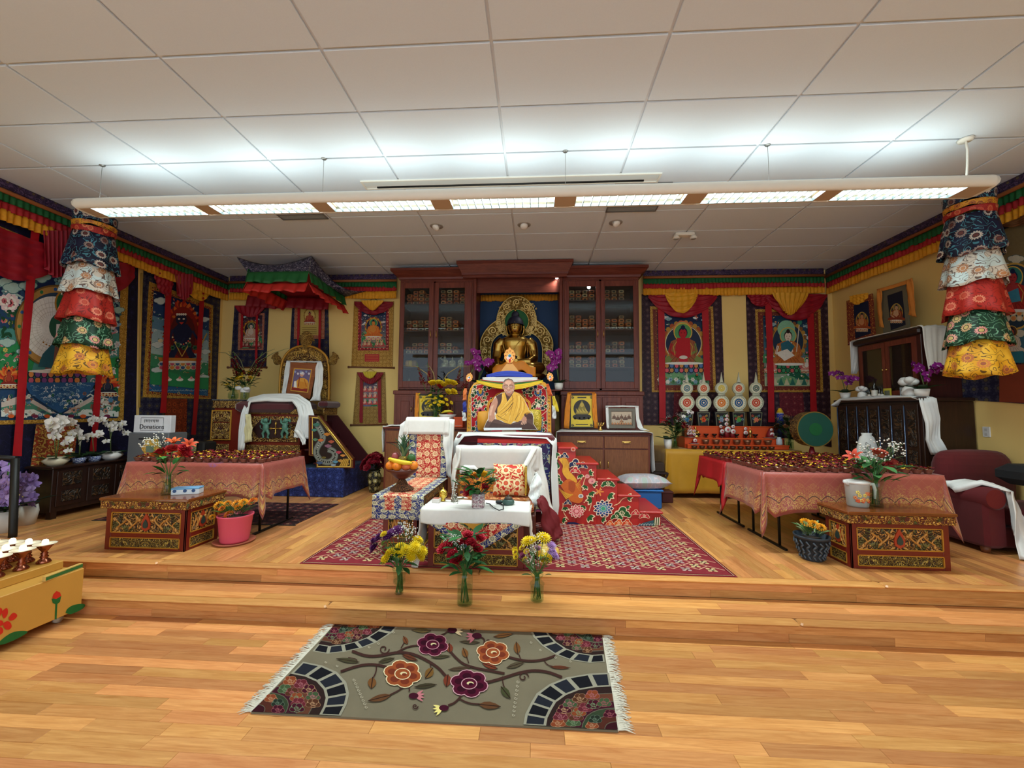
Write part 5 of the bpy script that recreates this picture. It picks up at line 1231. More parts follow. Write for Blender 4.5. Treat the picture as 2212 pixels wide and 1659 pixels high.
def draw_gold(p,c):
 x0,y0,x1,y1=c[0][0],c[0][1],c[2][0],c[2][1];W=x1-x0;H=y1-y0;cx=(x0+x1)/2
 p.rect(x0+1,y0+1,x1-1,y1-1,'#d8b830');p.rect(cx-W*.2,y0+H*.05,cx+W*.2,y0+H*.09,'#2a2420');p.rect(cx-W*.28,y1-H*.09,cx+W*.28,y1-H*.06,'#2a2420')
 p.ell(cx,y0+H*.42,W*.38,H*.28,'#2a2622',24);p.ell(cx,y0+H*.68,W*.42,H*.1,'#2a2622')
 p.poly([(cx,y0+H*.16),(cx+W*.1,y0+H*.3),(cx+W*.3,y0+H*.6),(cx-W*.3,y0+H*.6),(cx-W*.1,y0+H*.3)],'#8a7830');p.ell(cx,y0+H*.3,W*.09,H*.07,'#b89c40')
 for i in range(12):p.line([(cx-W*.26+i*W*.045,y0+H*.42+(i%3)*3),(cx-W*.2+i*W*.045,y0+H*.55)],1,'#cdb04a',lift=(i==0))
 for i in range(4):p.petals(cx-W*.3+i*W*.2,y0+H*.72,W*.08,7,'#2a2622',.7)
 for sx in(-1,1):
  for sy in(-1,1):p.spiral(cx+sx*W*.42,(y0+y1)/2+sy*H*.44,W*.06,1.4,'#2a2420')
M_BLKF=plain('#26221c',.5,.2);FRM=plain('#6a6458',.4,.6)
t=picture('gold print in a black frame draped with orange cloth beside the silver framed picture',[(1230,851),(1283,851),(1284,925),(1230,925)],6.42,M_BLKF,draw_gold,fw=3)
for(a,b,c_,d_)in(((1226,848),(1234,850),(1218,924),(1230,926)),((1279,849),(1288,850),(1283,924),(1292,926))):
 hang([(GY(*a,6.40),GY(*b,6.40)),(GY((a[0]+c_[0])/2-2,(a[1]+c_[1])/2,6.39),GY((b[0]+d_[0])/2-1,(b[1]+d_[1])/2,6.40)),(GY(*c_,6.40),GY(*d_,6.41))],plain('#d9821a',.6,var=.2,scale=20),'orange_drape',t,8,.004,.008)
hang([(GY(1228,848,6.45),GY(1228,848,6.39)),(GY(1257,847,6.45),GY(1257,847,6.39)),(GY(1286,848,6.45),GY(1286,848,6.39))],plain('#d9821a',.6,var=.2,scale=20),'orange_drape',t,4,.008,.003)
def draw_silver(p,c):
 x0,y0,x1,y1=c[0][0],c[0][1],c[2][0],c[2][1];W=x1-x0;H=y1-y0;p.rect(x0,y0,x1,y1,'#8a7a68');p.rect(x0+2,y0+2,x1-2,y1-2,'#b9a48e')
 for i in range(5):seated(p,x0+W*(.16+.17*i),y0+H*(.62 if i%2 else.55),H*.34,'#6a4a3a','#5a4236','#3a2a20','#c9b49e',halo_edge='#7a6a5a')
 seated(p,x0+W*.5,y0+H*.92,H*.4,'#a0704a','#7a4a34','#3a2a20','#c9b49e',halo_edge='#7a6a5a')
 for i in range(8):seated(p,x0+W*(.08+.12*i),y0+H*.95,H*.2,'#c98a5a','#8a5a3a',halo='#b9a48e')
t=picture('silver framed group picture with a white scarf on the credenza',[(1313,882),(1371,882),(1372,925),(1314,925)],6.40,FRM,draw_silver,fw=6)
hang([(GY(1308,878,6.39),GY(1314,880,6.38)),(GY(1309,905,6.39),GY(1315,905,6.38)),(GY(1311,925,6.38),GY(1316,926,6.38))],M_KHATA,'white_drape',t,6,.004,.004)
hang([(GY(1308,877,6.44),GY(1308,879,6.37)),(GY(1345,876,6.44),GY(1345,878,6.37)),(GY(1379,877,6.44),GY(1379,879,6.37))],M_KHATA,'white_drape',t,4,.006,.003)
hang([(GY(1372,878,6.38),GY(1379,877,6.38)),(GY(1374,905,6.37),GY(1381,905,6.37)),(GY(1377,922,6.36),GY(1390,926,6.33)),(GY(1385,929,6.28),GY(1404,930,6.25))],M_KHATA,'white_drape',t,6,.004,.006)
t=thing('gold_ornament','little gold filigree ornament between the two credenza pictures','ornament',GY(1297,927,6.35))
q=GY(1297,927,6.35);MB().lathe([(.03,0),(.035,.02),(.015,.04),(.02,.06)],12,(q.x,6.35,1.31)).build('foot',M_BRASS,t)
for i in range(9):a=i*.7;MB().tube([(q.x,6.35,1.37),(q.x+.05*cos(a),6.35+.03*sin(a),1.40),(q.x+.06*cos(a),6.35+.03*sin(a),1.44)],.004,5).build('filigree',M_BRASS,t)
t=picture('gold print in a dark frame draped with orange cloth behind the yellow flower vase',[(902,851),(955,851),(955,915),(902,915)],6.5,M_BLKF,draw_gold,fw=3)
hang([(GY(898,848,6.48),GY(905,850,6.48)),(GY(896,885,6.47),GY(905,885,6.48)),(GY(895,918,6.48),GY(904,918,6.48))],plain('#d9821a',.6,var=.2,scale=20),'orange_drape',t,8,.004,.006)
# ========= the great painted throne
YT0,YT1=4.87,5.78;TX0,TX1,TZ=-.965,.225,1.315
t=thing('throne','great red painted throne with floral backrest, brocade front and maroon cushion','throne',(-.37,5.3,STAGE))
MB().box((TX0+.03,YT0+.03,STAGE),(TX1-.03,YT1,TZ-.09),.006).build('seat_box',wood('#4a0f12','#6e1c1a',.4),t)
MB().box((TX0,YT0,TZ-.12),(TX1,YT1-.05,TZ),.03).build('cushion',plain('#5a0f18',.8,sheen=.4),t)
MB().box((TX0+.26,YT0-.012,TZ-.1),(TX1-.06,YT0,TZ-.045),.004).build('red_trim',plain('#b8241c',.6),t)
m=MB();m.box((TX0+.26,YT0-.02,.42),(TX1-.06,YT0-.006,TZ-.1),.004);m.build('brocade_front',brocade('#1c1c5a','#7a8a8a','#a8a07a','#b0506a',5,petals=10,fsize=.36,lw=.04,base2='#2a1a48'),t)
def ZB(x,y,Y=5.62):return GY(980+x/8.508,780+y/8.508,Y)
yb_=5.62
arch=[(240,1330),(250,900),(265,640),(300,510),(360,420),(470,350),(620,300),(1020,285),(1420,300),(1580,345),(1690,400),(1760,500),(1785,640),(1790,900),(1795,1330)]
m=MB();m.prism(arch,lambda x,y:ZB(x,y),(0,.05,0));m.build('backrest',plain('#c98a2c',.5,var=.1),t)
p=Paint((0,0,0),(1,0,0),(0,0,1),fn=lambda x,y:ZB(x,y,yb_-.002));p.n=Vector((0,-1,0))
p.poly(arch,'#e0a038')
for k in range(len(arch)-1):
 L_=math.dist(arch[k],arch[k+1]);n=max(1,int(L_/62))
 for i in range(n):
  f=(i+.5)/n;x,y=lerp(arch[k][0],arch[k+1][0],f),lerp(arch[k][1],arch[k+1][1],f);x+=38*(1 if x<1000 else-1);y+=34 if y<480 else 0
  p.spiral(x,y,17,7,['#a8321c','#2a6a4a','#c8543a'][(k+i)%3],1.2,lift=(i==0));p.ell(x+4,y-4,5,5,'#f0d8a0',6,lift=(i==0))
inn=[(330,1330),(330,900),(330,640),(350,520),(420,450),(560,420),(1020,400),(1480,420),(1620,455),(1690,530),(1708,640),(1708,900),(1712,1330)]
p.poly([(a+(-14 if a<1000 else 14),b-12)for a,b in inn],'#5a7a86');p.poly([(a+(-8 if a<1000 else 8),b-7)for a,b in inn],'#f0d8b0');p.poly(inn,'#b01c26')
rnd=random.Random(6)
def vineleaf(x,y,s):
 p.petals(x,y,s*1.25,5,'#e4cfa8',.8,rnd.random()*6);p.petals(x,y,s,5,rnd.choice(['#1f4a2c','#17401f','#1c2a4a']),.7,rnd.random()*6)
for sx in(0,1):
 fx=(lambda x:x)if not sx else(lambda x:2040-x)
 p.line([(fx(380+90*sin(i*.55)),480+i*42)for i in range(20)],9,'#e4cfa8');p.line([(fx(560+70*sin(i*.6+2)),470+i*40)for i in range(11)],8,'#e4cfa8')
 for i in range(38):vineleaf(fx(rnd.uniform(345,780 if i%2 else 500)),rnd.uniform(470,900 if i%2 else 1290),rnd.uniform(26,42))
 for(x,y,kind)in((490,560,0),(490,820,1),(470,1120,2),(470,1230,0)):
  if kind==1:p.poly([(fx(490),760),(fx(535),830),(fx(490),900),(fx(440),830)],'#d8cfb0');p.petals(fx(490),905,70,7,'#c8546a',.5)
  else:
   for r_,c_ in((80,'#d8d8d0'),(72,'#1f3a6a'),(50,'#3f6a9a'),(30,['#e0a030','#1f6a34'][kind//2])):p.petals(fx(x),y+20,r_,9,c_,.55)
   p.ell(fx(x),y-20,36,40,'#e0a838' if not sx else '#e8c0b0');p.ell(fx(x),y-40,16,16,'#c8402a')
p.line([(640,960),(625,860),(650,760),(740,690),(800,620),(1020,540),(1240,620),(1310,690),(1390,760),(1405,860),(1390,960)],42,'#e0a038');p.line([(640,960),(625,860),(650,760),(740,690),(800,620),(1020,540),(1240,620),(1310,690),(1390,760),(1405,860),(1390,960)],8,'#a8321c')
p.done('painted_panel',M_TEMP,t)
def flame_jewel(par,x,y,s,tilt=0,Y=5.6):
 def R2(a,b):return(x+a*cos(tilt)-b*sin(tilt),y+a*sin(tilt)+b*cos(tilt))
 out=[(0,-1.05),(.16,-.8),(.4,-.72),(.5,-.45),(.62,-.3),(.55,-.05),(.6,.15),(.42,.4),(.3,.62),(0,.7),(-.3,.62),(-.42,.4),(-.6,.15),(-.55,-.05),(-.62,-.3),(-.5,-.45),(-.4,-.72),(-.16,-.8)]
 m=MB();m.prism([R2(a*s,b*s)for a,b in out],lambda a,b:ZB(a,b,Y),(0,.03,0));o=m.build('flame_finial',plain('#d98030',.5,.1),par)
 q=Paint((0,0,0),(1,0,0),(0,0,1),fn=lambda a,b:ZB(a,b,Y-.001));q.n=Vector((0,-1,0))
 q.poly([R2(a*s*.95,b*s*.95)for a,b in out],'#efb060')
 for i in range(8):a=i*.8;cx,cy=R2(.42*s*cos(a),.5*s*sin(a)-.1*s);q.ell(cx,cy,.07*s,.07*s,'#b8481e',8)
 for(a,b,c_)in((-.14,.12,'#f0c8d0'),(.14,.12,'#f08a40'),(0,-.1,'#3f7a9a')):cx,cy=R2(a*s,b*s);q.ell(cx,cy,.19*s,.2*s,'#fff4e0',14);q.ell(cx,cy,.16*s,.17*s,c_,14)
 cx,cy=R2(0,.38*s);q.poly([R2(-.12*s,.25*s),R2(.12*s,.25*s),R2(.08*s,.62*s),R2(-.08*s,.62*s)],'#c8302a');q.done('painted_flame',M_TEMP,o)
flame_jewel(t,1030,-80,175);flame_jewel(t,285,310,100,.25);flame_jewel(t,1775,300,100,-.25)
m=MB();m.prism([(860,200),(900,140),(980,40),(1080,40),(1160,140),(1200,200),(1200,300),(860,300)],lambda a,b:ZB(a,b,5.615),(0,.03,0));m.build('finial_bracket',plain('#e0a058',.5),t)
def arcband(y0,y1,xa,xb,sag0,sag1,mat,nm,yoff,par,fold=5):
 m=MB()
 def fn(u,v):
  x=lerp(xa,xb,u);y=lerp(y0,y1,v)+lerp(sag0,sag1,v)*sin(pi*u);q=ZB(x,y,5.56-yoff);q.y-=.02*sin(pi*u)+.006*sin(v*fold*pi+u*6);return q
 m.grid(fn,26,6);return m.build(nm,mat,par,solid=.004)
t2=thing('striped_scarf','blue, white, red, green and yellow silk scarf draped over the great throne backrest','scarf',ZB(1020,360,5.5))
arcband(255,300,600,1450,-75,-10,plain('#1f3aa8',.55,sheen=.4),'blue_band',.06,t2);arcband(300,345,530,1540,-25,50,plain('#d8d4cf',.55),'white_band',.055,t2);arcband(335,365,510,1560,30,75,plain('#c8282a',.55),'red_band',.05,t2);arcband(345,375,450,1600,60,105,plain('#1f6a2a',.55),'green_band',.055,t2);arcband(350,395,420,1640,85,135,plain('#e0b81e',.55),'yellow_band',.07,t2)
for(pts,cs)in(([(215,500),(200,720)],('#d9702a','#c8502a')),([(200,740),(205,940)],('#1c2a8a','#1c2a8a')),([(185,930),(200,1100)],('#d8d6d2','#d8d6d2')),([(1720,420),(1780,640)],('#e0601e','#d98a2a')),([(1830,640),(1900,930)],('#e0c01e','#e0b01a')),([(1840,820),(1850,1060)],('#d8d6d2','#c9c6c8'))):
 a,b=pts;w_=34
 hang([(ZB(a[0]-w_*.7,a[1],5.56),ZB(a[0]+w_*.7,a[1],5.55)),(ZB((a[0]+b[0])/2-w_,(a[1]+b[1])/2,5.55),ZB((a[0]+b[0])/2+w_,(a[1]+b[1])/2,5.53)),(ZB(b[0]-w_*1.1,b[1],5.55),ZB(b[0]+w_*1.1,b[1],5.53))],plain(cs[0],.55,sheen=.3),'hanging_tail',t2,10,.004,.012,seed=int(a[0]))
t=thing('portrait_cutout','flat printed cut-out of a smiling seated monk in maroon and yellow robes on the throne','cutout',GY(1100,928,5.2))
YCUT=5.2
def ZC(x,y,Y=YCUT):return GY(980+x/8.508,780+y/8.508,Y)
outl=[(903,430),(912,380),(940,338),(975,320),(1010,314),(1050,320),(1085,345),(1107,390),(1116,450),(1112,520),(1100,562),(1150,575),(1215,605),(1290,690),(1345,800),(1390,910),(1450,960),(1470,1040),(1465,1150),(1545,1265),(545,1245),(595,1130),(630,1060),(640,950),(665,850),(700,760),(762,655),(880,585),(940,575),(918,510)]
m=MB();m.prism(outl,lambda x,y:ZC(x,y),(0,.008,0));m.build('board',plain('#d8d0c4',.6),t)
MB().box((ZC(900,0).x,YCUT+.01,1.335),(ZC(1150,0).x,YCUT+.2,1.35)).build('stand',plain('#c9b898',.7),t)
p=Paint((0,0,0),(1,0,0),(0,0,1),fn=lambda x,y:ZC(x,y,YCUT-.001));p.n=Vector((0,-1,0))
SK,SKD,SKL,MRN,MRD,YL,YLD,YLL='#b9836c','#94604c','#d2a28a','#4a2d28','#33201d','#d6a13c','#9a6a22','#ecc465'
p.poly([(600,1130),(640,1075),(800,1070),(950,1140),(1060,1150),(1200,1100),(1250,1070),(1340,1045),(1440,1000),(1462,1050),(1458,1150),(1532,1258),(555,1238)],'#5a403a')
p.poly([(700,1130),(1000,1180),(1350,1120),(1450,1180),(1525,1256),(1000,1248),(620,1238)],'#49322d')
p.poly([(780,655),(720,725),(682,805),(655,900),(645,1000),(640,1070),(668,1100),(718,1104),(762,1050),(750,960),(792,850),(812,760),(802,690)],SK);p.poly([(690,830),(662,930),(655,1040),(680,1060),(700,940),(740,800)],SKL)
p.poly([(888,588),(775,648),(802,700),(812,760),(792,850),(758,930),(800,1000),(860,850),(872,760),(897,680)],MRN)
rob=[(890,590),(942,580),(988,752),(1112,562),(1212,604),(1288,695),(1342,805),(1384,910),(1430,950),(1335,975),(1290,1015),(1250,1080),(1180,1118),(1100,1108),(1052,1160),(950,1138),(870,1088),(790,1075),(762,1000),(800,960),(805,860),(862,780),(884,700)]
p.poly(rob,YL)
for pts,c_,w_ in(([(985,755),(900,850),(800,960)],YLD,12),([(1100,690),(960,850),(820,960)],YLD,14),([(1095,760),(990,900),(860,985)],MRD,16),([(1080,830),(980,960),(860,1030)],YLD,14),([(1070,620),(1090,700),(1080,830),(1040,960),(1010,1120)],YLD,16),([(1160,620),(1170,760),(1120,900),(1080,1090)],YLD,10),([(1230,660),(1240,800),(1190,950),(1130,1090)],YLD,14),([(1290,740),(1310,860),(1260,980)],YLD,10),([(1200,640),(1205,800),(1160,950)],YLL,20),([(1270,740),(1275,860),(1230,980),(1180,1080)],YLL,14),([(1030,700),(930,830),(830,930)],YLL,18),([(1000,930),(940,1000),(850,1050)],YLL,14),([(1040,1000),(1020,1080),(1000,1140)],YLL,14),([(900,620),(910,700),(880,790)],YLL,12),([(940,960),(960,1010),(980,970)],YLD,10),([(1130,1080),(1180,1000),(1230,940)],MRD,10),([(800,1000),(900,1060),(1000,1100)],MRD,9)):
 p.line(smoothpts(pts,2),w_,c_,taper=True)
p.poly([(942,580),(988,750),(1108,560),(1090,590),(1020,650),(965,600)],MRN);p.poly([(950,560),(1098,545),(1104,575),(1025,655),(970,620)],SKD)
p.poly([(1295,975),(1335,955),(1440,965),(1462,1030),(1440,1075),(1350,1060),(1300,1010)],MRN);p.poly([(1310,960),(1340,945),(1420,945),(1340,985)],YLD)
p.poly([(1285,1010),(1335,1030),(1345,1080),(1330,1120),(1260,1110),(1240,1080),(1265,1050)],SK)
for i,(a,b)in enumerate((((1250,1085),(1212,1100)),((1262,1100),(1240,1165)),((1285,1110),(1265,1172)),((1308,1112),(1300,1168)),((1328,1105),(1328,1150)))):
 p.line([a,((a[0]+b[0])/2+4,(a[1]+b[1])/2),b],19,SKD);p.line([a,((a[0]+b[0])/2+4,(a[1]+b[1])/2),b],14,SKL)
p.poly([(648,1000),(720,1000),(745,1050),(722,1095),(665,1095),(640,1060)],SK)
for a,b in(((655,1080),(640,1108)),((672,1088),(662,1118)),((692,1090),(690,1120)),((710,1080),(716,1108)),((735,1040),(760,1068))):p.line([a,b],15,SKD);p.line([a,b],10,SKL)
for sx in(-1,1):p.ell(1010+sx*101,478,16,38,SKD,16);p.ell(1010+sx*99,478,10,28,SK,16)
p.poly([(910,430),(915,375),(945,335),(1010,316),(1075,338),(1105,385),(1112,440),(1105,520),(1085,575),(1045,610),(1015,616),(975,606),(938,570),(917,510)],SK)
p.poly([(910,430),(915,375),(945,335),(1010,316),(1075,338),(1105,385),(1110,432),(1090,380),(1060,352),(1010,342),(965,355),(930,390)],'#6a5a54')
p.ell(1000,395,60,35,SKL);p.ell(955,540,24,22,SKL);p.ell(1070,540,22,22,SKL);p.poly([(1000,430),(1022,430),(1034,515),(1010,528),(988,515)],SKL)
for x in(963,1055):
 p.line([(x-34,448),(x,436),(x+34,448)],8,'#5a3f36');p.ell(x,470,24,9,'#4a2f28',14);p.ell(x,470,19,6,'#e8dcd0',14);p.ell(x,470,7,6,'#1c1210',10)
 p.line([(x+38*cos(a*.393),472+28*sin(a*.393))for a in range(17)],3.4,'#5a4a44')
p.line([(1001,466),(1017,466)],4,'#5a4a44');p.line([(925,462),(908,455)],4,'#5a4a44');p.line([(1093,462),(1108,456)],4,'#5a4a44')
p.ell(1000,520,7,5,SKD);p.ell(1022,520,7,5,SKD);p.line([(965,522),(950,560),(958,585)],6,SKD);p.line([(1062,522),(1078,558),(1072,582)],6,SKD)
p.poly([(970,556),(1010,562),(1062,552),(1045,580),(1015,590),(985,580)],'#8a4238');p.poly([(980,562),(1012,567),(1052,559),(1040,572),(1012,577),(990,573)],'#efe6de');p.line([(985,598),(1015,604),(1042,597)],5,SKD)
p.done('print',paintmat(.5,0,.4,'pic'),t)
MB().prism([(555,1225),(1250,1225),(1250,1262),(555,1275)],lambda x,y:ZC(x,y,YCUT-.012),(0,.008,0)).build('foot_strip',plain('#dfe2e4',.6),t)
o=MB().grid(lambda u,v:GY(lerp(1120,1168,u),lerp(886,930,v),5.35)+Vector((0,-.05*sin(pi*u)*sin(pi*v),0)),10,10).build('cushion',brocade('#c9a830','#8a7a20','#d9c060','#a88a2a',16,lw=.06),solid=.06);tag(o,'small yellow patterned cushion propped behind the cut-out monk','cushion')
o=MB().grid(lambda u,v:GY(lerp(1034,1062,u),lerp(890,930,v),5.35)+Vector((0,-.05*sin(pi*u)*sin(pi*v),0)),10,10).build('cushion',plain('#c98a24',.6),solid=.06);tag(o,'small plain amber cushion propped behind the cut-out monk','cushion')
o=hang([((-.975,4.84,.95),(-.93,4.82,.95)),((-.985,4.84,1.22),(-.93,4.81,1.2)),((-.96,4.98,1.335),(-.86,4.835,1.29)),((-.7,5.02,1.335),(-.7,4.84,1.31)),((-.37,5.05,1.335),(-.37,4.84,1.305)),((0,5.0,1.335),(0,4.84,1.29)),((.17,4.98,1.33),(.12,4.84,1.28)),((.245,4.93,1.27),(.2,4.83,1.2)),((.25,4.86,.9),(.18,4.8,.85)),((.27,4.84,.5),(.19,4.78,.5)),((.25,4.83,.31),(.13,4.77,.31))],M_KHATA,'white_scarf',nu=10,wob=.008);tag(o,'long white silk scarf hanging over the front edge of the great throne','scarf')
# ========= red painted stairs
t=thing('throne_stairs','bright red painted wooden stairs with flowers and a golden bird beside the great throne','stairs',(.85,5.2,STAGE))
def ZS(x,y,Y=4.87):return GY(1180+x/6.9125,930+y/6.9125,Y)
M_SR=plain('#b0241c',.35,var=.06);ST=[(440,252),(750,487),(1060,722),(1380,967),(1705,1215)]
x_prev=.262;zf=STAGE+.003
for k,(xe,yt)in enumerate(ST):
 xr=ZS(xe,yt).x;z=ZS(xe,yt).z
 MB().box((x_prev,4.87,zf),(xr,5.62,z-.02),.003).build('step_block',M_SR,t)
 MB().box((x_prev,4.85,z-.022),(xr+.025,5.62,z+.004),.007).build('tread',M_SR,t);x_prev=xr
p=Paint((0,0,0),(1,0,0),(0,0,1),fn=lambda x,y:ZS(x,y,4.866));p.n=Vector((0,-1,0))
def outline_cloud(x,y,r,c_,e='#f0d8b0'):
 for q,cc in((1.25,e),(1,c_)):
  for dx,dy,s in((0,0,.6),(-.6,.15,.45),(.6,.2,.45),(.1,-.4,.5),(-1,.5,.3),(1,.5,.3)):p.k+=.2;p.ell(x+dx*r,y+dy*r,s*r*q,s*r*q*.85,cc,12,lift=False)
 p.spiral(x,y,r*.4,r*.1,e)
def leafy(x,y,s,a=0):
 for q,c_ in((1.3,'#f0d0a8'),(1,'#1a5220')):
  for d in(-.8,0,.8):p.k+=.2;p.leaf(x,y,s*q,s*.55*q,a+d,c_)
def flower(x,y,r,cols):
 n=11
 for i,c_ in enumerate(cols):
  rr=r*(1-.24*i);p.petals(x,y,rr*1.06,n,'#f4dcc0',.5,i*.3,.85);p.petals(x,y,rr*.97,n,c_,.42,i*.3,.85)
 p.ell(x,y,r*.14,r*.12,cols[-1])
for pts in([(560,1080),(700,960),(780,900),(830,880)],[(330,1330),(250,1220),(250,1080)],[(850,1250),(880,1130),(920,1000),(990,920)],[(1010,1120),(1090,1090),(1130,1020),(1220,990)],[(540,900),(560,760),(600,680)],[(640,1200),(680,1080),(660,980)]):p.line(smoothpts(pts,2),12,'#e8b888')
for x,y,s,a in((130,340,80,1.2),(190,500,70,2.6),(200,740,110,3.4),(500,660,60,1.2),(640,640,60,-.3),(590,820,60,2),(700,790,60,.4),(660,920,70,1),(680,1030,80,3),(930,960,80,.6),(1210,1000,70,0),(560,1120,60,2),(280,1140,60,1.5),(630,1280,80,.8),(830,1320,60,.4),(240,1330,60,.3),(1200,1130,50,1)):leafy(x,y,s,a)
outline_cloud(920,780,80,'#1a5220');outline_cloud(430,490,80,'#16204a');outline_cloud(540,520,60,'#16204a');outline_cloud(270,370,50,'#16204a');outline_cloud(170,760,70,'#1a5220');outline_cloud(1130,1220,100,'#1a5220');outline_cloud(1050,1270,70,'#1a5220');outline_cloud(320,1070,45,'#16204a');outline_cloud(430,590,60,'#c02a34');outline_cloud(1330,1220,50,'#c02a34');outline_cloud(1460,1260,60,'#c02a34');outline_cloud(1080,1370,60,'#d85a20');outline_cloud(1200,1370,60,'#c8401c');outline_cloud(950,1380,50,'#d85a20')
p.poly(smoothpts([(180,420),(300,400),(340,500),(330,600),(420,680),(470,760),(420,800),(300,720),(230,620),(250,520)],2),'#e0a030');p.poly(smoothpts([(210,820),(320,700),(440,780),(520,780),(520,900),(560,1000),(520,1080),(430,1080),(340,1040),(280,920)],2),'#c8601e');p.poly(smoothpts([(330,760),(420,740),(440,860),(400,940),(330,880)],2),'#a84818')
for i in range(9):p.line([(300+12*i,1020-8*i),(170+14*i,840+12*i-10*(i%2))],14,['#e0a030','#c88a20'][i%2],taper=True)
for i in range(6):p.line([(440+10*i,800-8*i),(500+6*i,900-40*i)],8,'#e0a838',taper=True);p.line([(240+18*i,430),(250+20*i,560)],5,'#b8741c')
p.ell(515,975,38,30,'#e8e0d0');p.ell(515,975,26,20,'#8a8a92')
flower(450,1200,115,['#c8304a','#e06a78','#c8304a','#f0a0a0']);flower(850,1160,150,['#16204a','#2a4a8a','#3f8aa0','#3fa07a']);flower(680,750,55,['#d0404a','#e88a90']);flower(610,680,36,['#d0404a','#e88a90'])
p.petals(790,910,70,5,'#e0803a',.35);flower(400,280,36,['#b0241c','#c8402a'])
p.poly([(300,1400),(320,1360),(420,1360),(540,1402)],'#16204a');p.poly([(1350,1415),(1450,1370),(1600,1330),(1620,1415)],'#33505a')
for i in range(6):p.line([(1370+40*i,1412),(1390+40*i,1385),(1420+40*i,1400)],6,'#c9d0c8',lift=(i==0));p.line([(1600+16*i,1412),(1610+15*i,1300-10*(i%2))],12,['#1a5a2a','#e8dcc0'][i%2],lift=(i==0))
p.done('painted_side',paintmat(.4,0,.4,'st'),t)
# ========= white-draped seat before the throne
t=thing('teaching_seat','low wooden seat with tall back under a white cloth before the great throne','seat',(-.43,4.3,STAGE))
MB().box((-.86,3.98,STAGE),(0.0,4.6,.60),.01).build('platform',wood('#4a1c14','#6e3020',.4),t)
MB().box((-.84,3.96,.60),(-.02,4.5,.70),.03).build('seat_cushion',brocade('#8a2a20','#c9a05a','#d9b070','#a8503a',9),t)
MB().box((-.86,4.5,.60),(.0,4.58,1.19),.02).build('backrest',brocade('#d07a1c','#8a3a2a','#e0a040','#6a3a5a',6),t)
xl,xr=-.89,.03
m=MB()
m.grid(lambda u,v:(lerp(xl,xr,u)+(.06*(v-.5)if u<.04 and v>.5 else 0),4.60-.11*min(1,v*3)-.012*sin(v*5),1.205+(.004 if v<.33 else 0)-(max(0,v-.33)*.40)*(1-.25*abs(u-.5)**2)+.003*sin(u*30)),30,10)
o=m.build('white_cloth',M_LINEN,solid=.004);tag(o,'plain white cloth folded over the back of the teaching seat','cloth')
o=hang([((xl-.002,4.62,1.2),(xl+.06,4.47,1.2)),((xl-.05,4.62,1.0),(xl+.03,4.42,.98)),((xl-.06,4.6,.8),(xl+.01,4.36,.75)),((xl-.05,4.58,.5),(xl-.01,4.3,.45))],M_LINEN,'white_drape',o,10,.004,.012);o2=o.parent
hang([((xr-.03,4.46,1.2),(xr+.01,4.62,1.2)),((xr-.18,4.38,1.0),(xr+.06,4.62,.95)),((xr-.10,4.34,.82),(xr+.10,4.62,.75)),((xr-.03,4.34,.64),(xr+.15,4.62,.55)),((xr+.08,4.36,.42),(xr+.2,4.62,.38)),((xr+.12,4.38,.3),(xr+.24,4.62,.3))],M_LINEN,'white_drape',o2,14,.004,.018,3)
t=thing('brocade_cushion','square red and gold dragon brocade cushion on the teaching seat','cushion',(-.28,4.3,.70))
def pillow(cx,cy,cz,w_,h,th,tilt,mat,par,name='cover',rz=0):
 m=MB();R_=Matrix.Rotation(rz,3,'Z')@Matrix.Rotation(tilt,3,'X')
 for sg in(-1,1):
  def fn(u,v,sg=sg):
   x,z=(u-.5)*w_,(v-.5)*h;k=max(0,(1-(2*u-1)**4))*max(0,(1-(2*v-1)**4));e=1-.06*sin(pi*u)*(abs(2*v-1)**3)-.0
   return Vector((cx,cy,cz))+R_@Vector((x*(1-.07*(1-abs(2*v-1)**2)*abs(2*u-1)),sg*th/2*k**.6,z*(1-.07*(1-abs(2*u-1)**2)*abs(2*v-1))))
  m.grid(fn,14,14,flip=(sg>0),uvs=(w_,h))
 return m.build(name,mat,par)
pillow(-.28,4.36,.87,.36,.34,.13,-.25,brocade('#c0281c','#e8c890','#efd8a8','#d9603a',8,petals=7,fsize=.36,lw=.09,contour=1.6),t)
MB().box((-.115,4.27,.72),(-.095,4.43,1.02),.008).build('gold_edge',brocade('#c9a23a','#8a6a20','#e0c060','#a8803a',14),t)
m=MB();m.tube([(-.78,4.30,.95),(-.74,4.26,1.0),(-.66,4.26,1.0),(-.6,4.3,.93)],.035,8);o=m.build('white_scarf',M_KHATA);tag(o,'small white scarf bunched behind the rose vase on the teaching seat','scarf')
o=hang([((-.04,4.30,.9),(.0,4.40,.95)),((-.06,4.2,.82),(.06,4.3,.84)),((-.08,4.18,.74),(.03,4.22,.72)),((-.02,4.14,.64),(.06,4.2,.66))],M_KHATA,'white_scarf',None,10,.005,.02,5);tag(o,'crumpled white scarf beside the dragon brocade cushion','scarf')
o=hang([((.02,4.0,.72),(.06,4.25,.74)),((.06,3.98,.62),(.17,4.3,.58)),((.10,3.98,.46),(.24,4.3,.42)),((.16,4.0,.34),(.27,4.3,.33))],plain('#6a0f18',.75,var=.2),'maroon_shawl',None,12,.01,.02,2);tag(o,'dark maroon shawl slipping off the side of the teaching seat','shawl')
o=MB().ball((.09,3.78,.335),(.13,.13,.05),16,8).build('floor_cushion',brocade('#d0a83a','#e8d8a0','#c98a2a','#a8802a',9));tag(o,'round yellow brocade floor cushion beside the maroon shawl','cushion')
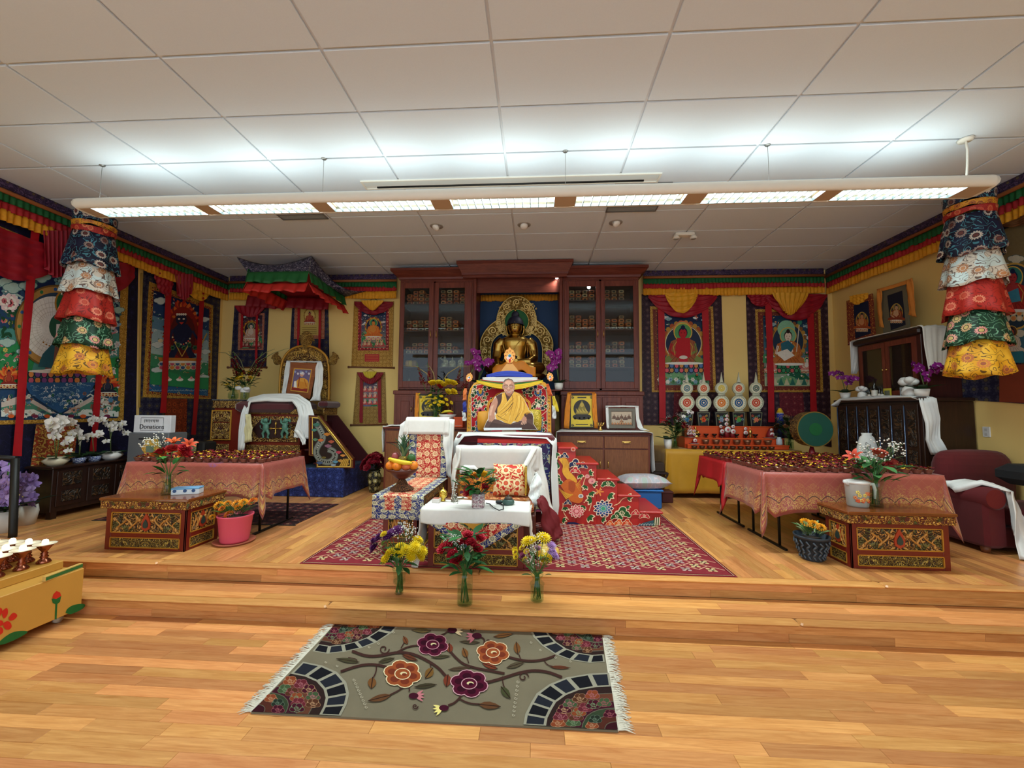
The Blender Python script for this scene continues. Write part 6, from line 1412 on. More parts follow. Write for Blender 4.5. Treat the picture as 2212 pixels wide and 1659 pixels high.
# ========= small carved table right before the steps
FX0,FX1,FY0,FY1=-.915,-.10,3.47,3.83
choktse('carved_table','small carved table under a white runner and brocade triangle before the teaching seat','table',FX0,FX1,FY0,FY1,STAGE,.49)
zt=STAGE+.49
m=MB()
def runner(u,v):
 x=lerp(FX0-.05,FX1+.05,u);s=v
 if s<.55:return(x,lerp(FY1-.06,FY0-.055,s/.55),zt+.006+.003*sin(u*25))
 k=(s-.55)/.45;return(x+.0*k,FY0-.055-.012*sin(k*2)-.008*sin(u*14)*k,zt+.006-.115*k*(1+.12*sin(u*7)))
m.grid(runner,34,18);rn=m.build('table_runner',M_LINEN,solid=.004);tag(rn,'white linen runner over the small carved table with ends hanging to the floor','cloth')
hang([((FX0-.052,FY0-.055,zt),(FX0-.05,FY0+.2,zt)),((FX0-.065,FY0-.07,.6),(FX0-.06,FY0+.15,.6)),((FX0-.07,FY0-.06,.45),(FX0-.06,FY0+.08,.45)),((FX0-.13,FY0-.03,.292),(FX0-.07,FY0-.05,.286))],M_LINEN,'hanging_end',rn,10,.004,.01,2)
hang([((FX1+.05,FY0-.055,zt),(FX1+.05,FY0+.2,zt)),((FX1+.06,FY0-.06,.6),(FX1+.06,FY0+.12,.6)),((FX1+.065,FY0-.06,.45),(FX1+.06,FY0+.05,.45)),((FX1+.09,FY0-.02,.29),(FX1+.06,FY0-.06,.286))],M_LINEN,'hanging_end',rn,10,.004,.01,4)
def tri(s,off,col,zt_,name):
 m=MB();xc=(FX0+FX1)/2;n=12;v=[];f=[]
 for j in range(n+1):
  k=j/n;w_=s*(1-k)
  for i in range(n+1):v.append((xc+w_*(2*i/n-1),FY0-.062-off,zt_-.003-k*s*.62))
 for j in range(n):
  for i in range(n):f.append((j*(n+1)+i,j*(n+1)+i+1,(j+1)*(n+1)+i+1,(j+1)*(n+1)+i))
 m.add(v,f,True);return m.build(name,col,None,solid=.003)
tr_=tri(.42,0,BR_NAVY,zt-.095,'table_triangle');tag(tr_,'layered navy and red brocade triangle hanging from the small carved table','cloth')
for s,of,mt,nm in((.31,.004,BR_RED,'red_layer'),(.13,.008,brocade('#2a3a2a','#c9b060','#8a8a4a','#c9a83a',10),'green_layer'),(.09,.012,plain('#c98f2a',.5),'gold_layer')):
 o=tri(s,of,mt,zt-.1,nm);o.parent=tr_
def at(px_,py_,z):return GZ(px_,py_,z)
zr=zt+.010
q=at(1033,1096,zr);t=thing('rose_vase','short floral white vase of red and orange roses on the small carved table','flower vase',q)
vase(t,[(.05,0),(.056,.01),(.056,.12),(.05,.118)],(q.x,q.y,zr),0,24,brocade('#d9d6d4','#7a5a6a','#a85a7a','#5a6a5a',30,lw=.06))
it=[((q.x+dx,q.y+dy,zr+dz),k,c,s)for dx,dy,dz,k,c,s in((-.07,-.05,.14,'rose','#a01424',.11),(.055,-.03,.17,'rose','#b01a2c',.08),(-.02,0,.26,'rose','#d9801c',.1),(.03,.02,.27,'rose','#e8b01e',.1),(-.06,.03,.25,'rose','#d06a24',.06),(-.15,0,.16,'sprig','#e8eadf',.13),(-.14,-.03,.08,'sprig','#e8eadf',.12),(.1,.03,.22,'sprig','#e8eadf',.11))]
bouquet(t,q,.12,it,True,54,('#1f5a24','#2f6a2c','#17461c'),.16,.2,.01,.13)
for dx,dz in((-.14,.2),(.12,.22),(.14,.16),(-.17,.14)):bloom(t,'fern','#1f5a2c',(q.x+dx*.4,q.y,zr+.13),(dx,-.1,dz),.2,'fern_frond')
def bell(label,p_,s=1):
 t=thing('hand_bell',label,'bell',p_);M_=plain('#7a7568',.35,.8)
 MB().lathe([(.034*s,0),(.032*s,.012*s),(.024*s,.03*s),(.02*s,.055*s),(.006*s,.066*s)],20,p_).build('bell_body',M_,t);MB().lathe([(.007*s,.064*s),(.005*s,.08*s),(.009*s,.095*s),(.005*s,.11*s),(.008*s,.125*s),(.0,.14*s)],12,p_).build('handle',M_,t)
bell('bronze hand bell with tall handle beside the rose vase',at(982,1083,zr))
p_=at(957,1082,zr);t=thing('offering_vessel','small gilt lidded offering vessel beside the bronze bell','vessel',p_)
M_GV=plain('#d9b84e',.25,.9)
MB().lathe([(.022,0),(.024,.008),(.012,.02),(.034,.04),(.04,.06),(.036,.07)],20,p_).build('bowl',M_GV,t);MB().lathe([(.038,.07),(.036,.08),(.02,.1),(.006,.105),(.008,.115),(0,.125)],20,p_).build('lid',M_GV,t)
p_=at(1098,1090,zr);t=thing('teapot','small green-grey stoneware teapot on the small carved table','teapot',p_)
MB().lathe([(.04,0),(.055,.015),(.05,.04),(.03,.05)],20,p_).build('pot',plain('#3f5a52',.4),t);o=MB().lathe([(.038,.048),(.03,.065),(.008,.072),(.01,.08),(0,.088)],20,p_).build('lid',plain('#4a4238',.5),t);MB().tube([(p_.x-.045,p_.y,p_.z+.02),(p_.x-.07,p_.y,p_.z+.035)],[.012,.007],8).build('spout',plain('#3f5a52',.4),t)
a=[at(*c_,zr)for c_ in((1050,1088),(1058,1090),(1066,1098),(1078,1104),(1088,1101),(1087,1093),(1078,1088))]
t=thing('power_adapter','black power adapter and looped cord on the white runner','cord',a[0]);MB().tube([v+Vector((0,0,.006))for v in a],.004,6).build('cord',plain('#16171c',.5),t)
MB().box((a[6].x-.03,a[6].y-.015,zr),(a[6].x+.03,a[6].y+.02,zr+.03),.008).build('adapter',plain('#121318',.4),t)
p_=at(943,1085,zr);t=thing('card_box','little white box of cards beside the gilt vessel','box',p_);MB().box((p_.x-.035,p_.y-.03,zr),(p_.x+.03,p_.y+.04,zr+.035),.003).build('box',plain('#d9d2cc',.6),t);MB().box((p_.x-.03,p_.y-.025,zr+.035),(p_.x+.025,p_.y+.035,zr+.037)).build('label',plain('#b06a5a',.6),t)
p_=at(1000,1073,.70);t=thing('offering_plate','white plate on the teaching seat behind the bell','plate',(p_.x,4.05,.70));MB().lathe([(.05,0),(.09,.02),(.088,.025),(.05,.008)],24,(p_.x,4.05,.705)).build('dish',plain('#e6e4e0',.3),t);MB().lathe([(.02,.01),(.02,.02)],10,(p_.x,4.05,.705)).build('cap',plain('#2a2a2e',.4),t)
# ========= brocade covered bench table with back board
BZ=.83;c0,c1,c2,c3=GZ(804,1069,BZ),GZ(917,1069,BZ),GZ(972,1032,BZ),GZ(884,1031,BZ)
x0,x1,y0,y1=(c0.x+c3.x)/2+.02,(c1.x+c2.x)/2-.02,c0.y+.02,c2.y-.05
choktse('carved_table','long carved table under a red and navy brocade runner beside the teaching seat','table',x0+.05,x1-.05,y0+.04,y1,STAGE,BZ-STAGE-.006,faces=('front','right'))
def cover(a,b,nm,mat,dz,drop,par=None):
 m=MB()
 def fn(u,v):
  x=lerp(a,b,u);k=v
  if k<.7:return(x,lerp(y1,y0-.045,k/.7),BZ+dz)
  f=(k-.7)/.3;return(x,y0-.05-.006*sin(u*9)*f,BZ+dz-drop*f)
 m.grid(fn,8,30,uvs=(b-a,y1-y0+drop));return m.build(nm,mat,par,solid=.003)
cv=cover(x0-.02,x1+.02,'brocade_runner',BR_NAVY,.003,.21);tag(cv,'red and navy brocade runner over the long carved table','cloth')
cover(x0+.08,x1-.09,'red_stripe',BR_RED,.007,.13,cv)
Yk=y1+.08;A=GY(885,933,Yk);B_=GY(966,934,Yk);top=GY(925,902,Yk).z
t=thing('back_board','upright brocade covered back board behind the long carved table','panel',((A.x+B_.x)/2,Yk,STAGE))
MB().box((A.x-.01,Yk,STAGE),(B_.x+.01,Yk+.05,top-.01),.01).build('board',wood('#4a1c14','#6e3020',.4),t)
MB().box((A.x,Yk-.012,BZ),(B_.x,Yk-.002,top-.03),.003).build('navy_brocade',BR_NAVY,t);MB().box((A.x+.09,Yk-.018,BZ),(B_.x-.07,Yk-.008,top-.03),.003).build('red_brocade',BR_RED,t)
m=MB();m.grid(lambda u,v:(lerp(A.x-.07*v,B_.x+.03,u),Yk+.06-.10*min(1,v*2.2)+.008*sin(u*12)*v,top+.004-(max(0,v-.45)*.36)),20,10);wc=m.build('white_cloth',M_LINEN,solid=.004);tag(wc,'white cloth folded over the upright brocade back board','cloth')
hang([((A.x-.1,Yk-.03,top-.08),(A.x+.0,Yk-.03,top)),((A.x-.13,Yk-.03,top-.28),(A.x-.01,Yk-.035,top-.2)),((A.x-.09,Yk-.02,top-.45),(A.x-.02,Yk-.03,top-.42))],M_LINEN,'hanging_end',wc,8,.004,.01,2)
hang([((B_.x-.02,Yk-.04,top),(B_.x+.09,Yk-.03,top-.02)),((B_.x-.04,Yk-.045,top-.3),(B_.x+.08,Yk-.03,top-.3)),((B_.x-.0,Yk-.04,top-.5),(B_.x+.06,Yk-.03,top-.55)),((B_.x+.01,Yk-.03,top-.66),(B_.x+.06,Yk-.02,top-.7))],M_LINEN,'hanging_end',wc,8,.004,.012,6)
p_=GZ(868,1058,BZ+.01);t=thing('fruit_stand','carved wooden pedestal bowl on the red and navy brocade runner','bowl',p_);M_FW=wood('#3a1a12','#6a3024',.35)
MB().lathe([(.11,0),(.112,.015),(.06,.05),(.04,.085),(.03,.1)],24,p_).build('carved_foot',carved('#3a2014','#7a4a2a','#a87040',26,None,.1,.5),t)
sp=(p_.x,p_.y,p_.z+.1);MB().lathe([(.03,0),(.07,.02),(.13,.07),(.155,.10),(.15,.102),(.12,.075),(.05,.03),(.0,.025)],28,sp).build('bowl',M_FW,t)
def ptag(o,l,c,g=None):return tag(o,l,c,g)
M_OR=plain('#e8801a',.45,var=.08,scale=60,bump=.2);zf=sp[2]+.115;fr=lambda dx,dy,dz=0:(sp[0]+dx,sp[1]+dy,zf+dz)
for i,(dx,dy,l)in enumerate(((-.095,-.06,'beside a green fruit in the pedestal bowl'),(-.02,-.09,'under the banana at the front of the pedestal bowl'),(.115,-.03,'next to the mango in the pedestal bowl'))):
 t=thing('orange','ripe orange '+l,'orange',fr(dx,dy,.01));MB().ball(fr(dx,dy,.02),(.046,.046,.044),16,12).build('rind',M_OR,t);MB().ball(fr(dx,dy-.044,.03),.004,6,4).build('stem_end',plain('#6a7a2a',.6),t)
t=thing('mango','blushing red and yellow mango between the oranges','mango',fr(.06,-.08,.01));MB().ball(fr(.06,-.075,.015),(.042,.04,.036),16,12).build('skin',plain('#c8643c',.4,var=.35,scale=14),t);MB().ball(fr(.06,-.075,.052),.004,6,4).build('stem_end',plain('#4a3a1a',.6),t)
t=thing('mango','dark red mango behind the pineapple leaves','mango',fr(-.08,.04,.08));MB().ball(fr(-.08,.03,.09),(.038,.045,.05),16,12).build('skin',plain('#9a4a4a',.4,var=.3,scale=14),t);MB().ball(fr(-.08,.03,.14),.004,6,4).build('stem_end',plain('#4a3a1a',.6),t)
t=thing('avocado','round dark green avocado beside the pineapple leaves','avocado',fr(.09,.0,.07));MB().ball(fr(.085,.0,.085),(.042,.04,.044),16,12).build('skin',plain('#2f5a24',.45,var=.3,scale=30),t);MB().ball(fr(.085,.0,.13),.005,6,4).build('stem_end',plain('#5a4a2a',.6),t)
t=thing('lime','green lime at the rim of the pedestal bowl behind the orange','lime',fr(-.125,.0,.03));MB().ball(fr(-.122,.01,.02),(.035,.035,.04),14,10).build('rind',plain('#6f8a2a',.45),t);MB().ball(fr(-.122,.01,.062),.004,6,4).build('stem_end',plain('#4a5a1a',.6),t)
t=thing('banana','yellow banana lying across the oranges','banana',fr(0,-.09,.06));MB().tube([fr(-.115,-.07,.088),fr(-.1,-.075,.085),fr(-.03,-.1,.068),fr(.05,-.105,.056),fr(.105,-.085,.05),fr(.12,-.08,.052)],[.006,.016,.022,.022,.016,.005],8).build('peel',plain('#e8c428',.45,var=.08),t);MB().tube([fr(.118,-.08,.052),fr(.128,-.077,.056)],[.006,.004],6).build('stem',plain('#6a5a1a',.6),t)
t=thing('pineapple','pineapple with long grey-green crown standing in the pedestal bowl','pineapple',fr(.0,.03,.0));MB().lathe([(.03,0),(.055,.03),(.058,.08),(.04,.11),(.0,.115)],16,fr(0,.03,-.01)).build('fruit',carved('#6a5a1c','#a8882a','#c9a83a',30,None,0,.6),t)
for i in range(26):
 a=i*2.4;k=i/25;bloom(t,'blade',['#4f6f52','#3f5f48','#6a8460'][i%3],fr(.012*cos(a),.03+.012*sin(a),.09),(cos(a)*(1.1-k),sin(a)*(1.1-k),.7+1.1*k),.22+.06*k,'crown_leaf')
zc=1.362;q=GY(940,915,6.32);t=thing('flower_vase','glass vase of yellow roses and little yellow daisies with red gladioli on the credenza','flower vase',(q.x,6.32,zc))
vase(t,[(.06,0),(.07,.02),(.05,.1),(.06,.2),(.085,.24)],(q.x,6.32,zc),.6)
it=[(GY(x,y,6.22),k,c,s*1.5)for x,y,k,c,s in[(935,829,'rose','#e8c01e',.10),(948,828,'rose','#e8c824',.09),(958,832,'rose','#e8c01e',.09),(968,827,'rose','#e8c824',.10),(979,829,'rose','#e8c01e',.09),(968,848,'rose','#e8c824',.09),(979,848,'rose','#e8c01e',.09),(950,834,'rose','#b8202a',.07),(952,837,'rose','#b8202a',.06)]+[(905+i*8+(i%3)*3,852+(i*7%19),'daisy','#e8c418',.05)for i in range(9)]+[(912+i*9,866+(i*5%11),'daisy','#e8c418',.045)for i in range(7)]]
bouquet(t,(q.x,6.32,zc),.24,it,True,60,('#2f5a2a','#24481f','#4a6a3a'),.2,.3,.02,.12)
for x,y,dx in((916,812,-.35),(930,815,-.12),(985,815,.25),(1000,822,.5)):pp=GY(x,y+20,6.3);bloom(t,'glad','#a81a24',pp,(dx,-.05,1),.3,'gladiolus')
for x,dx in((925,-.7),(948,-.25),(985,.7)):m=MB();a=GY(944,840,6.34);m.tube([a,a+Vector((dx*.25,0,.25)),a+Vector((dx*.5,0,.36)),a+Vector((dx*.8,0,.37))],[.008,.008,.006,.002],6);m.build('dry_leaf',plain('#9a8450',.7),t)
q=GY(967,915,6.3);t=thing('fruit_bowl','white footed bowl of fruit beside the yellow flower vase','bowl',(q.x,6.28,zc));MB().lathe([(.05,0),(.04,.03),(.03,.08),(.1,.12),(.14,.18),(.135,.18),(.09,.12),(0,.1)],24,(q.x,6.28,zc)).build('bowl',plain('#d9d4d0',.3),t)
o=MB().ball((q.x+.05,6.24,zc+.2),.05,14,10).build('red_apple',plain('#b8402a',.4,var=.2));tag(o,'red apple in the white footed bowl','apple')
o=MB().tube([(q.x-.08,6.2,zc+.2),(q.x-.02,6.18,zc+.225),(q.x+.06,6.19,zc+.23),(q.x+.11,6.2,zc+.215)],[.008,.02,.02,.006],8).build('banana',plain('#d9c02a',.45));tag(o,'short banana on top of the white footed bowl','banana')
q=GY(992,925,6.25);t=thing('orange_box','plain bright orange box beside the throne on the credenza','box',(q.x,6.25,zc));MB().box((q.x-.08,6.22,zc-.02),(q.x+.06,6.4,GY(990,902,6.22).z),.004).build('box_body',plain('#c8481a',.55),t);MB().box((q.x-.085,6.215,GY(990,905,6.22).z),(q.x+.065,6.405,GY(990,901,6.22).z),.004).build('box_lid',plain('#d0501c',.55),t)
def orchid(label,foot,sprays,col,pot='#e6e2dc',pr=None,ps=.09,cat='orchid',group=None,n=8,lc='#c9a0c0',pcol=None):
 t=thing('potted_orchid',label,cat,foot,group);pr=pr or[(.06,0),(.075,.11),(.07,.11),(.05,.02)]
 MB().lathe(pr,20,foot).build('pot',pcol or plain(pot,.35),t);zt_=foot[2]+pr[1][1]*.9;rnd=random.Random(int(foot[0]*77))
 MB().lathe([(0,0),(pr[1][0]*.9,0)],16,(foot[0],foot[1],zt_),caps=False).build('soil',plain('#3a2a1c',.9),t)
 for i in range(5):a=i*1.26+.3;bloom(t,'leaf','#2a4a2c',(foot[0],foot[1],zt_),(cos(a),sin(a),.45),.22,'leaf')
 for pts in sprays:
  pts=[Vector(p)for p in pts];m=MB();m.tube([Vector((foot[0],foot[1],zt_))]+pts,.005,6);m.build('stem',plain('#5a6a3a',.6),t);cnt=n
  for i in range(cnt):
   f=(len(pts)-1)*(.25+.75*i/(cnt-1));k=min(int(f),len(pts)-2);p_=pts[k].lerp(pts[k+1],f-k)+Vector((rnd.uniform(-.03,.03),-.02+rnd.uniform(-.03,.03),rnd.uniform(-.03,.03)));bloom(t,'orchid',col,p_,(rnd.uniform(-.6,.6),-1,rnd.uniform(-.2,.4)),ps*rnd.uniform(.85,1.15),'blossom',lc,spin=rnd.uniform(-.5,.5))
 return t
q=GY(1032,835,6.62);orchid('purple orchid in a white pot in the alcove beside the red gladioli',(q.x,6.62,1.952),[[GY(1040,800,6.6),GY(1034,765,6.58),GY(1025,762,6.56)],[GY(1036,805,6.6),GY(1030,785,6.57),GY(1012,782,6.55)],[GY(1045,795,6.6),GY(1053,780,6.58),GY(1060,784,6.57)]],'#8a1f78',n=9,ps=.11)
q=GY(1207,838,6.62);orchid('purple orchid in a ribbed white pot in the alcove beside the gold print',(q.x,6.62,1.952),[[GY(1204,800,6.6),GY(1198,775,6.58),GY(1188,765,6.56)],[GY(1205,795,6.6),GY(1206,770,6.57),GY(1204,758,6.55)],[GY(1203,800,6.6),GY(1193,790,6.57),GY(1186,800,6.56)]],'#8a1f78',n=9,ps=.11)
# ========= gilded throne at the back, on a brocade platform
M_GC=carved('#3a120c','#9c7030','#d9b060',13,-3.98,.35,.4,.5);M_GC2=carved('#3a120c','#9c7030','#d9b060',20,-3.98,.35,.4,.55)
BLUE_B=brocade('#16204e','#2c3a78','#24306a','#3a4a8a',7,fsize=.34,lw=.05)
q0=GZ(625,1075,STAGE);t=thing('platform','low platform wrapped in dark blue brocade under the gilded throne','platform',(-4,6.6,STAGE))
PF=6.02;px1=GY(742,1040,PF).x;zp=GY(742,1012,PF).z
MB().box((-5.3,PF,STAGE),(px1,7.37,zp),.01).build('brocade_side',BLUE_B,t);MB().box((-5.3,PF+.01,zp),(px1,7.37,zp+.006)).build('brocade_top',brocade('#1c2a3c','#3a4a5a','#2a3a4a','#4a5a6a',7),t)
zp+=.006
t=thing('gilded_throne','ornate gilded throne with carved arched back and maroon seat cushion','throne',(-3.98,6.6,zp))
def TY(x,y,Y=6.2):return GY(450+x/4.366,700+y/4.366,Y)
xa,xb=TY(380,800).x,TY(880,800).x;zs_=TY(600,830).z
m=MB();m.box((xa-.02,6.2,zp),(xb+.02,6.95,zp+.25),.01);m.build('plinth',C_RED,t)
MB().box((xa,6.19,TY(600,1200).z),(xb,6.2,TY(600,1140).z)).build('plinth_panel',M_GC2,t)
MB().box((xa+.02,6.22,zp+.25),(xb-.02,6.95,zs_),.01).build('seat_body',C_RED,t)
MB().box((xa+.05,6.205,TY(600,1110).z),(xb-.05,6.22,TY(600,870).z)).build('carved_front',M_GC,t);MB().box((xa-.03,6.19,TY(600,850).z),(xb+.03,6.95,TY(600,800).z),.008).build('cornice',M_GC2,t)
m=MB();zc0,zc1=TY(0,900).z,TY(0,1065).z;x0,x1=TY(470,0).x,TY(800,0).x;m.prism([(x0,(zc0+zc1)/2),(x0+.12,zc0),(x1-.12,zc0),(x1,(zc0+zc1)/2),(x1-.1,zc1),(x0+.1,zc1)],lambda a,b:(a,6.19,b),(0,.015,0));m.build('lion_niche',plain('#2a0c0a',.6),t)
M_JADE=plain('#4f7a68',.4,var=.15)
for sg,X in((1,545),(-1,725)):
 c_=TY(X,985,6.18);m=MB();s=.16
 def L(a,b,d=0):return(c_.x+sg*a*s,6.175+d*s,c_.z+b*s)
 m.ball(L(0,.1),(.3*s,.22*s,.42*s),12,8);m.ball(L(-.05,.78),(.26*s,.22*s,.26*s),12,8);m.ball(L(.12,.7,-.15),(.12*s,.1*s,.1*s),8,6)
 m.tube([L(.15,.4),L(.42,.55),L(.45,.95)],[.13*s,.1*s,.08*s],8);m.tube([L(-.2,.4),L(-.5,.6),L(-.42,1.0)],[.13*s,.1*s,.08*s],8);m.tube([L(-.1,-.2),L(-.3,-.5),L(-.2,-.9),L(-.35,-.95)],[.16*s,.13*s,.09*s,.07*s],8);m.tube([L(.15,-.2),L(.32,-.55),L(.2,-.9),L(.4,-.95)],[.16*s,.13*s,.09*s,.07*s],8);m.tube([L(-.25,-.1),L(-.55,.0),L(-.6,.3)],[.06*s,.05*s,.07*s],6)
 o=m.build('lion_relief',M_JADE,t);md=o.modifiers.new('r','REMESH');md.mode='VOXEL';md.voxel_size=.009;md.use_smooth_shade=True
c_=TY(635,985,6.18);m=MB()
for a in range(4):d=Vector((cos(a*pi/2),0,sin(a*pi/2)));q=Vector(c_);m.tube([q,q+d*.05,q+d*.075,q+d*.11],[.01,.008,.018,.003],6)
m.build('crossed_vajra',plain('#c9a04a',.3,.7),t)
MB().box((TY(310,0).x,6.12,TY(0,830).z),(TY(850,0).x,6.9,TY(0,725).z),.05).build('seat_cushion',plain('#4a0a14',.85,sheen=.5),t)
x0,x1=TY(48,800).x,TY(300,800).x;ztop=TY(100,710).z
m=MB();m.box((x0,6.22,zp),(x1,6.95,ztop-.03),.006);o=m.build('side_chest',C_RED,t);MB().box((x0-.02,6.2,ztop-.14),(x1+.02,6.97,ztop-.02),.006).build('chest_frieze',M_GC2,t);MB().box((x0-.03,6.19,ztop-.02),(x1+.03,6.98,ztop),.004).build('chest_cover',brocade('#22222c','#8a8a8e','#5a5a62','#a0a0a4',14),t)
for(ya,yb2)in((820,920),(930,1080),(1130,1210)):
 MB().box((TY(85,0).x,6.205,TY(0,yb2).z),(TY(250,0).x,6.22,TY(0,ya).z),.003).build('chest_panel',carved('#3a120c','#9c7030','#d9b060',14,TY(167,0).x,.35,.4,.55),t)
m=MB();frame_box(m,TY(75,0).x,TY(262,0).x,TY(0,1095).z,TY(0,810).z,6.2,6.22,.02);m.build('chest_frame',C_GOLDL,t)
MB().box((TY(1000,0).x,6.55,TY(0,850).z),(TY(1125,0,6.55).x,7.0,TY(0,780).z),.006).build('rear_ledge',M_GC2,t);MB().box((TY(960,0).x,6.5,TY(0,780).z),(TY(1145,0,6.5).x,7.0,TY(0,715).z),.03).build('rear_cushion',plain('#4a0a14',.85,sheen=.5),t)
YK=6.85;K=lambda x,y,Y=YK:TY(x,y,Y)
arch=smoothpts([(670,720),(675,520),(690,360),(740,270),(820,215),(910,205),(1000,215),(1080,265),(1130,330),(1140,520),(1135,720)],2)
m=MB();m.prism(arch,lambda a,b:K(a,b),(0,.06,0));m.build('arched_back',carved('#3a120c','#9c7030','#d9b060',16,K(905,400).x,.4,.4,.55),t)
m=MB();m.tube([K(a,b,YK-.01)for a,b in arch],.02,8);m.build('back_rim',C_GOLDL,t)
m=MB();rnd=random.Random(2)
for i in range(46):
 f=rnd.random();k=int(f*(len(arch)-1));a=arch[k];cx=lerp(a[0],905,.16+rnd.random()*.12);cy=lerp(a[1],560,.14);N=9;r=rnd.uniform(16,26);a0=rnd.random()*6
 m.tube([K(cx+r*(1-.8*j/N)*cos(a0+j*.8),cy+r*(1-.8*j/N)*sin(a0+j*.8),YK-.012)for j in range(N+1)],.008,5)
o=m.build('scrollwork',plain('#c9a04e',.35,.6),t);o['kind']='stuff'
for sx,X in((1,650),(-1,1180)):
 m=MB();m.ball(K(X,340,YK),(.07,.05,.09),12,8);m.tube([K(X+sx*40,360,YK),K(X,350,YK),K(X-sx*20,300,YK),K(X+sx*5,265,YK)],[.05,.06,.05,.015],10);m.tube([K(X-sx*20,330,YK),K(X-sx*42,320,YK),K(X-sx*35,290,YK)],[.03,.03,.01],8);m.build('makara_finial',carved('#5a3416','#b08438','#e0bc66',30,None,.5,.4,.6),t)
m=MB();m.ball(K(925,150,YK),(.11,.05,.16),14,10)
for i in range(7):a=pi*i/6;m.tube([K(925,150,YK),K(925+70*cos(a),150-70*sin(a),YK),K(925+60*cos(a+.3),140-75*sin(a+.3),YK)],[.03,.025,.006],6)
m.build('crest',carved('#5a3416','#b08438','#e0bc66',30,None,.5,.4,.6),t)
Yp=6.62;t=thing('framed_picture','wooden framed painting of a seated robed figure on the gilded throne','picture',TY(860,700,Yp));fr=[(765,360),(1030,372),(960,705),(728,672)];f=lambda x,y:TY(x,y,Yp)
sheet(fr,f,(0,1,0),.03).build('backing',plain('#3a2a1c',.7),t);sheet(fr,lambda x,y:TY(x,y,Yp-.02),(0,-1,0),.004).build('frame',wood('#6a3018','#9a5a34',.35),t)
ins=[(815,425),(970,432),(932,640),(782,622)];p=Paint((0,0,0),(1,0,0),(0,0,1),fn=lambda x,y:TY(x,y,Yp-.026));p.n=Vector((0,-1,0));p.poly([(a+(-8 if a<870 else 8),b+(-8 if b<500 else 8))for a,b in ins],'#c9963a');p.poly(ins,'#6a5a7a')
p.poly([(790,590),(938,605),(932,640),(782,622)],'#8a2a20');p.ell(885,560,60,52,'#d0923a');p.poly([(800,600),(870,540),(945,560),(935,610)],'#c8802a');p.ell(882,475,18,22,'#c9927a');p.ell(882,462,19,14,'#d9d4d0');p.poly([(810,540),(830,535),(835,600),(805,595)],'#e0d8cc');p.line([(860,500),(850,590)],8,'#8a2a1c');p.line([(905,520),(925,590)],7,'#a85a1c')
for i in range(6):p.petals(820+i*26,450+(i%2)*18,12,6,['#8a9ac0','#d9c9d0'][i%2],.6)
p.done('print',M_TEMP,t)
m=MB();m.tube([f(770,365),f(730,668)],.012,6);m.build('gilt_edge',plain('#d9b050',.3,.7),t)
for pts,sd in(([((735,345),(775,350)),((715,480),(765,480)),((700,600),(740,600)),((685,690),(730,670))],1),([((1030,350),(1070,355)),((1010,420),(1085,430)),((1000,560),(1080,560)),((985,680),(1060,660)),((960,725),(1055,725))],3)):
 o=hang([(TY(*a,Yp-.05),TY(*b,Yp-.03))for a,b in pts],M_KHATA,'white_scarf',None,12,.004,.015,sd);tag(o,'white silk scarf hanging down the '+('gilt edged' if sd==1 else 'plain')+' side of the throne painting','scarf')
o=hang([(TY(738,352,Yp-.03),TY(738,352,Yp+.03)),(TY(900,362,Yp-.035),TY(900,350,Yp+.03)),(TY(1065,358,Yp-.03),TY(1065,355,Yp+.03))],M_KHATA,'white_scarf',None,8,.006,.008,4);tag(o,'white silk scarf laid along the top of the framed painting','scarf')
yq=6.1
o=hang([(TY(280,1190,yq),TY(345,1190,yq-.02)),(TY(300,1000,yq),TY(360,990,yq-.02)),(TY(330,800,yq-.01),TY(380,830,yq-.03)),(TY(390,700,6.3),TY(400,740,yq-.02)),(TY(520,665,6.35),TY(560,715,6.1)),(TY(700,672,6.35),TY(700,715,6.1)),(TY(850,680,6.3),TY(790,720,yq-.02)),(TY(960,740,6.2),TY(835,790,yq-.04)),(TY(1000,860,yq),TY(850,870,yq-.05)),(TY(998,1000,yq),TY(810,1000,yq-.05)),(TY(998,1090,yq),TY(805,1070,yq-.05))],M_KHATA,'white_scarf',None,16,.004,.018,2);tag(o,'long white scarf draped across the maroon cushion of the gilded throne','scarf')
o=hang([(TY(350,850,yq-.04),TY(400,850,yq-.05)),(TY(345,980,yq-.04),TY(412,980,yq-.05)),(TY(345,1120,yq-.04),TY(405,1110,yq-.05))],plain('#d9cc9a',.55),'cream_scarf',None,8,.004,.012,7);tag(o,'pale cream scarf hanging beside the white one on the gilded throne','scarf')
o=hang([(TY(800,1000,yq-.06),TY(870,990,yq-.06)),(TY(870,1090,yq-.06),TY(920,1090,yq-.05)),(TY(890,1140,yq-.06),TY(915,1135,yq-.05))],M_KHATA,'white_scarf',None,6,.004,.01,8);tag(o,'short tail of white scarf at the corner of the gilded throne','scarf')
t=thing('carved_stairs','carved dragon side panel and maroon steps beside the gilded throne','stairs',(-3.1,6.5,zp))
pan=[(945,860),(1050,865),(1370,1270),(1370,1360),(1015,1360),(1015,1250),(945,1240)]
Yd=6.03
m=MB();m.prism(pan,lambda a,b:TY(a,b,Yd),(0,.05,0));m.build('side_frame',plain('#4a120e',.4),t)
def shrink(c,k):cx=sum(a for a,b in c)/len(c);cy=sum(b for a,b in c)/len(c);return[(cx+(a-cx)*k,cy+(b-cy)*k)for a,b in c]
p=Paint((0,0,0),(1,0,0),(0,0,1),fn=lambda x,y:TY(x,y,Yd-.002));p.n=Vector((0,-1,0));pin=[(985,885),(1040,892),(1338,1285),(1335,1340),(1035,1340),(1035,1230),(985,1220)]
p.poly([(a,b)for a,b in shrink(pan,.96)],'#8a6424');p.poly(shrink(pan,.93),'#4a120e');p.poly([(978,878),(1044,884),(1346,1282),(1342,1348),(1028,1348),(1028,1236),(978,1226)],'#d8b050');p.poly(pin,'#2a1a14')
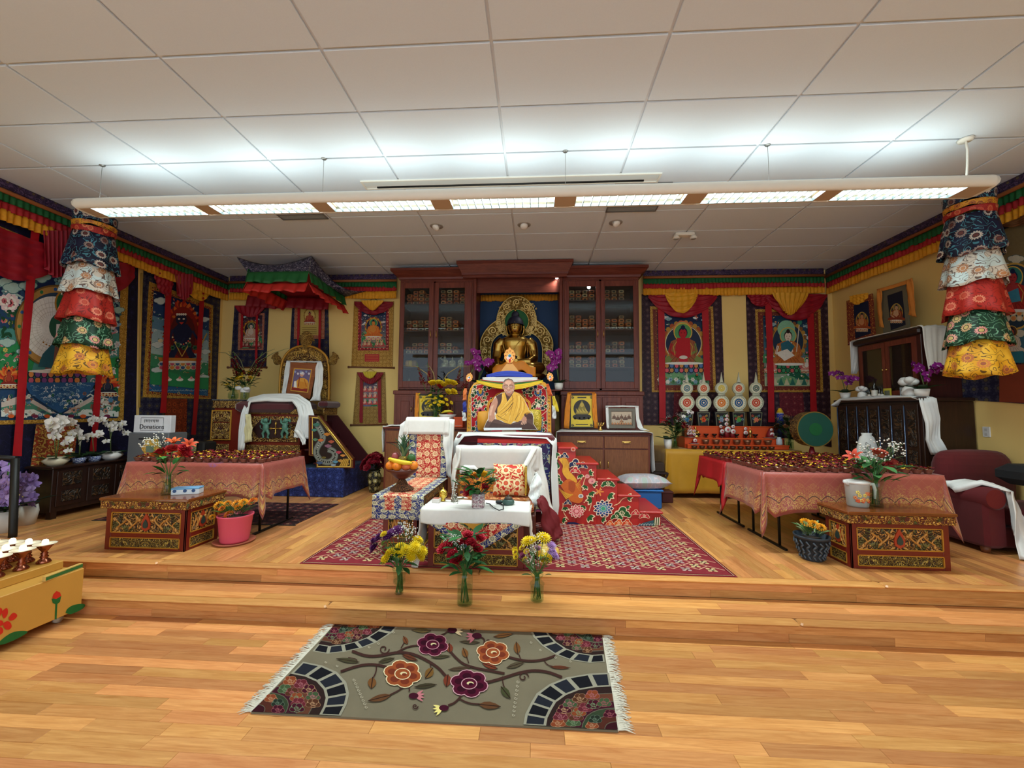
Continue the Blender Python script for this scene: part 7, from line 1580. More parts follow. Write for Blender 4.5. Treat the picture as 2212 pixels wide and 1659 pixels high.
body=smoothpts([(1010,930),(1060,1000),(1090,1080),(1030,1150),(1010,1220),(1060,1290),(1140,1310),(1200,1260),(1190,1200),(1130,1180)],3)
p.line(body,62,'#4a4a44');p.line(body,50,'#7a7a70');
for i in range(0,len(body)-1,1):p.ell(body[i][0],body[i][1],9,9,['#3a3a36','#a8a496'][i%2],6,lift=(i%20==0))
for x,y,r,c_ in((1060,1095,26,'#c8683a'),(1130,1150,30,'#8a5a6a'),(1230,1210,24,'#b03a4a'),(1270,1240,22,'#c9803a'),(1120,1040,28,'#b8702a'),(1020,950,30,'#3f6a5a'),(1000,1000,24,'#4a7a6a'),(1160,1110,26,'#a8503a'),(1200,1300,24,'#5a8aa0'),(1180,1330,22,'#8a9aa8'),(1050,1310,26,'#4a5a7a'),(1250,1290,26,'#b8843a'),(1300,1320,26,'#c9963a'),(1090,1260,20,'#6a5a2a'),(1010,1090,24,'#5a7a5a')):p.cloud(x,y,r,c_,'#1a120e')
for i in range(8):p.line([(1240+10*i,1340),(1280+7*i,1270)],8,['#c99a3a','#8a6424'][i%2],lift=(i==0))
p.done('dragon_panel',M_TEMP,t)
m=MB();m.tube([TY(1035,868,Yd-.004),TY(1362,1280,Yd-.004)],.014,6);m.build('gilt_rail',plain('#e0bc5a',.25,.8),t)
M_ST=plain('#3c0c12',.45);Ys=6.9
st=[(1120,860),(1215,860),(1500,1230),(1505,1290),(1370,1370),(1120,1370)]
m=MB();m.prism(st,lambda a,b:TY(a,b,Ys),(0,.03,0));m.build('far_stringer',M_ST,t)
for k in range(5):
 a=TY(1120+k*62,925+k*108,6.1);zt_=TY(1130,915+k*112,6.9).z;x0=TY(1200+k*76,0,6.9).x-.3;zb=zt_-.16
 MB().box((x0,6.10,zt_-.025),(x0+.30,6.9,zt_),.004).build('tread',M_ST,t);MB().box((x0+.28,6.10,zb),(x0+.30,6.9,zt_-.025),.002).build('riser',M_ST,t)
zc=ztop+.002;q=TY(255,700,6.5);t=thing('flower_vase','round glass vase of small yellow flowers on the carved side chest','flower vase',(q.x,6.45,zc));vase(t,[(.05,0),(.075,.03),(.075,.1),(.05,.14),(.055,.16)],(q.x,6.45,zc),.6)
bouquet(t,(q.x,6.45,zc),.16,scatter((q.x,6.45,zc),.2,.12,.22,.38,[('daisy','#d9b820',.05,13),('daisy','#c9a018',.04,6)],3),True,34,('#2f4f24','#24441c','#4a5f2c'),.2,.2,.02,.12)
q=TY(385,700,6.5);t=thing('flower_vase','glass vase tied with a white bow holding red gladioli on the carved side chest','flower vase',(q.x,6.4,zc));vase(t,[(.06,0),(.065,.02),(.06,.15),(.085,.24)],(q.x,6.4,zc),.6)
m=MB();m.lathe([(.066,.12),(.074,.16),(.07,.19)],20,(q.x,6.4,zc),caps=False);m.ball((q.x-.07,6.33,zc+.19),(.06,.02,.035),10,6);m.ball((q.x+.07,6.33,zc+.18),(.06,.02,.03),10,6);m.build('white_bow',M_KHATA,t)
bouquet(t,(q.x,6.4,zc),.24,scatter((q.x,6.4,zc),.13,.1,.3,.48,[('rose','#d9b020',.09,5),('rose','#8a1a22',.06,4)],5),True,30,('#24401c','#1c3816','#3a5224'),.2,.22,.02,.13)
for dx,c_ in((-.42,'#8a1422'),(-.3,'#8a1422'),(.34,'#7a121e'),(.5,'#7a121e')):bloom(t,'glad',c_,(q.x+dx*.3,6.4,zc+.38),(dx*1.1,0,1),.36,'gladiolus')
for dx in(-.6,-.35,.5,.75):a=Vector((q.x,6.4,zc+.4));MB().tube([a,a+Vector((dx*.3,0,.25)),a+Vector((dx*.62,0,.38)),a+Vector((dx*.95,0,.42+.05*dx))],[.007,.007,.005,.002],5).build('bud_stalk',plain('#6a6a44',.7),t)
q=GZ(808,1063,STAGE);t=thing('flower_vase','black and gold urn of crimson flowers on the floor beside the credenza','flower vase',q);MB().lathe([(.07,0),(.075,.02),(.1,.15),(.11,.26),(.08,.32),(.09,.35),(.085,.35),(.06,.3)],24,q).build('urn',brocade('#15130f','#7a6a3a','#b0a060','#d9cfa0',9),t)
bouquet(t,q,.34,scatter(q,.2,.17,.36,.6,[('rose','#7a0f1e',.13,26),('rose','#8a1626',.11,14)],9),False,12,('#2a3a1c',),.2,.1)
# ========= rugs
t=thing('rug','grey-taupe fringed rug with flowering vines and scalloped cloud corners before the steps','rug',(-.52,2.6,0))
RX=lambda x,y,z=.011:GZ(500+x/2.458,1300+y/2.458,z)
cor=[(560,106),(1962,152),(2052,684),(105,585)]
ry1=3.03
def RC(x,y,z=.011):
 p_=RX(x,y,z);p_.y=min(p_.y,ry1);return p_
m=MB();top=[RC(*c,.0105)for c in cor];v=top+[Vector((p_.x,p_.y,.001))for p_ in top];m.add(v,[(3,2,1,0),(4,5,6,7)]+[(i,(i+1)%4,4+(i+1)%4,4+i)for i in range(4)]);m.build('pile',plain('#6c624e',.95,var=.12,scale=6,bump=.3),t)
p=Paint((0,0,0),(1,0,0),(0,1,0),step=.000008,fn=lambda x,y:RC(x,y,.011));p.n=Vector((0,0,1))
WINE,RUST,BRN,GRN,PNK,CRM,DK='#3c0f1e','#7a3a22','#4a2a1c','#3a4a30','#a8606a','#c9b894','#17120f'
def swirl(x,y,r,c,e):
 p.ell(x,y,r*1.5*1.15,r*1.15,e,14);p.ell(x,y,r*1.5,r,c,14)
 for dx,dy in((-1.1,.35),(1.1,.35),(-.5,-.6),(.6,-.6)):p.ell(x+dx*r,y+dy*r,r*.85*1.1,r*.62*1.1,e,10);p.ell(x+dx*r,y+dy*r,r*.85,r*.62,c,10)
 pts=[(x+r*1.1*(1-i/12)*cos(i*.75),y+r*.7*(1-i/12)*sin(i*.75))for i in range(12)];p.line(pts,r*.16,e)
fans=[([(560,106)],[(895,112),(850,165),(770,215),(690,245),(600,265),(510,275),(430,262)]),([(1962,152)],[(1590,140),(1605,190),(1650,235),(1720,280),(1800,310),(1900,325),(1982,320)]),([(105,585)],[(380,320),(480,340),(560,375),(610,430),(625,490),(610,550),(580,607)]),([(2052,684)],[(1550,655),(1560,600),(1590,540),(1620,490),(1690,440),(1780,405),(1900,385),(2005,380)])]
for pc,pts in fans:
 p.poly(pts+[pc[0]],'#2a1c1a');c=pc[0];n=len(pts)
 for i in range(n-1):
  for k in(0,):
   a,b=pts[i],pts[i+1];a2=(lerp(a[0],c[0],.24),lerp(a[1],c[1],.24));b2=(lerp(b[0],c[0],.24),lerp(b[1],c[1],.24))
   p.poly([a,b,b2,a2],'#8d8878');ce=((a[0]+b[0]+a2[0]+b2[0])/4,(a[1]+b[1]+a2[1]+b2[1])/4)
   p.poly([(ce[0]+(q[0]-ce[0])*.76,ce[1]+(q[1]-ce[1])*.8)for q in(a,b,b2,a2)],'#15151a' if i%2 else '#20222a')
 for k,(f,cc)in enumerate(((.36,'#5a3426'),(.5,'#3a1420'),(.62,'#2f3a28'),(.74,'#4a241c'),(.86,'#331018'))):
  row=[(lerp(q[0],c[0],f),lerp(q[1],c[1],f))for q in pts];p.poly(row+[c],cc);p.line(row,4,'#5a5346')
 w_=abs(pts[0][0]-c[0])
 rnd=random.Random(int(c[0]))
 for i in range(1,2*n-3):
  fi=i/2;ka=int(fi);a=(lerp(pts[ka][0],pts[ka+1][0],fi-ka),lerp(pts[ka][1],pts[ka+1][1],fi-ka));g=.36 if i%2 else.52;q=(lerp(a[0],c[0],g),lerp(a[1],c[1],g));r=13 if c[1]<300 else 20;swirl(q[0],q[1],r,[WINE,RUST,GRN,'#5a2028',BRN][i%5],['#8a4a50','#a07a5c','#6a7a5c','#945a60'][i%4])
 for i in range(3):q=(lerp(pts[1+i*2 if i<2 else n-2][0],c[0],.72),lerp(pts[1+i*2 if i<2 else n-2][1],c[1],.72));swirl(q[0],q[1],12 if c[1]<300 else 18,[RUST,'#20281f',WINE][i],['#a07a5c','#5a6a5a','#8a4a50'][i])
VN='#3c2420'
for pts,w_ in(([(640,265),(720,295),(800,290),(880,270),(960,278),(1040,315),(1100,355),(1130,390),(1150,410)],14),([(580,375),(650,350),(720,335),(790,340),(850,360)],13),([(880,270),(940,240),(1000,235)],8),([(1720,290),(1650,315),(1560,320),(1460,295)],12),([(1755,405),(1680,375),(1600,368),(1530,380),(1470,400),(1390,425),(1340,435)],14),([(1160,265),(1190,300),(1230,335),(1290,355),(1370,370),(1450,385)],12),([(930,440),(900,470),(840,500)],7),([(940,430),(945,480)],7),([(1230,490),(1190,540),(1150,555)],10),([(1210,520),(1260,545),(1330,550)],8),([(1060,200),(1120,180),(1150,160)],7),([(1340,230),(1345,200),(1310,185)],7),([(770,345),(768,380),(745,420)],6),([(1055,325),(1060,360)],6),([(660,330),(670,310),(620,300)],5),([(900,250),(920,215)],5),([(1440,400),(1440,440),(1460,480)],6),([(1660,315),(1680,345),(1760,355)],5),([(1540,320),(1525,280)],5),([(1260,330),(1250,300)],5)):p.line(smoothpts(pts,2),w_,VN)
for x,y,s in((810,255,1),(1550,405,-1),(975,560,1),(1280,155,-1),(905,458,-1),(1365,215,1)):p.spiral(x,y,28 if x in(810,1550)else 16,6,VN,1.2,0,s)
def rl(x,y,l,w_,a,c):p.leaf(x,y,l,w_,a,c,'#2a1a14')
for x,y,l,w_,a,c in((1060,158,-105,26,.05,'#5a4a2c'),(935,230,-50,26,1.1,'#6a3c24'),(1160,275,-52,36,1.5,'#6a3020'),(1250,302,-58,34,1.2,'#6a4424'),(1520,282,-66,36,1.45,'#6a4424'),(1390,190,108,24,-.15,'#6a4424'),(1320,220,-110,22,.05,'#4a4030'),(680,325,-125,26,.15,'#3f3a28'),(780,325,90,26,-.25,'#3f3a28'),(905,285,90,26,.35,'#5a3020'),(1060,300,105,20,-.08,'#3f3a28'),(750,405,62,46,1.7,'#6a4424'),(1070,355,70,44,2.2,'#6a4a24'),(1150,390,68,42,1.7,'#6a3020'),(1150,365,125,22,-.1,'#4a3a2c'),(1330,330,90,28,.35,'#6a3020'),(1460,355,100,28,-.3,'#4a4030'),(850,500,-130,36,-.25,'#5a3a24'),(970,458,122,26,-.12,'#3a3424'),(1430,455,82,40,.9,'#3f4028'),(1310,550,120,40,.1,'#5a3a24'),(1690,350,110,18,.05,'#5a3020')):rl(x,y,l,w_,a,c)
def rflower(x,y,r,c1,c2,e):
 for k,(q,cc)in enumerate(((1.12,e),(1,c1))):
  for i in range(6):a=i*pi/3+.3;p.k+=.3;p.ell(x+r*.62*cos(a),y+r*.45*sin(a),r*.46*q,r*.34*q,cc,12,lift=False)
 for i in range(6):a=i*pi/3+.3;p.ell(x+r*.62*cos(a),y+r*.45*sin(a),r*.26,r*.18,c2,10,lift=(i==0))
 p.ell(x,y,r*.42*1.12,r*.3*1.12,e);p.ell(x,y,r*.42,r*.3,c1);p.ell(x+r*.06,y-r*.02,r*.2,r*.1,'#c9b88c');p.ell(x+r*.1,y+r*.04,r*.14,r*.08,c2)
rflower(1068,232,76,'#4a1026','#2f0818','#b8808a');rflower(1388,275,80,'#8a4424','#6a2c1c','#d9c09a');rflower(908,388,92,'#8a4424','#6a2c1c','#d9c9a0');rflower(1262,440,92,'#4a1026','#2f0818','#c09098')
for x,y,s,c in((1180,155,1,'#c9b08a'),(1295,185,-1,'#a8606a'),(975,505,1,'#b06a70'),(1120,570,-1,'#d9c878')):
 for i in range(4):p.leaf(x,y,52,14,(-.6+i*.4)if s>0 else pi-.6+i*.4-.3,c)
 p.ell(x-s*8,y,26,16,'#3c1020')
for sx,pts in((0,[(620+8*i,420+18*i)for i in range(9)]),(1,[(1530-3*i,430+22*i)for i in range(9)])):
 for x,y in pts:p.spiral(x+(30 if not sx else-10),y,9,2,'#b5ab96',1)
for x,y in((730,245),(780,225),(860,165),(1590,220),(1640,260),(1720,300),(1800,320),(500,325),(560,345)):p.spiral(x,y,7,1.8,'#b5ab96',1)
p.done('woven_pattern',paintmat(.95,0,.1,'rug'),t)
m=MB();rnd=random.Random(8)
for(a,b,sg,n)in(((560,106),(105,585),-1,190),((1962,152),(2052,684),1,190)):
 for i in range(n):
  f=i/n;q=RC(lerp(a[0],b[0],f),lerp(a[1],b[1],f),.006);l=rnd.uniform(.05,.085);dy=rnd.uniform(-.03,.03)
  if q.y>ry1-.02:dy=-abs(dy)
  m.tube([q,q+Vector((sg*l*.5,dy*.3,.008*rnd.random())),q+Vector((sg*l,dy,-.003))],[.0035,.003,.0012],4,caps=False)
o=m.build('fringe',plain('#cfc8b8',.9),t);o['kind']='stuff'
for a,b in(((560,106),(105,585)),((1962,152),(2052,684))):MB().tube([RC(*a,.008),RC(*b,.008)],.006,6).build('end_binding',plain('#cfc8b8',.9),t)
t=thing('carpet','large crimson carpet with a cream diamond lattice under the teaching seat and throne','carpet',(-.2,4.5,STAGE))
cx0,cx1,cy0,cy1=-2.02,1.62,3.44,5.6;zc=STAGE+.008
MB().box((cx0,cy0,STAGE+.001),(cx1,cy1,zc-.0005),.003).build('pile',plain('#7a1622',.95,var=.15,scale=30,bump=.2),t)
p=Paint((0,0,0),(1,0,0),(0,1,0),step=.00003,fn=lambda x,y:Vector((x,y,zc)));p.n=Vector((0,0,1));DW,DH=.21,.17
i0,i1,j0,j1=int(cx0/DW)-1,int(cx1/DW)+1,int(cy0/DH),int(cy1/DH)+1
p.up()
for j in range(2*j0,2*j1+1):
 for i in range(i0,i1+1):
  x,y=(i+.5*(j%2))*DW,j*DH/2
  if not(cx0+DW*.5<x<cx1-DW*.5 and cy0+DH*.5<y<cy1-DH*.5):continue
  p.k=1
  for(a,b)in(((x-DW/2,y),(x,y+DH/2)),((x,y+DH/2),(x+DW/2,y))):p.line([a,b],.012,'#c08c74',lift=False)
  p.k=2;c1='#c0a074' if(i+j)%2 else '#a88884'
  p.petals(x,y,DH*.30,4,c1,.7,pi/4,lift=False);p.petals(x,y,DH*.2,4,'#5a3a4a' if j%3 else '#7a1c2a',.5,0,lift=False)
  p.k=3;p.ell(x,y,.011,.011,'#d9c09a',6,lift=False)
p.k=4
for a,b in(((cx0+.02,cy0+.02),(cx1-.02,cy0+.02)),((cx0+.02,cy0+.02),(cx0+.02,cy1-.02)),((cx1-.02,cy0+.02),(cx1-.02,cy1-.02))):p.line([a,b],.03,'#5a101c');p.line([a,b],.008,'#b08a70')
p.done('woven_pattern',paintmat(.95,0,.1,'rug'),t)
a=[GZ(*q,STAGE)for q in((470,1092),(590,1100),(690,1070),(560,1062))]
t=thing('carpet','dark patterned carpet under the pink draped offering table','carpet',a[0]);MB().box((-5.2,4.55,STAGE+.001),(-2.75,5.6,STAGE+.008),.003).build('pile',brocade('#241014','#5a3a34','#6a2a2a','#8a6a54',7),t)
MB().box((-5.2,4.53,STAGE+.001),(-2.73,4.55,STAGE+.007)).build('binding',plain('#2a2420',.9),t)
# ========= offering tables
def pinkcloth():
 t=NT('pink_satin');uv=t.uv();sp=t.node('SeparateXYZ');t.l.new(uv,sp.inputs[0]);u,v=sp.outputs[0],sp.outputs[1]
 lat=t.math('MULTIPLY',t.band(t.math('FRACT',t.math('MULTIPLY',t.math('ADD',u,v),9.)),.5,.03),.35);lat2=t.math('MULTIPLY',t.band(t.math('FRACT',t.math('MULTIPLY',t.math('SUBTRACT',u,v),9.)),.5,.03),.35)
 base=t.mix(t.math('MAXIMUM',lat,lat2),C('#9a483d'),C('#ae6a50'))
 n=t.noise(uv,26,2,.5,.8);lace=t.band(t.math('FRACT',t.math('MULTIPLY',n,6.)),.5,.2)
 arch=t.math('MULTIPLY',t.math('ABSOLUTE',t.math('SINE',t.math('MULTIPLY',u,24.))),.05)
 vv=t.math('ADD',v,arch);hem=t.math('MULTIPLY',t.math('GREATER_THAN',vv,.24),t.math('LESS_THAN',v,.37))
 up=t.math('MULTIPLY',t.math('GREATER_THAN',vv,.15),t.math('LESS_THAN',vv,.24))
 c=t.mix(t.math('MULTIPLY',hem,lace),base,C('#c09450'));c=t.mix(t.math('MULTIPLY',t.math('MULTIPLY',up,lace),.35),c,C('#b98a48'))
 c=t.mix(t.math('MULTIPLY',t.band(vv,.285,.005),t.math('LESS_THAN',v,.36)),c,C('#4a2a2a'))
 vo=t.node('TexVoronoi');vo.voronoi_dimensions='2D';vo.inputs['Scale'].default_value=1.6;t.l.new(uv,vo.inputs['Vector']);fl=t.math('MULTIPLY',t.math('LESS_THAN',vo.outputs['Distance'],.10),t.math('GREATER_THAN',t.noise(uv,40,1),.47))
 c=t.mix(t.math('MULTIPLY',fl,t.math('LESS_THAN',v,.2)),c,C('#8a4a6a'));t.bump(n,.1,.002)
 return t.fin(c,.38,0,.5,sheen=.2)
M_PINK=pinkcloth();M_BLKM=plain('#16140f',.45,.4)
def tablecloth(x0,x1,y0,y1,z,drop,mat,label,seed=1,cdrop=.22,flare=.06,name='tablecloth'):
 """top sheet plus skirt; the corners fall in longer points"""
 rnd=random.Random(seed);m=MB();m.grid(lambda u,v:(lerp(x0,x1,u),lerp(y0,y1,v),z+.002*sin(u*20)*sin(v*9)),20,10,uvs=(x1-x0,.0))
 per=[];n1,n2,nc=34,22,8;r=.02
 cs=[(x0+r,y0+r,pi),(x1-r,y0+r,1.5*pi),(x1-r,y1-r,0),(x0+r,y1-r,.5*pi)];L=0
 for k in range(4):
  cx,cy,a0=cs[k]
  for i in range(nc+1):a=a0+pi/2*i/nc;per.append((cx+r*cos(a),cy+r*sin(a),cos(a),sin(a),1-abs(2*i/nc-1)))
  nx,ny,_=cs[(k+1)%4];ex,ey=per[-1][0],per[-1][1];a=a0+pi/2;n=n1 if k%2==0 else n2
  qx,qy=nx+r*cos(a),ny+r*sin(a)
  for i in range(1,n):f=i/n;per.append((lerp(ex,qx,f),lerp(ey,qy,f),cos(a),sin(a),-min(f,1-f)))
 N=len(per);ph=rnd.random()*6;lens=[0]
 for i in range(N):j=(i+1)%N;lens.append(lens[-1]+max(.004,math.dist(per[i][:2],per[j][:2])))
 V=8;vs=[];uvv=[]
 for j in range(V+1):
  k=j/V
  for i in range(N+1):
   x,y,nx,ny,c=per[i%N];s=lens[i];near=max(0,1+c*5)if c<0 else 1;d=drop+cdrop*(c if c>=0 else 0)**1.0+cdrop*.28*max(0,1+c*7)*(c<0)
   fl=flare*k*(1.7*c if c>=0 else 1)*(.6+.4*near)+.012*k*sin(s*13+ph)+.006*k*sin(s*29)
   vs.append((x+nx*(.004+fl),y+ny*(.004+fl),z-d*k));uvv.append((s,.40*k*d/drop if d<drop*1.05 else.40*k))
 fs=[(j*(N+1)+i,j*(N+1)+i+1,(j+1)*(N+1)+i+1,(j+1)*(N+1)+i)for j in range(V)for i in range(N)]
 m.add(vs,fs,True,uvv);o=m.build(name,mat,None,solid=.003);tag(o,label,'tablecloth');return o
def folding_table(label,x0,x1,y0,y1,zt,legx):
 t=thing('folding_table',label,'table',((x0+x1)/2,(y0+y1)/2,STAGE));MB().box((x0,y0,zt-.03),(x1,y1,zt),.006).build('table_top',plain('#8a8378',.6),t)
 for x in legx:
  for y in(y0+.13,y1-.13):MB().tube([(x,y,STAGE+.02),(x,y,zt-.03)],.013,8).build('leg',M_BLKM,t)
  MB().box((x-.014,y0+.02,STAGE),(x+.014,y1-.02,STAGE+.022),.004).build('foot_bar',M_BLKM,t)
ZT=1.02
LX0,LX1,LY0,LY1=-4.36,-2.86,4.12,4.86
folding_table('black legged folding table under the left-hand pink satin cloth beside the dragon panel',LX0,LX1,LY0,LY1,ZT,(-4.2,-2.95))
tablecloth(LX0-.01,LX1+.01,LY0-.01,LY1+.01,ZT+.006,.33,M_PINK,'pink satin tablecloth with gold lace hem beside the gilded throne and pink pot',2)
RX0,RX1,RY0,RY1=2.20,3.83,4.10,4.84
folding_table('black legged folding table under pink satin cloth beside the red armchair',RX0,RX1,RY0,RY1,ZT,(2.40,3.6))
tablecloth(RX0-.01,RX1+.01,RY0-.01,RY1+.01,ZT+.006,.36,M_PINK,'pink satin tablecloth with violet roses beside the red armchair',5,.24)
folding_table('black legged folding table under plain red cloth before the orange altar',RX0,RX1,4.90,5.62,ZT,(2.40,3.6))
tablecloth(RX0-.01,RX1+.01,4.885,5.63,ZT+.004,.24,plain('#a8141a',.6,var=.1),'plain bright red tablecloth on the rear offering table',7,.3)
M_COP=plain('#8f7260',.3,.8,var=.15,scale=20);random.seed(17)
BP=[]
def bowl_proto(sd,yellow):
 m=MB();m.lathe([(.026,0),(.027,.004),(.036,.022),(.044,.04),(.046,.043),(.042,.041),(.034,.024),(.0,.02)],14);o=m.build('offering_bowl',M_COP)
 MB().lathe([(0,.034),(.0395,.034)],14,caps=False).build('water',plain('#3a2a24',.08,spec=.8),o,False)
 rnd=random.Random(sd)
 for i in range(11):
  col='#e0b424' if i%4==(1 if yellow else 3)else rnd.choice(['#6a0d1a','#7e1020','#8a1626','#5a0a16'])
  a=rnd.random()*6.28;r=.036*sqrt(rnd.random());l=rnd.uniform(.026,.042);b=rnd.random()*6.28;z=.038+.0026*i;q=[]
  for k,(f,ww)in enumerate(((-.5,.25),(0,.5),(.5,.3))):
   for sg in(-1,1):q.append((r*cos(a)+l*f*cos(b)-sg*l*ww*sin(b)*.8,r*sin(a)+l*f*sin(b)+sg*l*ww*cos(b)*.8,z+.006*abs(f)*2+.003*sg))
  pm=MB();pm.add(q,[(0,2,3,1),(2,4,5,3)],True);pm.build('petal',plain(col,.55,var=.2,scale=40),o,False)
 return o
PB_=[bowl_proto(i*3+1,i in(0,1,3))for i in range(6)];seen=set()
def put_bowl(x,y,z,lab,grp):
 k=random.randrange(6);o=PB_[k]
 if k in seen:o=copy_tree(PB_[k])
 seen.add(k);o.location=(x,y,z);o.rotation_euler=(0,0,random.random()*6.28);tag(o,lab,'bowl',grp)
for j in range(7):
 for i in range(15 if j<5 else 15):
  if j>4 and i<3:continue
  put_bowl(LX0+.055+i*.0995+random.uniform(-.003,.003),LY0+.06+j*.103+random.uniform(-.003,.003),ZT+.010,'copper offering bowl of petals on the pink clothed table beside the gilded throne','bowls on the left-hand offering table')
for j in range(7):
 for i in range(15):put_bowl(RX0+.06+i*.107+random.uniform(-.003,.003),RY0+.06+j*.105,ZT+.010,'copper offering bowl of petals on the pink clothed table beside the red armchair','bowls on the front right-hand table')
for j in range(6):
 for i in range(15):put_bowl(RX0+.05+i*.107+random.uniform(-.003,.003),4.95+j*.118,ZT+.008,'copper offering bowl of petals on the red clothed table before the orange altar','bowls on the rear right-hand table')
 # ========= carved side tables and what stands on them
CL=choktse('carved_table','carved dragon side table with a tissue box on top before the pink clothed table','table',-4.03,-3.24,3.64,4.03,STAGE,.485,faces=('front','right'))
CR=choktse('carved_table','carved dragon side table carrying a plastic pitcher before the pink clothed table','table',2.70,3.50,3.72,4.02,STAGE,.485,faces=('front','left'))
zq=STAGE+.4855
q=GZ(362,1068,zq);t=thing('flower_vase','clear glass vase of orange lilies and red carnations on the carved side table','flower vase',q);vase(t,[(.05,0),(.055,.01),(.04,.08),(.045,.14),(.07,.2)],q,.6)
it=[(GY(x,y,q.y-.02),k,c,s*1.3)for x,y,k,c,s in((375,957,'lily','#d9602a',.11),(348,977,'rose','#b8242c',.09),(372,972,'rose','#c02a2a',.10),(398,972,'rose','#b01c28',.10),(408,962,'lily','#c84a28',.11),(335,985,'lily','#d9743a',.11),(355,985,'lily','#d96a34',.10),(392,985,'lily','#d9602a',.11),(330,968,'sprig','#dcd8cc',.15),(345,962,'sprig','#dcd8cc',.15),(352,970,'sprig','#dcd8cc',.12),(402,982,'rose','#b8242c',.08))]
bouquet(t,q,.2,it,True,22,('#24561f','#2f6a2a','#3f7a34'),.18,.24,.02,.12)
q=GZ(405,1066,zq);t=thing('tissue_box','white and blue paper box lying on the carved side table','box',q);R_=.5
def rbox(c,w_,d,h,rz,z0=0):
 m=MB();m.box((-w_/2,-d/2,z0),(w_/2,d/2,z0+h),.003);R_=Matrix.Rotation(rz,3,'Z');m.v=[tuple(Vector(c)+R_@Vector(v))for v in m.v];return m
rbox(q,.23,.11,.062,.35).build('box_body',plain('#d5dde2',.4),t);rbox(q,.232,.112,.018,.35,.046).build('blue_band',plain('#6aa0c8',.4),t)
R3=Matrix.Rotation(.35,3,'Z')
for dx in(-.085,0,.07):MB().prism([(.016*cos(i*.5),.016*sin(i*.5))for i in range(12)],lambda a,b,dx=dx:Vector(q)+R3@Vector((dx+a,-.0575,.036+b)),R3@Vector((0,.002,0))).build('printed_emblem',plain('#2a4a7a',.4),t)
q=GZ(1893,1094,zq);t=thing('flower_vase','clear glass vase of coral roses and white sprigs beside the plastic pitcher','flower vase',q);vase(t,[(.05,0),(.055,.01),(.042,.1),(.05,.16),(.075,.24)],q,.6)
it=[(GY(x,y,q.y-.02),k,c,s*1.3)for x,y,k,c,s in((1898,982,'rose','#c05a44',.11),(1845,988,'lily','#c84a34',.12),(1920,1005,'rose','#b02a34',.07),(1878,985,'sprig','#e0dcd4',.16),(1912,975,'sprig','#e0dcd4',.16),(1928,985,'sprig','#e0dcd4',.15),(1868,1000,'sprig','#e0dcd4',.15),(1888,1003,'sprig','#e0dcd4',.14),(1905,995,'sprig','#e0dcd4',.13),(1930,998,'rose','#c05a50',.06))]
bouquet(t,q,.22,it,True,40,('#2a5a2c','#1f4a22','#3f6f3a'),.22,.2,.02,.14)
for dx in(.3,.24,-.26):bloom(t,'leaf','#2a5a2c',(q.x+dx*.6,q.y,q.z+.34),(dx,-.1,.1),.17,'leaf')
q=GZ(1853,1093,zq);t=thing('pitcher','translucent plastic pitcher with printed flowers and white lid on the carved side table','pitcher',q)
MB().lathe([(.075,0),(.08,.01),(.09,.19),(.094,.215),(.09,.213),(.086,.19),(.075,.015)],28,q).build('jug',frosted('#dcdcd6',.4),t)
MB().lathe([(.076,.012),(.082,.13)],28,q).build('water',M_WATER,t);MB().lathe([(.096,.205),(.098,.222),(.06,.235),(0,.237)],28,q).build('lid',plain('#e2e0dc',.35),t)
MB().tube([(q.x+.09,q.y-.01,q.z+.2),(q.x+.125,q.y-.02,q.z+.2),(q.x+.14,q.y-.02,q.z+.15),(q.x+.135,q.y-.02,q.z+.07)],[.016,.016,.014,.01],8).build('handle',plain('#e6e4e0',.35),t)
MB().tube([(q.x-.085,q.y-.01,q.z+.2),(q.x-.12,q.y-.015,q.z+.222)],[.02,.014],8).build('spout',plain('#e2e0dc',.35),t)
m=MB();rnd=random.Random(4)
for i in range(16):
 a=-pi/2+rnd.uniform(-.9,.6);z=rnd.uniform(.05,.14);r=.0875
 for k in range(5):b=k*1.256;c_=['#d9603a','#e8d070','#e08a5a'][i%3];m.ball((q.x+r*cos(a)+.010*cos(b)*-sin(a),q.y+r*sin(a)+.01*cos(b)*cos(a),q.z+z+.01*sin(b)),.0075,5,3,col=c_)
m.build('printed_flowers',paintmat(.5),t)
# ========= potted marigolds
def pot_plant(label,q,prof,mat,blooms,foliage,pcolor,saucer=None,spread=.13,h=.16,n=46,leafk='fern',ribs=None):
 t=thing('potted_marigold',label,'potted plant',q)
 o=MB().lathe(prof,28,q).build('pot',mat,t)
 if ribs:ribs(o,q)
 if saucer:MB().lathe([(.16,.0),(.185,.022),(.178,.022),(.13,.008)],28,q).build('saucer',plain(saucer,.5),t)
 zt_=q.z+max(z for r,z in prof);MB().lathe([(0,0),(prof[1][0]*.96,0)],20,(q.x,q.y,zt_-.03),caps=False).build('soil',plain('#2a1f16',.95),t)
 rnd=random.Random(3)
 for i in range(n):
  a=rnd.random()*6.28;r=spread*sqrt(rnd.random());bloom(t,leafk,rnd.choice(foliage),(q.x+r*.5*cos(a),q.y+r*.5*sin(a),zt_-.02+rnd.uniform(0,h*.5)),(cos(a)*r/spread,sin(a)*r/spread,rnd.uniform(.3,1.3)),rnd.uniform(.07,.11),'leaf')
 for(x,y,s)in blooms:
  p_=GY(x,y,q.y-.07+rnd.uniform(-.05,.05));MB().tube([(q.x+(p_.x-q.x)*.3,q.y,zt_),p_],.003,5).build('stem',M_STEM,t);bloom(t,'pom',rnd.choice(['#e08a18','#d9701a','#e89a1c'])if pcolor=='o' else '#e89a12',p_,(rnd.uniform(-.3,.3),-.6,1),s*1.25)
 return t
q=GZ(503,1172,STAGE)
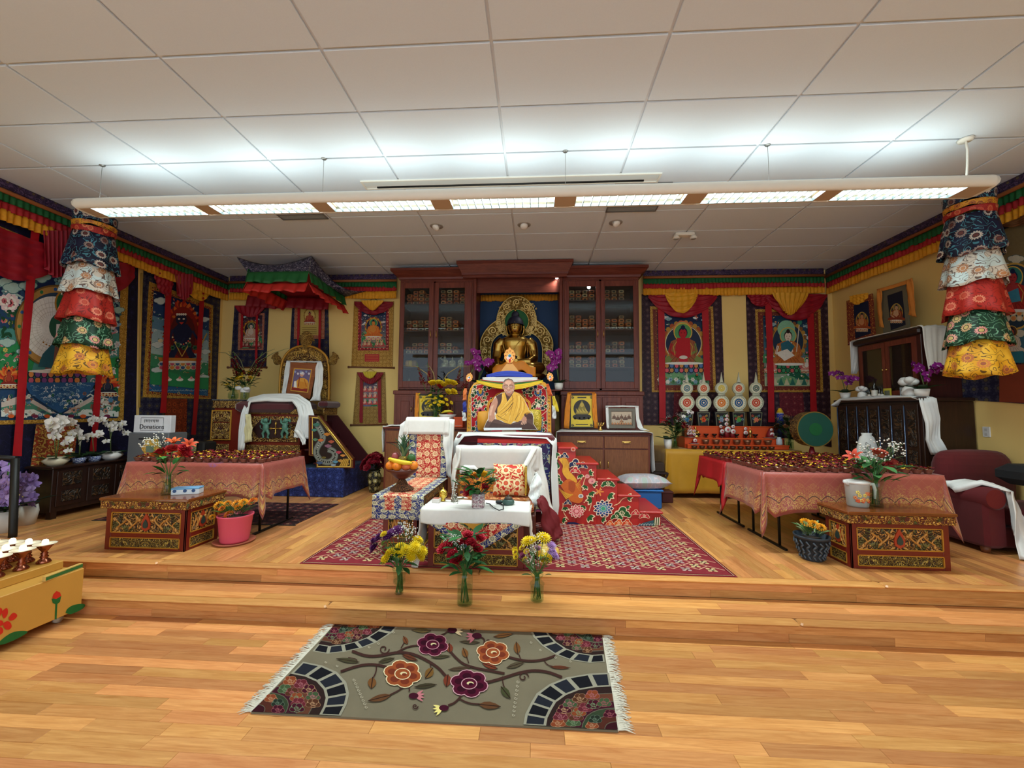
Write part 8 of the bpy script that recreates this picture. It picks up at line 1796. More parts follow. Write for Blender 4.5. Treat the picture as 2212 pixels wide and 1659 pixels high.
pot_plant('bright pink plastic pot of orange marigolds on a terracotta saucer',q+Vector((0,.02,0)),[(.12,.012),(.125,.03),(.15,.25),(.158,.26),(.158,.275),(.148,.272),(.12,.03)],plain('#d9546a',.45,var=.04),[(474,1093,.075),(492,1089,.06),(513,1090,.075),(526,1087,.07),(547,1085,.075),(516,1097,.06),(481,1107,.065),(496,1113,.075),(459,1118,.05),(480,1100,.05)],('#2f5a26','#3f6f2c','#24481c'),'o','#b0624a',.19,.2,70)
def weave(o,q):
 for j in range(5):
  for i in range(16):
   a=2*pi*i/16;r=.088+.0095*j;z=.035+.032*j;d=.03*(1 if j%2 else-1)
   MB().tube([(q.x+(r+.004)*cos(a-.1),q.y+(r+.004)*sin(a-.1),q.z+z-d*.5),(q.x+(r+.01)*cos(a+.1),q.y+(r+.01)*sin(a+.1),q.z+z+d*.5)],.008,5).build('woven_rib',plain('#4a545e',.5),o)
q=GZ(1755,1208,STAGE);pot_plant('slate grey woven pattern pot of orange marigolds beside the carved side table',q,[(.08,0),(.085,.01),(.125,.195),(.138,.195),(.142,.22),(.13,.217),(.085,.02)],plain('#2c353e',.5),[(1740,1131,.075),(1757,1135,.075),(1773,1141,.065)],('#6f8a5a','#4f6f40','#8aa070'),'o2',None,.15,.16,34,'leaf',weave)
# ========= three vases on the step
def Z7(x,y,Y):return GY(780+x/3.607,880+y/3.607,Y)
def step_vase(label,px_,py_,prof,items,leaves,**k):
 q=GZ(px_,py_,.1415);t=thing('flower_vase',label,'flower vase',q);vase(t,prof,q,.55);rnd=random.Random(px_)
 it=[(Z7(x,y,q.y-.02+rnd.uniform(-.06,.05)),kd,c,s)for x,y,kd,c,s in items];bouquet(t,q,prof[-1][1],it,True,leaves,**k);return t
Y_='#e8c818'
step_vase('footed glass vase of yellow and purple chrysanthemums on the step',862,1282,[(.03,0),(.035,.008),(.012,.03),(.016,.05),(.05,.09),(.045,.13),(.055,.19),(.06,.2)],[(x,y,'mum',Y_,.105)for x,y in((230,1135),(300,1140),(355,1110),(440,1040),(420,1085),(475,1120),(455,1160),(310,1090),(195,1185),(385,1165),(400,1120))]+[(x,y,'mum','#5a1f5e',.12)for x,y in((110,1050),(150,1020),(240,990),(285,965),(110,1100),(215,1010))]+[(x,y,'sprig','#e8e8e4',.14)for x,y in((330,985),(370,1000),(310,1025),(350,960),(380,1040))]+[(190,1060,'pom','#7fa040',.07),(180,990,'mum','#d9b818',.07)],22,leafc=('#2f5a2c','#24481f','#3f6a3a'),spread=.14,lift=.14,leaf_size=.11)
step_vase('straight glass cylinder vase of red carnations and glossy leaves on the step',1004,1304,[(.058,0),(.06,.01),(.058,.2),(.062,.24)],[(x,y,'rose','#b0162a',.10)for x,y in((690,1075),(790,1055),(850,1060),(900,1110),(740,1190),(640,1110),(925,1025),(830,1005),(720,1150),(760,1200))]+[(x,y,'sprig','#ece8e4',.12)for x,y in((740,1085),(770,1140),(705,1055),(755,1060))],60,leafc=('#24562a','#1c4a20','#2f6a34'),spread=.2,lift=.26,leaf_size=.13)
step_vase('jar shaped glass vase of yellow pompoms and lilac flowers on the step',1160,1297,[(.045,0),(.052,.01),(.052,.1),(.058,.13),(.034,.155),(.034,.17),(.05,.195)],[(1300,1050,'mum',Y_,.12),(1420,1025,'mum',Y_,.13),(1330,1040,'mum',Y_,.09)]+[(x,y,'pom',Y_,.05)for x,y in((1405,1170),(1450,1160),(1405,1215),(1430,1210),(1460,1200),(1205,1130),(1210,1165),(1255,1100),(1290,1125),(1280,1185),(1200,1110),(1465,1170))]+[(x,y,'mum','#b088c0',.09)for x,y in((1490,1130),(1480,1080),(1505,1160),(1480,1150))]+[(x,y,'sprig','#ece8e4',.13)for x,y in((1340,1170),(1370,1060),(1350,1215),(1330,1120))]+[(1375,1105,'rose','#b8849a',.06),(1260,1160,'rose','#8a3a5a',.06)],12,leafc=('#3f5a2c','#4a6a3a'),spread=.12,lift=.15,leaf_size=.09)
# ========= orange stepped altar under the purple scrolls
AY=6.5;t=thing('altar_table','long altar table under a mustard yellow cloth reaching the floor','table',(3.05,6.85,STAGE))
MB().box((2.06,AY+.03,.98),(4.04,7.2,1.01)).build('table_top',plain('#7a5a3a',.6),t)
for x in(2.15,3.95):
 for y in(AY+.1,7.1):MB().box((x-.025,y-.025,STAGE),(x+.025,y+.025,.98)).build('leg',plain('#3a2418',.6),t)
tablecloth(2.03,4.07,AY,7.22,1.022,.66,plain('#c08a1e',.5,var=.15,scale=5,sheen=.2),'mustard yellow satin cloth over the long altar table',9,.06,.05)
M_ORG=plain('#cf4a1a',.5,var=.06)
def ZA(x,y,Y):return GY(1420+x/7.9,780+y/7.9,Y)
t=thing('stepped_altar','bright orange three-step altar stand on the yellow clothed table','altar',(3.0,6.85,1.025));TI_=[]
for Y,xa,xb,y0,y1 in((6.64,490,2195,1415,1530),(6.74,440,2105,1300,1415),(6.86,480,1945,1100,1300)):
 a,b=ZA(xa,0,Y).x,ZA(xb,0,Y).x;zt=ZA(0,y0,Y).z;MB().box((a,Y,1.026),(b,7.16 if y0>1200 else 6.98,zt),.005).build('step',M_ORG,t);MB().box((a-.006,Y-.008,zt-.014),(b+.006,Y+.02,zt+.002),.003).build('edge',plain('#d9551e',.5),t);TI_.append((Y,zt+.003))
def lbowl(lab,x,y,z,r,h,mat,grp,foot=False):
 t=thing('offering_cup' if foot else 'offering_bowl',lab,'bowl',(x,y,z),grp);pr=[(r*.6,0),(r*.65,h*.1),(r*.85,h*.5),(r,h),(r*.93,h*.98),(r*.7,h*.6),(0,h*.55)]if not foot else[(r*.5,0),(r*.45,h*.1),(r*.2,h*.35),(r*.7,h*.6),(r,h),(r*.9,h*.98),(0,h*.7)]
 MB().lathe(pr,16,(x,y,z)).build('bowl',mat,t);MB().lathe([(0,h*.86),(r*.9,h*.86)],16,(x,y,z),caps=False).build('water',plain('#6a5a48',.1),t)
for i in range(11):lbowl('small dark copper bowl in the row below the orange altar steps',ZA(600+i*130,0,6.57).x,6.575,1.026,.045,.05,plain('#5a3a2a',.35,.7),'dark bowls below the altar')
for i in range(7):lbowl('wide brown copper bowl on the first orange altar step',ZA(790+i*175,0,6.69).x,6.69,TI_[0][1],.058,.075,plain('#8a5c44',.35,.7),'wide bowls on the altar step')
for i,x in enumerate((665,800,940,1070,1315,1475,1630)):lbowl('small footed black cup on the second orange altar step',ZA(x,0,6.8).x,6.8,TI_[1][1],.043,.06,plain('#2a1c16',.3,.5),'footed cups on the altar step',True)
def torma(lab,x,y,z,h,discs,w_=.05,plate=True):
 t=thing('torma',lab,'offering cake',(x,y,z));z0=z
 if plate:MB().lathe([(w_*1.3,0),(w_*1.7,.012),(w_*1.2,.008)],20,(x,y,z)).build('plate',plain('#b9aaa4',.4),t);z0+=.01
 MB().lathe([(w_,0),(w_*.9,h*.3),(w_*.5,h*.75),(w_*.15,h)],16,(x,y,z0)).build('cake',plain('#7a0f16',.55),t)
 for dx,dz,r in discs:
  o=MB().lathe([(0,-.008),(r,-.004),(r,.004),(0,.008)],14).build('butter_disc',plain('#e2d6d0',.5),t,False);o.location=(dx,-w_*.75,dz);o.rotation_euler=(pi/2,0,0);c_=MB().lathe([(0,-.009),(r*.4,-.007),(r*.4,.007),(0,.009)],10).build('centre',plain('#c85a6a',.5),o,False)
z3=TI_[1][1]
for k,(x,h,d)in enumerate(((1065,.2,((0,.1,.035),(-.02,.18,.026))),(1150,.24,((.01,.13,.05),(-.01,.22,.03),(0,.29,.03),(0,.35,.026))),(1250,.2,((0,.1,.04),(0,.18,.028))))):torma(('squat','tallest','leaning disc')[k]+' dark red butter cake with white discs in the middle of the altar',ZA(x,0,6.82).x,6.83,z3,h,d,.042,False)
torma('single dark red butter cake with two white discs beside the brass lamp',ZA(1477,0,6.8).x,6.835,z3,.14,((0,.08,.034),(0,.145,.026)),.03,False)
torma('dark red butter cake on a pale plate at the altar end',ZA(1880,0,6.8).x,6.8,z3,.15,((.01,.06,.034),(0,.135,.022)),.06)
torma('dark red butter cake covered in small white discs at the altar end',ZA(535,0,6.8).x,6.8,z3,.12,((-.05,.06,.022),(0,.06,.022),(.05,.05,.024),(-.04,.105,.022),(0,.11,.022),(.05,.105,.022)),.06)
torma('small dark red butter cake with one white disc on a plate beside the wide bowls',ZA(600,0,6.69).x,6.69,TI_[0][1],.08,((0,.06,.03),),.045)
for i,x in enumerate((505,790,1095,1390,1685)):
 Y=7.05;lo=['#c8402c','#1f5a8a','#d9701c','#1f5a8a','#c8402c'][i];hi=['#4a7a86','#d0502a','#d9c04a','#d0502a','#4a6a64'][i];nm=['red and slate','blue with an orange top','orange and yellow','blue with a red-orange top','red and grey-green'][i]
 t=thing('offering_ornament','tall white butter ornament of two ringed discs, '+nm+', behind the altar','ornament',(ZA(x,0,Y).x,Y,1.2));fz=lambda a,b,Y=Y:ZA(x+a,b,Y)
 m=MB();m.prism([(-118,865),(118,865),(90,1130),(-90,1130)],fz,(0,.1,0));m.build('painted_pot',plain('#17131c',.5),t)
 MB().box((fz(0,0).x-.08,Y,1.026),(fz(0,0).x+.08,Y+.1,fz(0,1125).z),.004).build('plinth',plain('#3a2018',.6),t)
 PW_=plain('#c6c6ac',.5)
 for cy,r in((710,132),(465,104)):m=MB();m.prism([(r*cos(k*pi/16),cy+r*sin(k*pi/16))for k in range(32)],fz,(0,.03,0));m.build('disc',PW_,t)
 m=MB();m.prism([(-30,375),(-10,260),(0,190),(10,260),(30,375)],fz,(0,.02,0));m.build('spike',PW_,t)
 for cy,w_ in((575,60),(845,72)):MB().tube([fz(-w_,cy),fz(w_,cy)],.016,8).build('collar',PW_,t)
 p=Paint((0,0,0),(1,0,0),(0,0,1),step=.0002,fn=lambda a,b:fz(a,b,Y-.002));p.n=Vector((0,-1,0))
 for cy,r,c_ in((710,132,lo),(465,104,hi)):
  p.ring(0,cy,r*.78,r*.9,'#a8ac92');
  for k in range(20):p.ell(r*.72*cos(k*pi/10),cy+r*.72*sin(k*pi/10),r*.09,r*.09,'#eee6c8',8,lift=(k==0))
  p.ell(0,cy,r*.62,r*.62,'#e6dcc0',24);p.ell(0,cy,r*.54,r*.54,c_,24);p.ring(0,cy,r*.3,r*.36,'#e6c8a0');p.ell(0,cy,r*.12,r*.12,'#f0d8c0',10)
 p.line([(-100,880),(-78,1110)],8,'#8a8a6a');p.line([(100,880),(78,1110)],8,'#8a8a6a');p.line([(-100,880),(100,880)],8,'#8a8a6a')
 for k in range(7):p.spiral(-60+k*20,930+(k*53%130),24,7,['#d9603a','#7aa0a8','#c8a04a','#6a9a5a'][(k+i)%4],1.3,k)
 p.petals(0,1000,46,6,['#3f7aa0','#d9502a','#8a9ab0','#4f9a4a','#d97a5a'][i],.6);p.done('painted_rings',M_TEMP,t)
q=ZA(655,1190,6.83);mini_statue(q.x,6.84,z3,.14,'small golden statuette on the altar beside the disc covered butter cake',M_BRASS)
o=MB().lathe([(.02,0),(.03,.01),(.012,.04),(.028,.07),(.03,.11),(.006,.13),(0,.19)],14,(ZA(1555,0,6.83).x,6.85,z3)).build('butter_lamp',M_BRASS);tag(o,'slender brass butter lamp on the orange altar','lamp')
o=MB().lathe([(.04,0),(.045,.02),(.042,.09),(.025,.11),(.03,.125)],16,(ZA(2030,0,6.7).x,6.7,TI_[0][1])).build('porcelain_jar',plain('#b9c4cc',.25));tag(o,'small pale porcelain jar at the end of the orange altar','jar')
for lab,X,Y,specs,sd,dx in(('glass vase of dark red and white flowers with a white pot beside the orange altar',300,6.66,[('rose','#8a1a24',.07,14),('sprig','#c9c0b8',.12,7)],4,-.02),('glass vase of rusty dried flowers beside the green drum',2260,6.72,[('rose','#7a4a2a',.08,12),('sprig','#a88a5a',.12,6),('pom','#6a7a3a',.05,4)],6,0)):
 q=ZA(X,1480,Y);t=thing('flower_vase',lab,'flower vase',(q.x,Y,1.025));vase(t,[(.05,0),(.06,.02),(.05,.12),(.07,.2)],(q.x,Y,1.025),.6);bouquet(t,(q.x,Y,1.025),.2,scatter((q.x,Y,1.025),.2,.14,.3,.52,specs,sd),True,40,('#22401c','#1c3a18','#3a5228'),.24,.25,.02,.15)
q=ZA(235,1480,6.7);orchid('small white orchid in a white pot beside the orange altar',(q.x-.08,6.6,1.025),[[ZA(420,1000,6.62),ZA(500,850,6.62),ZA(560,890,6.6)]],'#e6e2dc',pr=[(.05,0),(.065,.15),(.06,.15),(.04,.02)],ps=.07,n=4)
t=thing('banner_roll','upright cloth roll in yellow, white and blue bands behind the orange altar','banner',(ZA(2060,0,7.1).x,7.1,1.025));bx_=ZA(2060,0,7.1).x
for nm,za,zb,c_ in(('blue_sleeve',1000,1330,'#16204e'),('blue_band',880,1000,'#2438a0'),('white_band',865,880,'#d8d4cc'),('yellow_cap',790,865,'#e0b020')):MB().lathe([(.055 if za<880 else.05,ZA(0,zb,7.1).z),(.05 if nm!='yellow_cap' else.02,ZA(0,za,7.1).z)],16,(bx_,7.1,0)).build(nm,plain(c_,.6),t)
MB().lathe([(.05,1.025),(.05,ZA(0,1330,7.1).z)],16,(bx_,7.1,0)).build('foot',plain('#2a1c18',.6),t)
D=GY(1756,927,6.15);t=thing('temple_drum','round temple drum with dark green skin on a red pole stand','drum',(D.x,6.2,STAGE));r=.25
for nm,y0,y1,rr,mt in(('shell',6.1,6.28,r,carved('#3a2010','#7a5a2a','#a88040',12,None,.1,.5)),('drum_skin',6.092,6.1,r*.97,plain('#10483a',.6,var=.2,scale=5)),('skin_centre',6.088,6.092,r*.36,plain('#0f5a2c',.6)),('gold_rim',6.094,6.11,r*1.02,plain('#8a6a2c',.4,.3))):
 m=MB();m.prism([(rr*cos(k*pi/20),rr*sin(k*pi/20))for k in range(40)],lambda a,b:(D.x+a,y0,D.z+b),(0,y1-y0,0));m.build(nm,mt,t)
MB().lathe([(.16,.281),(.15,.31),(.03,.33),(.025,.9),(.05,1.0),(.02,1.12)],14,(D.x,6.19,0)).build('pole_stand',plain('#7a1420',.45),t)
# ========= odds and ends by the credenza
b=GZ(1395,1095,STAGE);t=thing('storage_bin','blue plastic storage bin behind the red painted stairs','bin',(1.5,6.0,STAGE));MB().box((1.24,5.72,STAGE),(1.72,6.08,.52),.015).build('tub',plain('#1c5a9a',.45),t);MB().box((1.22,5.70,.515),(1.74,6.10,.54),.008).build('rim',plain('#226ab0',.45),t)
o=pillow(1.5,5.9,.625,.66,.5,.2,pi/2-.05,brocade('#b4b4bc','#d4c0c4','#c8a4ac','#a8b4a8',5,fsize=.42,rnd=.8),None,'pillow',.1);tag(o,'pale floral pillow in a clear bag lying on the blue bin','pillow')
t=thing('wooden_case','small dark maroon wooden case on the floor beside the yellow altar cloth','case',(1.9,6.2,STAGE));MB().box((1.84,6.12,STAGE),(2.0,6.3,.45),.008).build('case',plain('#4a1814',.5),t);MB().box((1.83,6.11,.42),(2.01,6.31,.435),.004).build('lid',plain('#561c16',.5),t)
t=thing('folding_stool','small dark folding stool with crossed legs beside the yellow altar cloth','stool',(1.9,6.45,STAGE));M_DS=plain('#2a1614',.5)
MB().box((1.74,6.3,.66),(2.0,6.62,.69),.006).build('seat',M_DS,t)
for y in(6.32,6.6):
 for a,b_ in((1.75,1.99),(1.99,1.75)):MB().tube([(a,y,STAGE),(b_,y,.66)],.014,6).build('leg',M_DS,t)
t=thing('leather_box','brown leather box with a strap on the folding stool','box',(1.86,6.45,.69));MB().box((1.76,6.36,.69),(1.96,6.56,.83),.008).build('case',plain('#3c2a1e',.55),t);MB().tube([(1.8,6.45,.83),(1.78,6.45,.9),(1.83,6.45,.96)],.006,6).build('strap',plain('#2a1c14',.6),t)
# ========= antique cabinets against the right wall
M_ANT=wood('#1c0f0b','#3a2016',.35,1,2,.5);M_ANTP=carved('#1c120c','#3a2818','#5a3c22',9,None,0,.45,.4)
CX=4.62;t=thing('antique_chest','tall dark antique chest with eight narrow carved door panels','cabinet',(4.9,5.85,STAGE));MB().box((CX+.02,5.16,STAGE),(5.23,6.54,1.76),.006).build('body',M_ANT,t);MB().box((CX-.02,5.14,1.76),(5.23,6.56,1.805),.008).build('top',M_ANT,t)
for k in range(7):
 y0=5.2+k*.188;d=MB().box((CX,y0,.4),(CX+.02,y0+.172,1.72),.003).build('door_panel',M_ANT,t)
 for za,zb in((.48,.9),(.94,1.16),(1.2,1.66)):MB().box((CX-.006,y0+.03,za),(CX+.002,y0+.142,zb),.004).build('carving',M_ANTP,d)
 MB().tube([(CX-.004,y0+.18,.45),(CX-.004,y0+.18,1.7)],.007,6).build('sheen_strip',plain('#5a6a86',.2,.6),t)  # bluish reflection along the panel edges, put into the strip colour
UX=4.76;t=thing('glazed_cabinet','dark wooden cabinet with two glass doors standing on the antique chest','cabinet',(5.0,5.8,1.806));MB().box((UX+.02,5.28,1.806),(5.23,6.28,2.63),.006).build('body',wood('#2a1210','#4a2018',.35,1,2),t);m=MB();m.box((UX-.03,5.25,2.60),(5.23,6.31,2.68),.02);m.build('cornice',M_ANT,t)
for k in(0,1):
 y0=5.34+k*.45;m=MB();m.box((UX,y0,1.85),(UX+.02,y0+.05,2.58));m.box((UX,y0+.39,1.85),(UX+.02,y0+.44,2.58));m.box((UX,y0+.05,1.85),(UX+.02,y0+.39,1.91));m.box((UX,y0+.05,2.51),(UX+.02,y0+.39,2.58));d=m.build('door',M_MAH,t)
 MB().box((UX+.008,y0+.05,1.91),(UX+.012,y0+.39,2.51)).build('pane',M_PANE,d);MB().ball((UX-.012,5.79+(-.03 if k==0 else.03),2.2),.014,8,6).build('knob',M_BRASS,d)
 MB().box((UX+.014,y0+.06,1.92),(UX+.018,y0+.38,2.50)).build('lining',plain('#3a2018',.6),d)
o=hang([((UX-.035,6.36,2.2),(UX+.06,6.36,2.2)),((UX-.04,6.335,2.685),(5.1,6.335,2.685)),((UX-.045,5.8,2.692),(5.1,5.8,2.692)),((UX-.045,5.23,2.692),(5.1,5.23,2.692)),((UX-.03,5.2,2.66),(5.06,5.2,2.66)),((UX-.02,5.19,2.4),(5.0,5.19,2.42)),((UX+.0,5.19,2.12),(4.98,5.19,2.12))],M_LINEN,'white_cloth',None,12,.004,.008,3);tag(o,'white cloth laid over the top of the glazed cabinet with hanging ends','cloth')
o=hang([((CX-.06,6.5,1.7),(CX-.0,6.58,1.72)),((CX-.03,6.4,1.812),(CX+.1,6.4,1.812)),((CX-.03,5.8,1.812),(CX+.08,5.8,1.812)),((CX-.03,5.25,1.812),(CX+.08,5.25,1.812)),((CX-.03,5.12,1.79),(CX+.14,5.12,1.79)),((CX+.0,5.11,1.5),(CX+.17,5.1,1.55)),((CX-.01,5.11,1.3),(CX+.14,5.1,1.32)),((CX+.06,5.11,1.12),(CX+.2,5.1,1.16))],M_KHATA,'white_scarf',None,10,.004,.02,6);tag(o,'rumpled white scarf trailing over the edge of the antique chest','scarf')
def dp(label,corners,X,bord,sky,fig,robe):
 t=thing('small_thangka',label,'picture',GX((corners[2][0]+corners[3][0])/2,corners[2][1],X));sheet(corners,lambda x,y:GX(x,y,X),RN,.02).build('mount',bord,t);c=[quad(corners,*u)for u in((.22,.14),(.8,.12),(.82,.84),(.24,.88))]
 p=Paint((0,0,0),(0,1,0),(0,0,1),fn=lambda x,y:GX(x,y,X-.022));p.n=Vector(RN);p.poly(c,sky);cx=sum(a for a,b in c)/4;yb2=c[2][1];p.ell(cx,yb2-26,14,20,'#b08a3a');p.ell(cx,yb2-26,12,18,'#3a3a3a');seated(p,cx,yb2-10,36,fig,robe,halo='#8a7a4a');lotus(p,cx,yb2-7,26,6,['#c98a5a','#a85a4a'],6);p.done('painting',M_TEMP,t);return t
t=dp('small scroll with a red brocade border leaning on the glazed cabinet',[(1831,650),(1886,634),(1893,734),(1834,746)],5.0,brocade('#6a1420','#b8843a','#8a2a24','#c9a04a',14),'#16203c','#c98a5a','#a8502a');swag(1840,1880,640,662,lambda x,y:GX(x,y,5.0),RN,.03,3,.02,648,-8).build('yellow_veil',YEL,t)
t=dp('grey mounted painting of a seated teacher with orange scarf on the glazed cabinet',[(1903,628),(1959,612),(1968,716),(1912,729)],5.0,plain('#6a6450',.7),'#1c2030','#c9a07a','#8a3a24')
for pts in([((1893,628),(1906,626)),((1894,665),(1905,665)),((1900,705),(1908,708))],[((1956,606),(1972,600)),((1960,640),(1977,650)),((1964,680),(1978,685))]):hang([(GX(*a,4.96),GX(*b_,4.96))for a,b_ in pts],plain('#d98a3a',.6,var=.2),'orange_drape',t,6,.004,.008)
hang([(GX(1895,625,4.97),GX(1895,632,4.96)),(GX(1930,615,4.97),GX(1930,622,4.96)),(GX(1970,601,4.97),GX(1970,610,4.96))],plain('#d98a3a',.6,var=.2),'orange_drape',t,4,.004,.004)
zc=1.816;OP=[(.05,0),(.07,.1),(.066,.1),(.04,.02)]
orchid('purple orchid in a ribbed white pot on the antique chest beside the drum',(4.68,6.42,zc),[[GX(1822,830,4.68),GX(1815,808,4.66),GX(1798,805,4.64)],[GX(1830,835,4.68),GX(1833,815,4.66),GX(1840,822,4.64)]],'#7e1c74',n=6,ps=.1,pr=OP)
orchid('purple orchid in a ribbed white pot at the scarf end of the antique chest',(4.70,5.22,zc),[[GX(1995,830,4.70),GX(1985,795,4.68),GX(1972,790,4.66)],[GX(2002,830,4.70),GX(2010,800,4.68),GX(2022,795,4.66)]],'#7e1c74',n=7,ps=.1,pr=[(.06,0),(.075,.09),(.07,.09),(.05,.02)])
for lab,y in(('small white silk bundle tied at the neck beside the chest orchid and drum',6.1),('large white silk bundle tied with bows beside the scarf end orchid',5.36)):
 s=.8 if y>6 else 1.1;t=thing('silk_bundle',lab,'bundle',(4.68,y,zc));MB().lathe([(.05*s,0),(.075*s,.04*s),(.06*s,.1*s),(.03*s,.13*s)],14,(4.68,y,zc)).build('base',M_KHATA,t)
 for k in range(5):a=k*1.3;MB().ball((4.67+.03*s*cos(a),y+.06*s*sin(a),zc+.17*s+.02*s*(k%2)),(.045*s,.055*s,.04*s),10,6).build('bow',M_KHATA,t)
for i,(y,h,r,c_,lab)in enumerate(((5.86,.26,.035,'#15140f','dark green wine bottle with pale label on the antique chest'),(5.95,.13,.02,'#2a2c2a','little dark bottle beside the wine bottle and small bundle'),(5.78,.14,.02,'#1c2020','little dark bottle between wine bottle and cabinet knob'),(5.74,.12,.02,'#2a2a28','little dark flask beside the wine bottle and large bundle'))):
 t=thing('bottle',lab,'bottle',(4.66,y,zc));MB().lathe([(r,0),(r,h*.55),(r*.4,h*.72),(r*.36,h),(0,h)],14,(4.66,y,zc)).build('glass_body',plain(c_,.12,spec=.7),t);MB().lathe([(r*1.02,h*.12),(r*1.02,h*.42)],14,(4.66,y,zc),caps=False).build('label',plain('#d0ccc0',.6),t)
for y,c_,lab in((5.98,'#b8a050','tan card standing behind the bottles'),(5.75,'#c9b83a','yellow card standing behind the bottles'),(6.08,'#8aa4b8','blue note standing beside the small bundle'),(5.5,'#a8b4c0','pale printed note behind the large bundle')):
 o=MB().box((4.735,y-.06,zc-.008),(4.74,y+.06,zc+.13)).build('card',plain(c_,.6));tag(o,lab,'card')
 MB().box((4.732,y-.04,zc+.03),(4.7352,y+.04,zc+.1)).build('print',plain('#6a6a58',.6),o)
t=thing('round_stool','plain wooden stool behind the red clothed offering table','stool',(3.75,5.85,STAGE));MB().lathe([(.17,.0),(.17,.03)],20,(3.75,5.85,.88)).build('seat',M_ROD,t)
for a in range(4):MB().tube([(3.75+.13*cos(a*1.57),5.85+.13*sin(a*1.57),.88),(3.75+.17*cos(a*1.57),5.85+.17*sin(a*1.57),STAGE)],.015,6).build('leg',M_ROD,t)
q=GY(1872,940,5.85);t=thing('cloth_bag','white drawstring cloth bag with black print beside the antique chest','bag',(q.x,5.85,.91));
MB().lathe([(.13,.911),(.15,.95),(.14,1.1),(.09,q.z-.03),(.06,q.z),(.07,q.z+.03)],20,(q.x,5.85,0),sy=.6).build('bag',M_LINEN,t)
p=Paint((0,0,0),(1,0,0),(0,0,1),fn=lambda x,y:GY(x,y,5.755));p.n=Vector((0,-1,0))
for k in range(4):p.spiral(1872+(k%2)*7,958+k*5,4,1,'#2a2a2e',1.3,k)
p.line([(1864,978),(1886,974)],1.5,'#2a2a2e');p.done('black_print',M_TEMP,t);t.location.x+=0
M_ARM=plain('#560e12',.9,var=.15,scale=8,sheen=.1);t=thing('armchair','dark red velvet armchair by the right wall','armchair',(4.75,4.6,STAGE))
MB().box((4.42,4.68,.5),(5.22,4.98,1.22),.09).build('backrest',M_ARM,t,sub=2);MB().box((4.5,4.2,.5),(5.22,4.75,.72),.05).build('seat_cushion',M_ARM,t,sub=2);MB().box((4.4,4.22,.33),(5.22,4.9,.52),.02).build('skirt',M_ARM,t)
m=MB();m.box((4.27,4.18,.33),(4.47,4.85,.78),.03);m.tube([(4.36,4.17,.8),(4.36,4.85,.8)],.105,14);m.build('arm',M_ARM,t)
m=MB();m.disc((4.36,4.168,.8),(0,-1,0),.09,18);m.build('arm_front',plain('#6a1a18',.9),t)
for x,y in((4.32,4.25),(4.32,4.8),(5.1,4.3),(5.1,4.85)):MB().lathe([(.03,.28),(.04,.34)],10,(x,y,0)).build('foot',M_ROD,t)
o=hang([((4.2,4.4,.85),(4.25,4.55,.88)),((4.33,4.25,.925),(4.36,4.5,.93)),((4.46,4.12,.88),(4.50,4.3,.9)),((4.42,4.1,.65),(4.57,4.15,.66)),((4.42,4.08,.45),(4.6,4.1,.45)),((4.38,4.05,.29),(4.62,4.02,.29))],M_KHATA,'white_scarf',None,12,.005,.02,3);tag(o,'white scarf over the arm of the red armchair falling to the floor','scarf')
t=thing('folded_stand','white folded panel with dark blue straps leaning by the red armchair','panel',(4.75,4.05,STAGE));MB().box((4.62,4.0,STAGE),(5.15,4.05,.98),.02).build('panel',plain('#d0d4d8',.4),t)
for z in(.5,.85):MB().box((4.66,3.985,z-.14),(4.74,4.0,z+.06),.01).build('strap',plain('#141a2a',.6),t)
o=MB().box((4.55,4.06,.93),(5.2,4.4,1.12),.06).build('dark_coat',plain('#0f0f12',.9));tag(o,'black coat thrown on the seat of the red armchair','coat');MB().box((4.68,4.045,.98),(4.74,4.062,1.05)).build('tag',plain('#c9c9c9',.6),o)
t=thing('wall_socket','white power socket plate on the yellow wall above the armchair','socket',(5.245,5.06,1.40));MB().box((5.236,5.02,1.34),(5.25,5.10,1.46),.004).build('plate',plain('#e2e0dc',.4),t)
for z in(1.375,1.425):MB().box((5.233,5.045,z-.014),(5.237,5.075,z+.014),.002).build('outlet',plain('#c9c6c0',.4),t)
# ========= left side: chest of orchids, donation box, lamp cart
t=thing('antique_chest','low dark painted antique chest along the wall under the largest scroll','chest',(-5.87,5.15,STAGE));zt=.90
MB().box((-6.04,4.52,.36),(-5.72,5.9,zt-.03),.006).build('body',M_ANT,t);MB().box((-6.06,4.49,zt-.03),(-5.69,5.93,zt),.008).build('top',M_ANT,t)
for k in range(4):y0=4.56+k*.335;d=MB().box((-5.722,y0,.42),(-5.704,y0+.31,zt-.06),.004).build('door',M_ANT,t);MB().box((-5.706,y0+.05,.66),(-5.698,y0+.26,.82),.004).build('painted_panel',M_ANTP,d);MB().box((-5.706,y0+.05,.47),(-5.698,y0+.26,.6),.004).build('painted_panel',M_ANTP,d)
for x in(-6.0,-5.75):
 for y in(4.56,5.86):MB().box((x-.03,y-.03,STAGE),(x+.03,y+.03,.37)).build('foot',M_ANT,t)
WH='#ece8e0';BWP=brocade('#c9d0dc','#2a3f8a','#3a4f9a','#e0e4ea',20,lw=.08)
def LQ(x,y):return GX(x,y,-5.8)
orchid('white orchid in a squash shaped cream pot on the low antique chest',(-5.82,4.62,zt),[[LQ(118,950),LQ(122,915),LQ(150,905),LQ(168,930)],[LQ(126,960),LQ(128,925),LQ(110,912)]],WH,'#d0c4a8',[(.07,0),(.12,.06),(.08,.1),(.05,.02)],.13,n=11,lc='#d8d0a8')
orchid('white orchid in a blue and white porcelain bowl next to the squash pot',(-5.82,4.87,zt),[[LQ(172,960),LQ(165,938),LQ(148,948),LQ(150,970)],[LQ(174,960),LQ(176,945),LQ(190,940)]],WH,pr=[(.05,0),(.075,.07),(.07,.07),(.04,.02)],ps=.09,n=6,lc='#d8d0a8',pcol=BWP)
